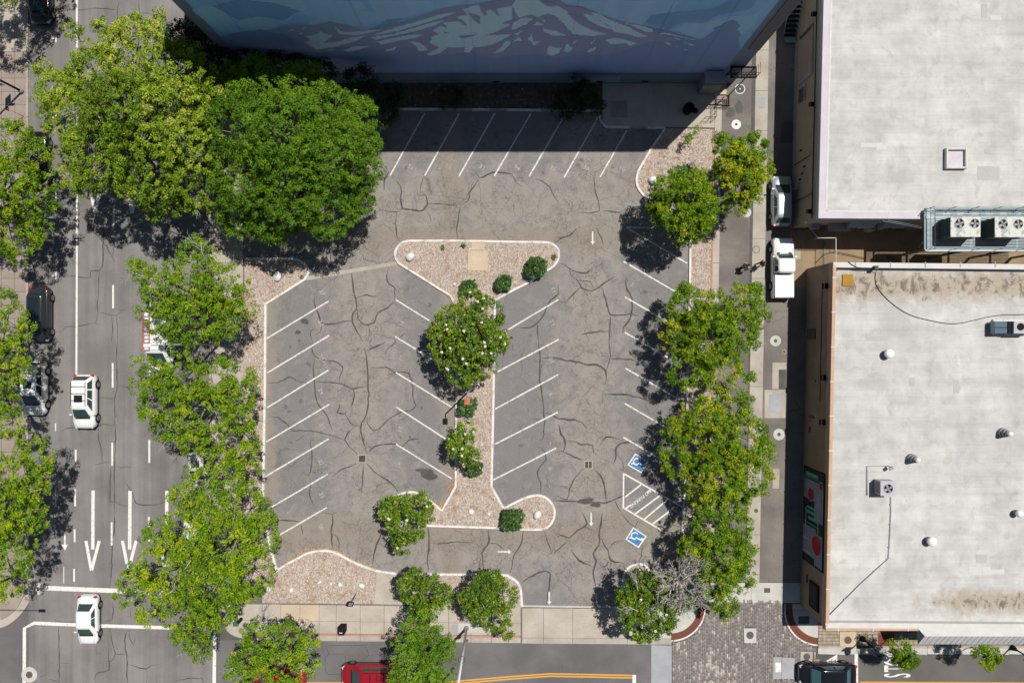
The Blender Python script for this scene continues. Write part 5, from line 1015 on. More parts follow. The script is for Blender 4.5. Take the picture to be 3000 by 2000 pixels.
# ================================================================ VEHICLES
GLASS = paint('car_glass', (.012, .022, .024, 1), .05, 0, .6); GLASS2 = paint('car_glass_green', (.03, .06, .055, 1), .06, 0, .6)
TYRE = mat2('tyre_rubber', (.012, .012, .013, 1), (.022, .022, .023, 1), 4, 20, rough=.8); RIM = paint('wheel_rim', (.35, .36, .37, 1), .3, .8); LAMP = paint('headlamp', (.55, .58, .6, 1), .1, .1, .5)
CHROME = paint('chrome_trim', (.5, .52, .54, 1), .2, .9)
def interp(x, tab):
    for (a, va), (b, vb) in zip(tab, tab[1:]):
        if x <= b: return va + (vb - va) * max(0, (x - a) / (b - a))
    return tab[-1][1]
def car(kind, px, py, head, col, label, L=4.7, Wd=1.84, extra=(), group=None, glass=None, cat=None):
    r = thing({'pickup': 'pickup_truck', 'van': 'work_van'}.get(kind, 'parked_car' if 'driv' not in label and 'cross' not in label else 'car'), (0, 0, 0), label, cat or {'pickup': 'truck', 'van': 'van'}.get(kind, 'car'), group)
    h, w = L / 2, Wd / 2; glass = glass or GLASS
    cfg = {'sedan': dict(top=[(-h, .72), (-h + .12, .92), (-h + .9, .98), (h - 1.35, .93), (h - .5, .80), (h - .1, .68), (h, .55)], gh=(-h + (.25 if 'hatch' in extra else .6), h - .95, -h + (.7 if 'hatch' in extra else 1.2), h - 1.7, .80, .65, .93, 1.42), wh=(h - .88, -h + .92), r=.33),
           'suv': dict(top=[(-h, .80), (-h + .1, 1.0), (-h + .5, 1.06), (h - 1.2, 1.05), (h - .45, .98), (h - .1, .84), (h, .62)], gh=(-h + .14, h - 1.0, -h + .5, h - 1.85, .84, .65, 1.05, 1.66), wh=(h - .9, -h + .9), r=.37),
           'pickup': dict(top=[(-h, .95), (-h + .06, 1.12), (h - 1.5, 1.12), (h - .5, 1.06), (h - .1, .95), (h, .7)], gh=(-.55, h - 1.42, -.45, h - 1.95, .84, .70, 1.12, 1.78), wh=(h - .95, -h + 1.1), r=.39),
           'van': dict(top=[(-h, 1.0), (-h + .05, 1.2), (h - 1.0, 1.15), (h - .4, 1.02), (h - .1, .9), (h, .62)], gh=(-h + .05, h - .62, -h + .1, h - 1.75, .88, .80, 1.15, 2.15), wh=(h - .85, -h + 1.0), r=.36)}[kind]
    st = [-h, -h + .05, -h + .15, -h + .35, -h + .7, -h + 1.2, -.6, 0, .6, h - 1.3, h - .9, h - .6, h - .35, h - .18, h - .07, h]
    fr = {0: .72, 1: .83, 2: .91, 3: .97, 12: .96, 13: .88, 14: .77, 15: .62} if kind != 'pickup' else {0: .93, 1: .97, 2: .99, 3: 1, 12: .97, 13: .92, 14: .86, 15: .78}
    V = []; n = 13
    for i, x in enumerate(st):
        zt = interp(x, cfg['top']); ww = w * fr.get(i, 1); zs = zt - .10 if 0 < i < 15 else zt - .04; lo = .24 if 1 < i < 14 else .32
        half = [(ww * .86, lo), (ww * .985, lo + .12), (ww, min(zs - .05, .62)), (ww * .965, zs), (ww * .86, zt - .02), (ww * .45, zt + .015)]
        sec = [(-y, z) for y, z in half] + [(0, zt + .02)] + [(y, z) for y, z in half[::-1]]
        V += [(x, y, z) for y, z in sec]
    F = [[i * n + k, i * n + k + 1, (i + 1) * n + k + 1, (i + 1) * n + k][::-1] for i in range(len(st) - 1) for k in range(n - 1)] + [list(range(n)), list(range((len(st) - 1) * n, len(st) * n))[::-1]]
    b = MB(); b.add(V, F, True); b.sm[-1] = b.sm[-2] = False; b.build('body', col, r, False)
    MB().box(0, 0, .26, L * .9, Wd * .84, .12).build('underside', M['black'], r, False)
    xr, xf, xr2, xf2, wb, wr, zb, zr = cfg['gh']; wb *= w / .92; wr *= w / .92; zb -= .02
    def ring(x0, x1, ww, z, cr):
        o = []
        for sx, sy, cx, cy in ((1, 1, x1, ww), (-1, 1, x0, ww), (-1, -1, x0, -ww), (1, -1, x1, -ww)):
            a0 = {(1, 1): 0, (-1, 1): 90, (-1, -1): 180, (1, -1): 270}[(sx, sy)]
            for k in range(4): a = R(a0 + k * 30); o.append((cx - sx * cr + cr * math.cos(a), cy - sy * cr + cr * math.sin(a), z))
        return o
    rg = [ring(xr, xf, wb, zb, .22), ring(xr2, xf2, wr, zr - .03, .2), ring(xr2 + .1, xf2 - .1, wr - .09, zr + .008, .17), ring(xr2 + .35, xf2 - .3, wr * .55, zr + .03, .1)]
    V = [v for q in rg for v in q]; m_ = 16
    F = [[i * m_ + k, i * m_ + (k + 1) % m_, (i + 1) * m_ + (k + 1) % m_, (i + 1) * m_ + k] for i in range(3) for k in range(m_)] + [list(range(48, 64))]
    MB().add(V, F, True).build('roof', col, r, False)
    def pane(name, p, off, cols=1, m_=None):
        a, b_, c2, d = [Vector(q) for q in p]; nn = (b_ - a).cross(d - a).normalized() * off
        MB().add([a + nn, b_ + nn, c2 + nn, d + nn], [[0, 1, 2, 3]]).build(name, m_ or glass, r, False)
    def lerp3(t, u, y, e=0):   # t along side 0..1, u up 0..1
        x = (xr * (1 - t) + xf * t) * (1 - u) + (xr2 * (1 - t) + xf2 * t) * u; return (x, y * ((wb * (1 - u) + wr * u)), zb * (1 - u) + (zr - .03) * u)
    def front(t, u): y = (t * 2 - 1); return (xf * (1 - u) + xf2 * u, y * (wb * (1 - u) + wr * u), zb * (1 - u) + (zr - .03) * u)
    def rear(t, u): y = (1 - t * 2); return (xr * (1 - u) + xr2 * u, y * (wb * (1 - u) + wr * u), zb * (1 - u) + (zr - .03) * u)
    for nm, f in (('windscreen', front), ('rear_window', rear)):
        if kind == 'van' and nm == 'rear_window': continue
        bow = .05; vs = []; cs = 8
        for u in (.06, .5, .93):
            for k in range(cs + 1):
                t = .09 + .82 * k / cs; p = Vector(f(t, u)); e = (1 - (2 * t - 1) ** 2); p.x += (1 if nm == 'windscreen' else -1) * (.014 + bow * e * .3); p.z += .012 + .01 * e; vs.append(p)
        MB().add(vs, [[j * (cs + 1) + k, j * (cs + 1) + k + 1, (j + 1) * (cs + 1) + k + 1, (j + 1) * (cs + 1) + k] for j in range(2) for k in range(cs)], True).build(nm, glass, r, False)
    for s in (1, -1):
        cuts = {'sedan': [(.12, .42), (.45, .80)], 'suv': [(.07, .30), (.34, .58), (.61, .86)], 'pickup': [(.10, .45), (.49, .86)], 'van': [(.72, .92)]}[kind]
        for a, b_ in cuts:
            p = [lerp3(a, .12, s), lerp3(b_, .12, s), lerp3(b_ if b_ < .8 else b_ - .03, .88, s), lerp3(a if a > .15 else a + .03, .88, s)]
            if s > 0: p = p[::-1]
            pane('side_window', p, .012 + .0)
        for x in cfg['wh']:
            o = MB(); rr = cfg['r']; prof = [(rr * .62, w - .2), (rr * .96, w - .2), (rr, w - .15), (rr, w - .02), (rr * .94, w + .012), (rr * .62, w + .012)]; k_ = 20
            vs = [(x + q * math.cos(2 * math.pi * k / k_), s * y, rr + q * math.sin(2 * math.pi * k / k_)) for q, y in prof for k in range(k_)]
            o.add(vs, [[i * k_ + k, i * k_ + (k + 1) % k_, (i + 1) * k_ + (k + 1) % k_, (i + 1) * k_ + k] for i in range(len(prof) - 1) for k in range(k_)], True); wl = o.build('wheel', TYRE, r, False)
            vs = [(x + q * math.cos(2 * math.pi * k / k_), s * y, rr + q * math.sin(2 * math.pi * k / k_)) for q, y in ((rr * .62, w + .012), (rr * .5, w - .01), (.07, w + .0), (.03, w + .015)) for k in range(k_)]
            MB().add(vs, [[i * k_ + k, i * k_ + (k + 1) % k_, (i + 1) * k_ + (k + 1) % k_, (i + 1) * k_ + k] for i in range(3) for k in range(k_)] + [list(range(60, 80))]).build('rim', RIM, wl, False)
            vs = [(x + q * math.cos(a), s * (w + .004), max(.26, rr + q * math.sin(a))) for q in (rr * .9, rr + .07) for a in [math.pi * k / 12 for k in range(13)]]
            MB().add(vs, [[k, k + 1, 14 + k, 13 + k] for k in range(12)]).build('wheel_arch', M['black'], r, False)
        MB().box(xf - .28, s * (wb + .12), zb + .12, .12, .2, .13, bev=.03).build('mirror', col if extra is None or 'bm' not in extra else M['black'], r, False)
        hl = MB(); zz = interp(h - .3, cfg['top']); hl.box(h - .22, s * w * .72, zz - .14, .34, .26, .16, rz=-s * .45, bev=.04); hl.build('headlight', LAMP, r, False)
        MB().box(-h + .10, s * w * .78, interp(-h + .12, cfg['top']) - .12, .22, .24, .2, rz=s * .35, bev=.03).build('taillight', M['red'], r, False)
        if kind != 'van':
            for xx in (-.15, .75 if kind != 'pickup' else .5): MB().box(xx - .1, s * (w - .012), zb - .16, .16, .02, .03).build('door_handle', col, r, False)
    # panel gaps
    if kind in ('sedan', 'suv', 'pickup'):
        zc = interp(xf, cfg['top']) + .012
        for s in (1, -1): MB().add([(xf + .02, s * w * .80, zc - .0), (xf + .02, s * w * .785, zc), (h - .3, s * w * .66, interp(h - .3, cfg['top']) + .012), (h - .3, s * w * .675, interp(h - .3, cfg['top']) + .012)], [[0, 1, 2, 3]]).build('bonnet_seam', M['black'], r, False)
    MB().box(xf + .05, 0, zb + .01, .12, w * 1.35, .03).build('wiper_cowl', M['black'], r, False)
    MB().box(h - .04, 0, .38, .1, w * 1.2, .14, bev=.02).build('grille', M['black'], r, False)
    if 'sun' in extra: MB().box((xr2 + xf2) / 2 + (.35 if kind == 'suv' else .2), 0, zr + .028, .62, wr * 1.1, .02, bev=.008).build('sunroof', GLASS, r, False)
    if 'rails' in extra:
        for s in (1, -1): MB().tube([(xr2 + .15, s * (wr - .05), zr + .01), (xr2 + .2, s * (wr - .05), zr + .07), (xf2 - .3, s * (wr - .05), zr + .07), (xf2 - .2, s * (wr - .05), zr + .01)], .022, 6).build('roof_rail', M['black'], r, False)
    if 'bars' in extra:
        for x in (xr2 + .5, xr2 + 1.1, xr2 + 1.7): MB().box(x, 0, zr + .07, .05, wr * 1.9, .03).build('cross_bar', M['black'], r, False)
    if 'glassroof' in extra: MB().box((xr2 + xf2) / 2, 0, zr + .026, (xf2 - xr2) * .78, wr * 1.3, .02, bev=.008).build('glass_roof', GLASS, r, False)
    if kind == 'pickup':
        MB().box((-h - .55) / 2 + .0, 0, 1.15, h - .68, w * 1.78, .07, bev=.03).build('bed_cover', M['white'], r, False); MB().box(-.62, 0, 1.13, .05, w * 1.8, .06).build('bed_gap', M['black'], r, False)
        for s in (1, -1): MB().box(-1.6, s * .28, 1.19, 1.9, .015, .008, rz=-s * .03).build('cover_crease', M['conc_g'], r, False)
    if 'ladder' in extra:
        m_r = paint('ladder_red', (.62, .06, .04, 1), .5)
        for x in (-1.7, -.2, .7): MB().box(x, 0, zr + .12, .05, wr * 2.1, .05).build('rack_bar', M['white'], r, False)
        ob = []
        lad = root('ladder', (0, 0, 0), 'orange-red ladder strapped on the roof rack of the white van', 'ladder')
        lx0, lx1, ly = -2.3, .75, -wr + .28   # van heads down, so its left in the photo is -y
        for y in (ly - .26, ly + .26): MB().box((lx0 + lx1) / 2, y, zr + .2, lx1 - lx0, .06, .08).build('side_rail', m_r, lad, False)
        for k in range(10): MB().box(lx0 + .15 + k * .32, ly, zr + .2, .05, .48, .03).build('rung', M['galv'], lad, False)
        r2 = lad
    w_ = W(px, py); r.location = (w_.x, w_.y, .006); r.rotation_euler = (0, 0, R(head))
    if 'ladder' in extra: lad.location = r.location; lad.rotation_euler = r.rotation_euler
    return r
P_white = paint('car_white', (.78, .78, .77, 1), .22, 0, .7); P_black = paint('car_black', (.008, .008, .010, 1), .12, 0, .8); P_char = paint('car_charcoal', (.045, .048, .055, 1), .2, .5, .7)
P_silver = paint('car_silver', (.42, .44, .46, 1), .3, .3, .7); P_red = paint('car_red', (.30, .010, .018, 1), .18, .1, .8); P_ivory = paint('car_ivory', (.62, .58, .53, 1), .25, .1, .6)
gp = 'cars parked along the west kerb of the main street'
car('sedan', 134, 0, -90, P_black, 'black car cut by the top edge of the photo, nose down the street', 4.8)
car('sedan', 126, 470, -90, P_black, 'black car half hidden by leaves, red tail light showing', 4.7)
car('sedan', 131, 922, -90, P_char, 'charcoal car with a dark glass roof, parked above the parked white car', 4.8, 1.86, ('glassroof', 'bm', 'hatch'))
car('suv', 119, 1135, -90, P_white, 'white car with dark roof window parked half under street trees', 4.75, 1.88, ('sun',))
car('suv', 264, 1174, -90, P_white, 'white car with roof rails driving down the main street', 4.75, 1.9, ('sun', 'rails', 'bars'), glass=GLASS2)
car('sedan', 272, 1806, -90, P_white, 'white sedan crossing the painted crosswalk at lower left', 4.3, 1.78, glass=GLASS2)
car('van', 488, 1000, -90, P_white, 'white van with roof rack parked under the trees', 5.3, 1.95, ('ladder',), glass=GLASS2)
car('sedan', 594, 1352, -90, P_ivory, 'ivory car with sunroof almost hidden under the tree foliage', 4.4, 1.8, ('sun',))
car('suv', 584, 1545, -90, P_white, 'white car whose left edge just shows below the ivory car', 4.6, 1.85)
car('sedan', 2281, 594, 90, P_silver, 'silver sedan parked nose up in the alley above the white pickup', 4.45, 1.78, ('hatch',), glass=GLASS2)
car('pickup', 2283, 788, 90, P_white, 'white pickup truck with covered bed parked in the alley', 5.3, 1.86, glass=GLASS2)
car('sedan', 2414, 1963, 180, P_black, 'glossy black sedan on the pavers at the lower right stop line', 5.0, 1.9, ('bm',), glass=paint('car_glass_teal', (.04, .1, .12, 1), .08))
car('suv', 1087, 1964, 180, P_red, 'dark red car with roof rack on the side street, nose left', 4.9, 1.86, ('rails', 'bars'), glass=GLASS2)
car('sedan', 826, 1974, 0, P_red, 'dark red car mostly hidden under the bottom-left tree', 4.6, 1.8)

# ================================================================ PEOPLE
def skin(name, verts, edges, radii, m, parent, sub=2):
    me = bpy.data.meshes.new('sk'); me.from_pydata(verts, edges, []); o = bpy.data.objects.new('sk', me); COL.objects.link(o)
    md = o.modifiers.new('s', 'SKIN'); 
    if not me.skin_vertices: me.skin_vertices.new(name='')
    for v, r_ in zip(me.skin_vertices[0].data, radii): v.radius = (r_, r_) if not isinstance(r_, tuple) else r_
    me.skin_vertices[0].data[0].use_root = True; md.use_smooth_shade = True
    o.modifiers.new('u', 'SUBSURF').levels = sub; dg = bpy.context.evaluated_depsgraph_get(); me2 = bpy.data.meshes.new_from_object(o.evaluated_get(dg)); bpy.data.objects.remove(o)
    me2.name = name; me2.materials.clear(); me2.materials.append(m)
    for p in me2.polygons: p.use_smooth = True
    return link(bpy.data.objects.new(name, me2), parent)
def person(px, py, face, label, shirt, legs, hairc, swing=1, bag=None):
    r = thing('person', (0, 0, 0), label, 'person'); s = swing
    sk_ = mat2('skin_tone' if 'skin_tone' not in bpy.data.materials else 'skin_tone', c(196, 150, 124), c(206, 160, 134), 3, 10, spk=.03)
    # x forward, y left; mid-stride
    V = [(0, 0, .95), (0, 0, 1.15), (0, 0, 1.36), (.01, 0, 1.48), (.03, 0, 1.60), (.04, 0, 1.72),
         (.02 * s, .10, .90), (.16 * s, .11, .50), (.22 * s, .11, .10), (.34 * s, .12, .05),
         (-.02 * s, -.10, .90), (-.10 * s, -.11, .48), (-.30 * s, -.11, .14), (-.20 * s, -.12, .06),
         (0, .18, 1.40), (-.12 * s, .27, 1.14), (-.10 * s + .1, .27, .92), (-.08 * s + .16, .26, .84),
         (0, -.18, 1.40), (.14 * s, -.26, 1.14), (.26 * s, -.24, .95), (.32 * s, -.23, .88)]
    E = [(0, 1), (1, 2), (2, 3), (3, 4), (4, 5), (0, 6), (6, 7), (7, 8), (8, 9), (0, 10), (10, 11), (11, 12), (12, 13), (2, 14), (14, 15), (15, 16), (16, 17), (2, 18), (18, 19), (19, 20), (20, 21)]
    Rr = [(.13, .15), (.11, .14), (.12, .17), .055, (.09, .085), .085, .085, .06, .045, .035, .085, .06, .045, .035, .055, .042, .034, .03, .055, .042, .034, .03]
    skin('body', V, E, Rr, sk_, r)
    def sub(idx, name, m, k, tr=None):
        mp = {j: i for i, j in enumerate(idx)}; vv = [V[j] for j in idx]
        if tr: vv = [tr.get(j, V[j]) for j in idx]
        skin(name, vv, [(mp[a], mp[b]) for a, b in E if a in mp and b in mp], [tuple(q * k for q in Rr[j]) if isinstance(Rr[j], tuple) else Rr[j] * k for j in idx], m, r)
    sub([1, 2, 14, 15, 18, 19, 0], 'shirt', shirt, 1.17); sub([0, 6, 7, 8, 10, 11, 12], 'trousers', legs, 1.18)
    MB().lathe(.035, 0, [(.11, 1.62), (.112, 1.70), (.095, 1.77), (.05, 1.805), (.01, 1.81)], 14).build('hair', hairc, r, False, True)
    for a in (9, 13): MB().box(V[a][0] - .06, V[a][1], .045, .27, .1, .09, bev=.03).build('shoe', M['black'], r, False)
    MB().box(.135, 0, 1.64, .03, .03, .04, bev=.01).build('nose', sk_, r, False)
    if bag: MB().box(-.02, -.33 * 1, .8, .34, .13, .36, bev=.04).build('bag', bag, r, False)
    w = W(px, py); r.location = (w.x, w.y, .03 if px > 2205 else .008); r.rotation_euler = (0, 0, R(face)); return r
person(2174, 782, 20, 'pedestrian in a white top and dark trousers walking towards the pickup', paint('shirt_white', (.62, .62, .64, 1), .9), paint('trousers_dark', (.02, .022, .03, 1), .9), paint('hair_dark', (.03, .018, .012, 1), .7), 1, paint('bag_dark', (.02, .02, .025, 1), .8))
person(2221, 775, 205, 'pedestrian in olive-brown clothes on the concrete gutter by the pickup', paint('shirt_olive', c(140, 110, 60), .9), paint('trousers_olive', c(110, 92, 50), .9), paint('hair_brown', (.10, .05, .025, 1), .7), -1)

# ================================================================ LAMPS, POSTS, SIGNS, ROCKS
lp = thing('parking_lamp', W(1386, 1133), 'parking lot lamp with a rust-orange square head on the centre island', 'lamp')
b = W(1386, 1133); tp = W(1368, 1152, 7.4); tp = Vector((b.x + (tp.x - b.x) * .6, b.y + (tp.y - b.y) * .6, 7.3))
MB().lathe(b.x, b.y, [(.22, .12), (.22, .5), (.16, .55)], 14).build('footing', M['conc'], lp)
MB().tube([b + Vector((0, 0, .5)), tp], [.10, .06], 10).build('pole', M['galv'], lp)
hd = W(1368.5, 1175.5, 7.4); MB().tube([tp, Vector((hd.x, hd.y + .2, 7.38))], .05, 8).build('arm', M['galv'], lp)
MB().box(hd.x, hd.y, 7.4, .42, .52, .16, bev=.02).build('lamp_head', M['rust'], lp)
def cobra(bpx, bpy, hh, hx, hy, label, m=None):
    b = W(bpx, bpy); o = thing('street_lamp', b, label, 'street lamp'); m = m or M['galv']
    MB().lathe(b.x, b.y, [(.2, 0), (.2, .3), (.12, .4)], 12).build('footing', m, o); MB().tube([b + Vector((0, 0, .3)), b + Vector((0, 0, hh - .6))], [.11, .07], 10).build('pole', m, o)
    e = W(hx, hy, hh); a = b + Vector((0, 0, hh - .7)); MB().tube([a, a.lerp(e, .3) + Vector((0, 0, .35)), e], [.05, .04, .035], 8).build('arm', m, o)
    d = (e - a); d.z = 0; d.normalize(); MB().box(e.x, e.y, hh, .62, .26, .14, rz=math.atan2(d.y, d.x), bev=.05).build('lamp_head', M['white'], o); return o
cobra(644, 1008, 8.8, 432, 1012, 'tall street lamp reaching over the white van')
cobra(52, 1682, 9.6, -12, 1812, 'street lamp at the lower left corner, mostly outside the photo', M['black'])
o = thing('signal_pole', W(1367, 1837), 'tall white utility pole at the bottom of the photo', 'pole'); b = W(1367, 1837)
MB().lathe(b.x, b.y, [(.22, .12), (.2, .35), (.13, .4)], 12).build('footing', M['galv'], o); MB().tube([b, b + Vector((.03, -.1, 10.8))], [.13, .07], 10).build('pole', M['white'], o)
k = b + Vector((0, -.05, 6)); MB().tube([k + Vector((.28 * math.cos(a), .28 * math.sin(a), 0)) for a in [R(x) for x in range(0, 361, 30)]], .015, 5).build('cable_loop', M['black'], o); MB().box(k.x + .15, k.y, 2.6, .3, .08, .5).build('sign_plate', M['galv'], o)
o = thing('lamp_post', W(68, 270), 'tall dark lamp post with a banner arm on the pinkish pavement', 'lamp post'); b = W(68, 270)
MB().lathe(b.x, b.y, [(.2, .12), (.2, .4), (.1, .5)], 12).build('footing', M['galv'], o); MB().tube([b, b + Vector((0, 0, 7.5))], [.1, .07], 10).build('pole', M['black'], o); MB().box(b.x - .1, b.y - .3, 2.7, .5, .05, .6).build('sign_plate', M['galv'], o); MB().tube([b + Vector((0, 0, 4.6)), b + Vector((0, .9, 4.6))], .03).build('banner_arm', M['black'], o); MB().box(b.x, b.y + .5, 3.9, .04, .7, 1.3).build('banner', M['black'], o)
o = thing('thin_signpost', W(73, 343), 'thin rust-red signpost leaning on the pinkish pavement', 'signpost'); b = W(73, 343); MB().tube([b, b + Vector((-.2, .1, 1.9))], .03).build('post', M['rust'], o); MB().box(b.x - .2, b.y + .1, 1.85, .03, .3, .4).build('plate', M['black'], o)
# decorative lamps by the south building
def deco(px, py, label):
    b = W(px, py); o = thing('pedestrian_lamp', b, label, 'lamp')
    MB().lathe(b.x, b.y, [(.24, .12), (.24, .3), (.16, .5), (.1, .7)], 14).build('pedestal', M['black'], o); MB().tube([b + Vector((0, 0, .6)), b + Vector((0, 0, 3.7))], [.07, .05], 8).build('pole', M['black'], o)
    MB().lathe(b.x, b.y, [(.12, 3.6), (.26, 3.75), (.27, 3.95), (.16, 4.08), (.02, 4.12)], 18).build('lantern', paint('lantern_cap', c(70, 80, 88), .3) if 'lantern_cap' not in bpy.data.materials else bpy.data.materials['lantern_cap'], o)
    MB().box(b.x - .42, b.y - .05, 2.9, .6, .04, 1.1).build('banner', paint('banner_blue', c(60, 66, 92), .8) if 'banner_blue' not in bpy.data.materials else bpy.data.materials['banner_blue'], o); MB().tube([b + Vector((0, -.05, 3.45)), b + Vector((-.75, -.05, 3.45))], .02).build('banner_arm', M['black'], o)
deco(2524, 1867, 'black lamp post with round lantern and banner left of the small tree'); deco(2962, 1893, 'black lamp post with round lantern beside the white canopy')
# info sign, black bin, green seat
o = thing('info_sign', W(1045, 1735), 'leaning dark sign board with white lettering in the front mulch bed', 'sign'); b = W(1045, 1735); e = W(1030, 1764, 1.3); MB().tube([b, e], .035).build('post', M['bark_d'], o)
sgm = paint('sign_dark', c(40, 44, 62), .5)
P = [W(1021, 1763, 1.5), W(1038, 1763, 1.5), W(1033, 1776, 1.1), W(1014, 1776, 1.1)]; MB().add([tuple(p) for p in P] + [tuple(p - Vector((0, 0, .05))) for p in P], [[3, 2, 1, 0], [4, 5, 6, 7], [0, 1, 5, 4], [1, 2, 6, 5], [2, 3, 7, 6], [3, 0, 4, 7]]).build('board', sgm, o)
def bl_(u, v): return P[0].lerp(P[1], u).lerp(P[3].lerp(P[2], u), v) + Vector((0, 0, .012))
for v, us in ((.22, ((.2, .32), (.36, .5), (.54, .66), (.7, .84))), (.6, ((.28, .42), (.46, .6), (.66, .76)))):
    for a, b2 in us: MB().add([bl_(a, v + .2), bl_(b2, v + .2), bl_(b2, v), bl_(a, v)], [[0, 1, 2, 3]]).build('lettering_stroke', M['mark'], o)
o = thing('waste_bin', W(1004, 1838), 'black box bin with a white label on the front pavement', 'bin'); w = W(1009, 1833); MB().box(w.x, w.y, .68, .52, .62, 1.1, bev=.03).build('box', M['black'], o); MB().box(w.x, w.y - .02, 1.26, .42, .5, .08, bev=.02).build('lid', M['black'], o); MB().box(w.x, w.y - .05, 1.305, .26, .07, .01).build('label_plate', M['mark'], o)
grn = mat2('green_enamel', c(70, 104, 92), c(84, 118, 104), 2, 10); o = thing('green_bench', W(697, 1806), 'green metal seat pair on the corner by the street tree', 'bench')
w = W(697, 1794); MB().box(w.x, w.y, .55, .34, .62, .06, bev=.1).build('seat', grn, o); w2 = W(697, 1821); MB().box(w2.x, w2.y, .5, .48, .36, .06, bev=.06).build('seat', grn, o)
for dx in (-.12, .0, .12): MB().tube([(w.x + dx, w.y, .5), (w2.x + dx, w2.y, .46)], .022).build('frame_tube', grn, o)
for q in (w, w2): MB().tube([(q.x, q.y, .07), (q.x, q.y, .5)], .05).build('leg', M['black'], o)
o = thing('litter_bin', W(710, 1810), 'small black bin beside the green seat on the corner', 'bin'); w = W(708, 1811); MB().lathe(w.x, w.y, [(.15, .07), (.18, .7), (.13, .72)], 12).build('barrel', M['black'], o)
def rock(px, py, r, label, sc=(1, .85, .7), z=.12, name='boulder', cat='rock', seed=None):
    w = W(px, py); g = random.Random(seed if seed is not None else int(px)); bm = bmesh.new(); bmesh.ops.create_icosphere(bm, subdivisions=2, radius=1)
    ax = [Vector((g.gauss(0, 1), g.gauss(0, 1), g.gauss(0, 1))).normalized() for _ in range(9)]
    for v in bm.verts:
        d = v.co.normalized(); v.co = d * (1 + .05 * g.uniform(-1, 1))
        for a in ax:
            q = v.co.dot(a)
            if q > .74: v.co -= a * (q - .74) * .8
        v.co = Vector((v.co.x * r * sc[0], v.co.y * r * sc[1], v.co.z * r * sc[2] + r * sc[2] * .45 + z))
    bmesh.ops.rotate(bm, verts=bm.verts, cent=(0, 0, 0), matrix=Matrix.Rotation(g.uniform(0, 3), 3, 'Z'))
    me = bpy.data.meshes.new(name); bm.to_mesh(me); bm.free(); me.materials.append(M['rock']); o = link(bpy.data.objects.new(name, me)); o.location = (w.x, w.y, 0)
    return tag(o, label, cat)
rock(1202, 754, .48, 'pale boulder in the left tip of the centre island'); rock(816, 810, .5, 'grey boulder in the rounded end of the left planting bed'); rock(1911, 531, .48, 'pale boulder by the curved kerb of the upper right bed')
rock(1575, 1506, .42, 'pale flat boulder in the small lobe at the foot of the island'); rock(1432, 1504, .18, 'small white stone beside the white valve cap on the island'); rock(1332, 833, .17, 'small grey stone left of the twin shrubs on the island')
rock(1061, 1713, .30, 'round white stone nearest the concrete path in the front bed'); rock(997, 1710, .22, 'white stone second from the concrete path in the front bed'); rock(971, 1707, .13, 'tiny white stone in the middle of the front bed row'); rock(938, 1703, .22, 'white oblong stone left of the tiny one in the front bed', (1.2, .6, .5))
rock(855, 1726, .26, 'pointed white stone in the left part of the front bed'); rock(788, 1722, .3, 'grey stone at the left end of the front bed by the tree'); rock(1341, 1725, .24, 'pale stone between the two front-bed magnolias'); rock(1376, 731, .1, 'tiny white stone touching the concrete pad on the island', seed=3)
w = W(1381, 1497); o = thing('valve_cap', (w.x, w.y, .12), 'white round valve cap in the mulch at the foot of the island', 'cap'); MB().lathe(w.x, w.y, [(.22, .1), (.22, .2), (.17, .25), (.02, .27)], 16).build('cap', M['white'], o)
w = W(1379, 1223); o = thing('irrigation_box', (w.x, w.y, .12), 'small grey box below the shrub under the parking lamp', 'box'); MB().box(w.x, w.y, .2, .45, .28, .18, rz=.2, bev=.02).build('box', M['galv'], o)
o = thing('wheel_stop', W(1955, 1590), 'grey concrete wheel stop in the shaded lower accessible bay', 'wheel stop'); w = W(1952, 1594); MB().box(w.x, w.y, .07, 1.15, .16, .12, rz=R(63), bev=.02).build('block', M['conc_g'], o)
o = thing('broken_branch', W(2045, 832), 'thin bare stick lying on the right mulch strip', 'stick'); MB().tube([W(2030, 845, .17), W(2042, 832, .2), W(2058, 825, .17)], .02, 5).build('stick', M['bark_d'], o)
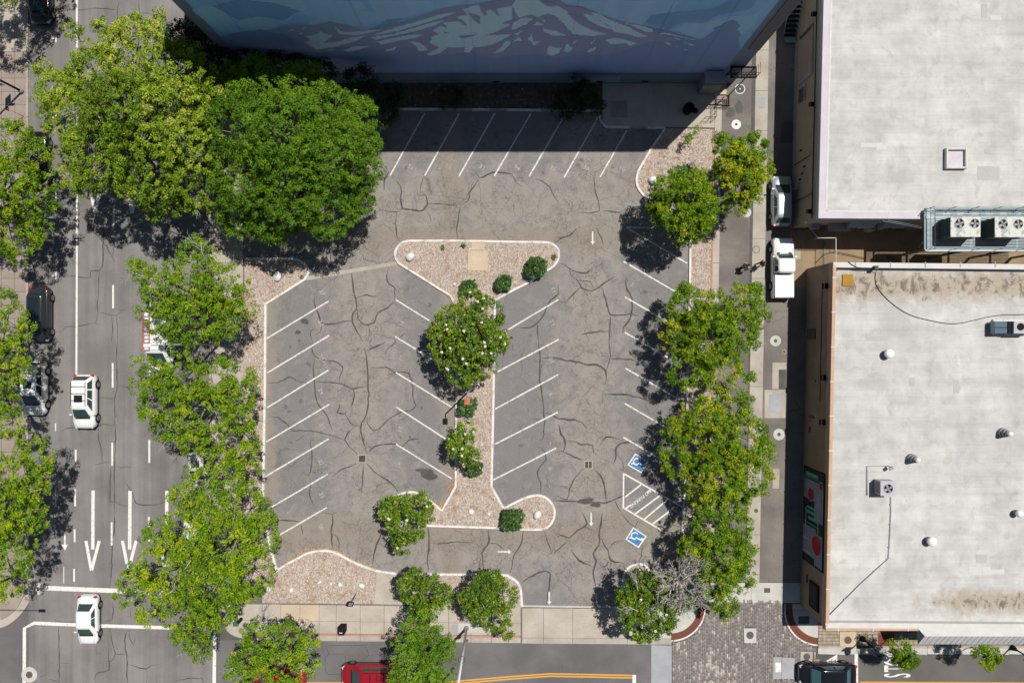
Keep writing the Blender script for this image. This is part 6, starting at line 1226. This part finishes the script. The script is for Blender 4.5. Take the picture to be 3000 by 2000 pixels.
# ================================================================ TREES AND SHRUBS
def leafmat(name, stops, rough=.55, tr=.10, spec=.2):
    stops = [(p, (q[0] * 1.1, q[1] * 1.04, q[2], 1)) for p, q in stops]
    return tonemat(name, stops, rough, spec, tr, .45, .35)
LK = {
 'ash': dict(m=leafmat('leaves_street_tree', [(0, (.04, .10, .004, 1)), (.45, (.11, .23, .006, 1)), (.8, (.20, .32, .008, 1)), (1, (.33, .40, .01, 1))]), l=.165, w=.085, cr=.36, n=54),
 'syc': dict(m=leafmat('leaves_yellow_green', [(0, (.06, .11, .006, 1)), (.4, (.13, .24, .01, 1)), (.75, (.23, .34, .02, 1)), (1, (.40, .46, .06, 1))]), l=.155, w=.085, cr=.34, n=54),
 'elm': dict(m=leafmat('leaves_dense_green', [(0, (.03, .09, .005, 1)), (.5, (.085, .19, .007, 1)), (1, (.15, .28, .012, 1))]), l=.14, w=.08, cr=.36, n=62),
 'mag': dict(m=leafmat('leaves_magnolia', [(0, (.03, .08, .005, 1)), (.5, (.09, .18, .008, 1)), (.9, (.18, .28, .015, 1)), (1, (.26, .34, .03, 1))], .42, .12, .4), l=.21, w=.095, cr=.34, n=42),
 'pis': dict(m=leafmat('leaves_pistache', [(0, (.035, .10, .004, 1)), (.5, (.10, .22, .006, 1)), (.85, (.20, .32, .008, 1)), (1, (.42, .42, .01, 1))]), l=.23, w=.062, cr=.35, n=58),
 'shr': dict(m=leafmat('leaves_shrub', [(0, (.03, .07, .018, 1)), (.5, (.065, .15, .035, 1)), (1, (.13, .25, .06, 1))], .4, .15, .5), l=.20, w=.07, cr=.22, n=40),
 'drk': dict(m=leafmat('leaves_shade_toned', [(0, (.012, .028, .008, 1)), (1, (.035, .065, .014, 1))], .6, .1, .3), l=.20, w=.10, cr=.42, n=40)}  # near-black greens of the last kind: shade by the wall painted into the leaves
PETAL = tonemat('magnolia_petals', [(0, c(216, 200, 180)), (1, c(246, 242, 234, .85))], .6); BROWNL = tonemat('withered_flowers', [(0, c(150, 80, 40)), (1, c(220, 150, 90))])
def leaves(pos, nrm, l, w, g, tone, name, m, parent):
    n = len(pos); a = g.normal(size=(n, 3)); a -= (a * nrm).sum(1)[:, None] * nrm; a /= np.linalg.norm(a, axis=1)[:, None] + 1e-9; b = np.cross(nrm, a)
    L = (l * g.uniform(.65, 1.25, n))[:, None] / 2; Wd = (w * g.uniform(.7, 1.2, n))[:, None] / 2; dn = nrm * L * .25
    V = np.stack([pos - a * L - dn, pos + b * Wd, pos + a * L - dn, pos - b * Wd], 1).reshape(-1, 3)
    return fastmesh(name, V, np.arange(n * 4).reshape(-1, 4), m, parent, np.clip(tone, 0, 1))
def tree(kind, lobes, label, base=None, seed=1, dens=1.0, cat='tree', name=None, group=None, bare=(), flowers=0, zr=.8, trunk_r=.2, stem=None, thin=1.0, toneoff=0.0, twigs=0, zk=1.0):
    g = np.random.default_rng(seed); K_ = LK[kind]; L = []
    for q in lobes: x, y, r, z = q[:4]; z *= zk; cc = W(x, y, z); L.append((np.array(cc), r / PXM * (1 - z / H) * (1.06 if kind in ('pis', 'ash') else 1)))
    wsum = sum(r * r for _, r in L); mean = sum(cc * r * r for cc, r in L) / wsum
    b = W(*base) if base else Vector((mean[0], mean[1], 0))
    o = thing(name or {'mag': 'magnolia_tree', 'shr': 'shrub'}.get(kind, 'street_tree'), b, label, cat, group); org = np.array(o.location)
    pos = []; nr = []; tn = []; cls = []
    for cc, r in L:
        lt = g.normal(0, .1)
        nc = max(5, int(28 * r * r * dens * (.42 / K_['cr']) ** 2 * .62)); d = g.normal(size=(nc, 3)); d[:, 2] = np.abs(d[:, 2]) * 1.0 - .35; d /= np.linalg.norm(d, axis=1)[:, None]
        rr = r * g.uniform(.45, 1.0, nc) ** .6; ex = g.random(nc) < (.3 if kind == 'shr' else .13); rr[ex] *= g.uniform(1.02, 1.22, ex.sum()); p = cc + d * rr[:, None] * np.array([1, 1, zr])
        p[:, 2] = np.maximum(p[:, 2], .25 if kind == 'shr' else 1.4)
        ct = g.normal(.48 + toneoff + lt, .17, nc) + (d[:, 2]) * .08
        for i in range(nc):
            cr = K_['cr'] * g.uniform(.6, 1.25) * (.6 if ex[i] else 1); k = int(K_['n'] * g.uniform(.6, 1.3) * (.6 if ex[i] else 1) * thin)
            q = g.normal(size=(k, 3)); q /= np.linalg.norm(q, axis=1)[:, None] + 1e-9; q[:, 2] = np.where(q[:, 2] < -.3, -q[:, 2] * .5, q[:, 2])
            qq = q * (cr * g.uniform(.25, 1, k) ** .5)[:, None] * np.array([1, 1, .6]); pos.append(p[i] + qq)
            nn = q * .8 + np.array([0, 0, .5]) + g.normal(size=(k, 3)) * .62; nr.append(nn / np.linalg.norm(nn, axis=1)[:, None]); tn.append(ct[i] + g.normal(0, .14, k) + (q[:, 2]) * .06)
        cls.append((cc, r, p))
    pos = np.concatenate(pos); nr = np.concatenate(nr); tn = np.concatenate(tn)
    if kind == 'pis': yl = g.random(len(tn)) < .04; tn[yl] += .3
    leaves(pos - org, nr, K_['l'], K_['w'], g, tn, 'crown', K_['m'], o)
    if flowers:
        idx = []; P = []
        for c0 in g.choice(len(pos), flowers, replace=False):
            near = np.where(((pos[:, :2] - pos[c0, :2]) ** 2).sum(1) < .12)[0]; idx.append(near[np.argmax(pos[near, 2])])
        P = []; N = []; T = []
        for i in idx:
            for k in range(7): a = k * .9; P.append(pos[i] + np.array([math.cos(a) * .07, math.sin(a) * .07, .10])); v = np.array([math.cos(a) * .5, math.sin(a) * .5, .9]); N.append(v / np.linalg.norm(v)); T.append(g.uniform(.4, 1))
        leaves(np.array(P) - org, np.array(N), .14, .10, g, np.array(T), 'blossoms', PETAL, o)
    # wood
    small = kind == 'shr'; bk = M['bark_d'] if kind in ('drk', 'mag', 'shr') else M['bark']
    b0 = Vector(b); tt_ = .35 if base else 1.0; top = Vector((b0.x + (float(mean[0]) - b0.x) * tt_, b0.y + (float(mean[1]) - b0.y) * tt_, float(mean[2]) * .6))
    mid = b0.lerp(top, .5) + Vector((g.normal() * .1, g.normal() * .1, 0)); tr = trunk_r if not small else .05
    MB().tube([b0, mid, top], [tr * 1.25, tr, tr * .75], 9).build('trunk', bk, o)
    mbr = MB()
    for cc, r, p in cls:
        ce = Vector(cc) - Vector((0, 0, r * .5)); m1 = top.lerp(ce, .5) + Vector((g.normal() * .15, g.normal() * .15, .2)); mbr.tube([top - Vector((0, 0, .1)), m1, ce], [tr * .5, tr * .3, tr * .15], 6)
        for i in g.choice(len(p), min(len(p), 7 if not small else 3), replace=False):
            e = Vector(p[i]); mbr.tube([ce, ce.lerp(e, .55) + Vector((g.normal() * .12, g.normal() * .12, .05)), e], [tr * .14, tr * .08, .01], 5)
    mbr.build('limbs', bk, o)
    mbr = MB()
    def spray(c0, d0, ln, rad, depth):
        e = c0 + d0 * ln; m = c0.lerp(e, .5) + Vector((g.normal() * .05, g.normal() * .05, g.normal() * .04)) * ln; mbr.tube([c0, m, e], [rad, rad * .75, rad * .5], 4)
        if depth:
            for _ in range(3): d = (d0 + Vector((g.normal() * .55, g.normal() * .55, g.normal() * .3))).normalized(); spray(c0.lerp(e, g.uniform(.4, 1)), d, ln * g.uniform(.5, .8), rad * .55, depth - 1)
    for x, y, z, a, ln in bare: spray(W(x, y, z), Vector((math.cos(R(a)), math.sin(R(a)), .15)).normalized(), ln, .045, 3)
    if twigs:
        allp = np.concatenate([p for _, _, p in cls])
        for i in g.choice(len(allp), twigs): q = allp[i]; d = Vector(q - mean); d.z = abs(d.z) * .4 + .3; spray(Vector(q) + Vector((0, 0, .15)), d.normalized(), .7, .018, 2)
    if bare or twigs: mbr.build('bare_twigs', M['twig'], o)['kind'] = 'stuff'
    return o
T = tree
T('syc', [(300, 230, 105, 8), (415, 170, 115, 8.5), (520, 220, 110, 9), (230, 330, 105, 7.5), (360, 335, 130, 10), (500, 340, 120, 10), (170, 265, 62, 6.5), (300, 455, 115, 8.5), (430, 480, 120, 9), (560, 420, 105, 9), (480, 585, 72, 6.5), (575, 540, 85, 7), (395, 92, 50, 7.5), (620, 300, 70, 8), (245, 515, 62, 6.5), (470, 45, 22, 7), (215, 90, 26, 6.5), (300, 80, 28, 6.5), (130, 200, 26, 6)], 'largest street tree, yellow-green crown at upper left', (430, 470), 11, 1.0, trunk_r=.38, toneoff=.02, thin=1.05, twigs=26)
T('elm', [(690, 262, 78, 7), (755, 250, 85, 8), (885, 262, 82, 8), (965, 335, 90, 8.5), (1040, 340, 66, 7), (695, 380, 105, 9), (840, 400, 135, 10.5), (975, 440, 118, 9), (1058, 500, 66, 6.5), (720, 520, 108, 8), (860, 540, 118, 8.5), (960, 605, 95, 6.5), (800, 640, 80, 5.8), (705, 622, 72, 5.2), (915, 215, 36, 7), (1075, 420, 42, 6), (1050, 590, 50, 5.5), (740, 190, 26, 7)], 'large dense dark-green tree beside the yellow-green one', (860, 500), 12, 1.5, trunk_r=.4)
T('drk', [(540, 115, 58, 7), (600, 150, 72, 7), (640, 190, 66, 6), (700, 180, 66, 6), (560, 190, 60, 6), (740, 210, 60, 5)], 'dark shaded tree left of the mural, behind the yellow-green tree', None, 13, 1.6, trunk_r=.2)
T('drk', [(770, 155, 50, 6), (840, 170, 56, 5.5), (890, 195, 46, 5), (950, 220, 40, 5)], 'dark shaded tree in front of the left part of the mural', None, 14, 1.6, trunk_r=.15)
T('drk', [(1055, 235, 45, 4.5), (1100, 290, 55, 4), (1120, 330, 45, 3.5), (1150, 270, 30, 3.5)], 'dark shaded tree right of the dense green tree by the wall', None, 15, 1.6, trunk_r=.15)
T('syc', [(575, 175, 20, 8), (600, 190, 20, 7.5)], 'little tuft of a yellow-green sapling showing in front of the dark trees', None, 16, .6, trunk_r=.06, thin=.7)
# west side of the street
T('ash', [(40, 430, 75, 6.5), (108, 470, 55, 6), (30, 550, 85, 7), (105, 590, 60, 6), (60, 690, 68, 5.5), (100, 660, 50, 5), (60, 390, 36, 6), (-60, 560, 110, 7.5), (135, 545, 30, 5.5), (35, 750, 30, 5)], 'bright green street tree on the left edge above the charcoal car', (52, 590), 21, .8, trunk_r=.2, twigs=10)
T('ash', [(15, 890, 45, 6), (30, 960, 65, 6.5), (25, 1000, 34, 6), (20, 1080, 70, 6.5), (30, 1180, 36, 6), (20, 1240, 50, 6), (-60, 1050, 110, 7.5), (55, 1275, 24, 5.5)], 'bright green street tree leaning over the parked white car', (50, 1090), 22, .8, trunk_r=.2, twigs=6)
T('ash', [(115, 1335, 52, 6), (60, 1390, 78, 6.5), (25, 1480, 85, 7), (85, 1510, 55, 6), (50, 1620, 60, 6), (15, 1700, 55, 5.5), (90, 1440, 50, 6), (-60, 1500, 110, 7.5), (75, 1670, 28, 5)], 'lowest street tree on the left edge above the rounded corner', (50, 1500), 23, .8, trunk_r=.2, twigs=12)
T('ash', [(-45, -60, 95, 6.5), (25, -105, 80, 6), (-60, -200, 110, 7), (60, -170, 80, 6.5)], 'street tree outside the top left corner that shades the black car', None, 24, .8, trunk_r=.2)
# east side of the street
T('ash', [(425, 805, 40, 5.5), (480, 850, 72, 6.5), (560, 835, 88, 7.5), (650, 850, 78, 7), (705, 885, 48, 6), (560, 930, 85, 7), (640, 925, 68, 6.5), (565, 725, 38, 6), (485, 940, 52, 6), (530, 985, 40, 5.5), (415, 912, 22, 5), (605, 745, 34, 6), (400, 780, 24, 5)], 'spreading green street tree over the white van, grey branches showing', None, 25, .75, trunk_r=.2, bare=((560, 805, 7.5, 170, 1.6), (600, 760, 7, 100, 1.3), (500, 830, 7, 165, 1.9)), twigs=12)
T('ash', [(455, 1095, 48, 6), (530, 1110, 78, 7), (635, 1115, 70, 6.8), (700, 1150, 58, 6.2), (480, 1175, 72, 6.8), (600, 1210, 88, 7.5), (700, 1220, 56, 6), (480, 1255, 40, 6), (740, 1300, 24, 5), (405, 1060, 18, 5), (740, 1110, 28, 5.5), (400, 1130, 24, 5), (425, 1200, 26, 5), (560, 1290, 40, 5.5)], 'green street tree just below the white van, left of the lot', None, 26, .75, trunk_r=.2, twigs=12)
T('ash', [(640, 1320, 52, 6), (715, 1330, 48, 5.5), (665, 1400, 50, 5.5), (735, 1390, 32, 5), (600, 1410, 42, 5.5), (560, 1390, 26, 5), (620, 1290, 40, 6)], 'small green street tree hanging over the ivory car', None, 27, .7, trunk_r=.15, twigs=6)
T('ash', [(600, 1485, 62, 6), (720, 1500, 75, 6.5), (765, 1570, 52, 5.5), (560, 1560, 88, 7), (470, 1570, 50, 6), (650, 1600, 98, 8), (500, 1665, 98, 7.5), (405, 1700, 52, 6), (620, 1715, 98, 8), (722, 1680, 78, 6.5), (560, 1800, 78, 7), (640, 1780, 62, 6), (445, 1790, 40, 6), (590, 1900, 36, 5.5), (560, 1860, 50, 6), (365, 1750, 28, 5), (545, 1460, 50, 6), (775, 1510, 34, 5), (370, 1690, 22, 5)], 'biggest green street tree at lower left, beside the crosswalk', None, 28, .75, trunk_r=.32, toneoff=.03, bare=((560, 1640, 8, 235, 1.6), (700, 1570, 7, 250, 1.2)), twigs=16)
T('ash', [(775, 1865, 52, 5.5), (850, 1880, 58, 5.5), (740, 1935, 62, 6), (830, 1950, 78, 6.5), (905, 1865, 30, 5), (900, 1930, 45, 5.5), (780, 2000, 80, 6.5), (705, 1975, 42, 5.5), (735, 1850, 26, 5)], 'green street tree at the bottom edge over a hidden red car', None, 29, .65, trunk_r=.17, bare=((770, 1850, 6, 100, 1.2),), twigs=18, toneoff=.0)
T('elm', [(1235, 1835, 50, 5), (1190, 1880, 42, 5), (1260, 1890, 60, 5.5), (1300, 1890, 36, 5), (1205, 1945, 58, 5.5), (1280, 1960, 56, 5.5), (1180, 1995, 45, 5), (1250, 2020, 70, 6)], 'green tree at the bottom edge beside the red car with roof rack', None, 30, 1.0, trunk_r=.16, toneoff=.15)
# magnolias
mg = 'magnolias in the parking lot beds'
T('mag', [(1380, 885, 42, 4), (1425, 925, 55, 4.4), (1330, 950, 60, 4.2), (1440, 985, 52, 4.2), (1300, 1005, 52, 4), (1380, 1000, 80, 5), (1350, 1075, 60, 4), (1415, 1070, 44, 3.8), (1465, 1000, 32, 3.6), (1290, 960, 34, 3.6)], 'largest magnolia with many white blossoms in the middle of the island', (1385, 1000), 31, 1.1, flowers=20, trunk_r=.14, toneoff=.1)
T('mag', [(1362, 1262, 32, 2.8), (1350, 1305, 42, 3), (1378, 1335, 32, 2.8), (1325, 1300, 26, 2.6)], 'small magnolia on the island stem between two shrubs', None, 32, 1.1, flowers=5, trunk_r=.08, toneoff=.05)
T('mag', [(1160, 1485, 42, 3.4), (1220, 1480, 44, 3.4), (1195, 1540, 58, 3.8), (1250, 1505, 28, 3), (1185, 1592, 32, 3), (1140, 1505, 32, 3)], 'magnolia hiding the left lobe at the foot of the island', None, 33, 1.15, flowers=5, trunk_r=.12, toneoff=.1)
T('mag', [(1205, 1720, 42, 3.6), (1262, 1740, 55, 4), (1298, 1742, 34, 3.6), (1240, 1785, 42, 3.6), (1215, 1690, 30, 3.2)], 'left magnolia in the front bed beside the concrete path', None, 34, 1.1, trunk_r=.12)
T('mag', [(1420, 1722, 46, 3.6), (1472, 1745, 44, 3.6), (1405, 1770, 50, 3.8), (1450, 1800, 48, 3.6), (1480, 1845, 24, 3), (1375, 1755, 32, 3.2), (1450, 1705, 34, 3.2)], 'right magnolia in the front bed at the corner by the driveway', None, 35, 1.1, trunk_r=.12)
T('mag', [(1880, 1715, 52, 4.2), (1935, 1730, 52, 4.2), (1850, 1765, 50, 4), (1925, 1800, 62, 4.6), (1880, 1820, 58, 4.4), (1885, 1860, 26, 3.6), (1835, 1745, 34, 3.8), (1960, 1760, 34, 4)], 'magnolia with grey dead twigs at the lower right driveway corner', None, 36, 1.1, trunk_r=.15, flowers=3, bare=((1870, 1730, 5.2, 100, .9), (1870, 1790, 5.4, 150, 1.0), (1925, 1810, 5.4, 80, .8)))
# pistaches by the alley
T('pis', [(2135, 440, 44, 5), (2200, 445, 52, 5), (2225, 495, 38, 4.8), (2180, 525, 60, 5.4), (2135, 500, 48, 5), (2155, 600, 34, 4.4), (2195, 575, 34, 4.4), (2165, 480, 60, 5.6), (2110, 410, 18, 4.4)], 'yellow-tipped green tree beside the silver sedan in the alley', None, 41, 1.3, trunk_r=.13, toneoff=.08)
T('pis', [(1958, 560, 50, 4.8), (2025, 550, 56, 5), (2060, 610, 48, 5), (1970, 625, 58, 5), (2020, 660, 56, 5), (2075, 650, 24, 4.4), (1985, 515, 24, 4.4), (1930, 600, 34, 4.4), (2010, 605, 80, 5.8)], 'round green tree casting a dark shadow on the top right stalls', None, 42, 1.3, toneoff=-.05, trunk_r=.13)
T('pis', [(2010, 895, 58, 5), (2090, 915, 60, 5.6), (2180, 885, 55, 5), (2212, 915, 40, 4.6), (1985, 975, 52, 5), (2075, 990, 92, 6), (2160, 975, 66, 5.4), (2015, 1080, 62, 5), (2105, 1075, 66, 5.2), (2190, 1105, 22, 4.4), (2215, 850, 20, 4.4), (2000, 855, 24, 4.4)], 'wide green tree on the strip right of the pickup truck shadow', None, 43, 1.0, zk=.85, trunk_r=.2, twigs=12)
T('pis', [(2055, 1222, 62, 5.4), (2140, 1195, 56, 5), (1985, 1265, 42, 5), (2070, 1295, 92, 6.2), (2170, 1280, 75, 5.6), (2228, 1330, 42, 4.8), (1985, 1360, 44, 4.8), (2100, 1395, 88, 6), (2200, 1395, 60, 5.2), (1950, 1330, 20, 4.6), (2140, 1465, 55, 5), (2180, 1170, 24, 4.6), (2055, 1450, 44, 5)], 'largest green tree of the alley row, above the hatched no-parking bay', None, 44, 1.0, zk=.68, trunk_r=.22, twigs=8, toneoff=.1)
T('pis', [(2075, 1550, 62, 5.2), (2150, 1540, 56, 5.2), (2040, 1600, 48, 5), (2120, 1625, 80, 5.8), (2180, 1620, 34, 4.8), (2090, 1695, 56, 5.2), (2178, 1695, 32, 4.6), (2120, 1755, 44, 4.8), (2130, 1790, 22, 4.4), (2060, 1640, 30, 4.4)], 'lowest tree of the alley row beside the paver crossing', None, 45, 1.0, zk=.8, trunk_r=.18, toneoff=.02)
T('pis', [(1985, 1760, 30, 2.6), (2010, 1770, 24, 2.4)], 'low green sapling under the bare grey tree', None, 46, .7, trunk_r=.05, thin=.8)
# bare tree
g = np.random.default_rng(77); b = W(1950, 1642); o = thing('bare_tree', b, 'leafless grey tree between the magnolia and the alley row', 'tree'); mbt = MB()
top = Vector((b.x + .1, b.y - .2, 4.3)); MB().tube([b, top], [.12, .09], 8).build('trunk', M['bark'], o)
def grow(c0, d0, ln, rad, depth):
    e = c0 + d0 * ln; m = c0.lerp(e, .5) + Vector((g.normal(), g.normal(), g.normal())) * .06 * ln; mbt.tube([c0, m, e], [rad, rad * .85, rad * .65], 5 if depth > 2 else 3)
    if depth:
        for _ in range(3 if depth > 1 else 3): d = (d0 + Vector((g.normal() * .5, g.normal() * .5, g.normal() * .25 + .08))).normalized(); grow(c0.lerp(e, g.uniform(.55, 1)), d, ln * g.uniform(.62, .85), rad * .7, depth - 1)
for k in range(9): a = k * .7; grow(top, Vector((math.cos(a), math.sin(a) * 1.2, .9)).normalized(), 1.2, .075, 4)
mbt.build('branches', M['twig'], o)
# small street trees on the right
def young(px, py, tx, ty, lob, label, seed): return T('pis', lob, label, (px, py), seed, 1.3, trunk_r=.045, toneoff=.1)
young(2606, 1868, 0, 0, [(2635, 1895, 26, 3.4), (2648, 1922, 30, 3.4), (2668, 1928, 22, 3.2), (2625, 1925, 18, 3), (2650, 1940, 20, 3)], 'small young tree on the brick square by the south building', 51)
young(2846, 1893, 0, 0, [(2875, 1915, 26, 3.4), (2905, 1920, 26, 3.4), (2890, 1942, 20, 3.2)], 'small young tree in front of the white canopy, at right', 52)
# shrubs
for i, (x, y, r, z, lab) in enumerate(((1570, 784, 34, .8, 'round dark-green shrub near the right tip of the centre island'), (1475, 829, 25, .7, 'small round shrub in the middle of the island top'), (1371, 843, 24, .8, 'shrub tucked above the largest magnolia'), (1368, 1191, 29, .9, 'round shrub under the orange-headed parking lamp'),
     (1388, 1373, 25, .7, 'shrub just below the small magnolia on the island stem'), (1500, 1521, 36, .8, 'dark shrub between the island stem and its right lobe'))):
    T('shr', [(x, y, r * .8, z), (x + r * .4, y - r * .35, r * .55, z + .15), (x - r * .4, y + r * .3, r * .55, z), (x - r * .3, y - r * .4, r * .4, z + .1), (x + r * .4, y + r * .4, r * .42, z - .1)], lab, None, 60 + i, 1.7, cat='shrub', zr=.8)
T('drk', [(1670, 300, 45, 1.6), (1710, 280, 42, 2), (1745, 310, 28, 1.4), (1640, 325, 26, 1.2), (1690, 245, 26, 2.2)], 'large dark shrub in the shade of the mural wall', None, 71, 1.3, cat='shrub', name='shrub', trunk_r=.06)
T('drk', [(1318, 290, 34, 1.0), (1350, 300, 22, .9)], 'faint dark shrub in the wall bed above stall 33', None, 72, 1.0, cat='shrub', name='shrub', trunk_r=.04)
T('syc', [(2022, 395, 16, 1.0), (2034, 380, 14, 1.2), (2008, 415, 10, .8)], 'sparse sapling at the shadow edge in the upper right bed', None, 73, .8, cat='shrub', name='shrub', thin=.5, trunk_r=.03)
for i, (x, y, r) in enumerate(((1300, 726, 5), (1356, 720, 5), (1623, 754, 5))): T('shr', [(x, y, r, .2)], ['tiny weed left on the island top near the kerb', 'tiny weed beside the concrete pad on the island', 'tiny weed near the right tip of the island'][i], None, 80 + i, 1, cat='weed', name='weed', thin=.4)
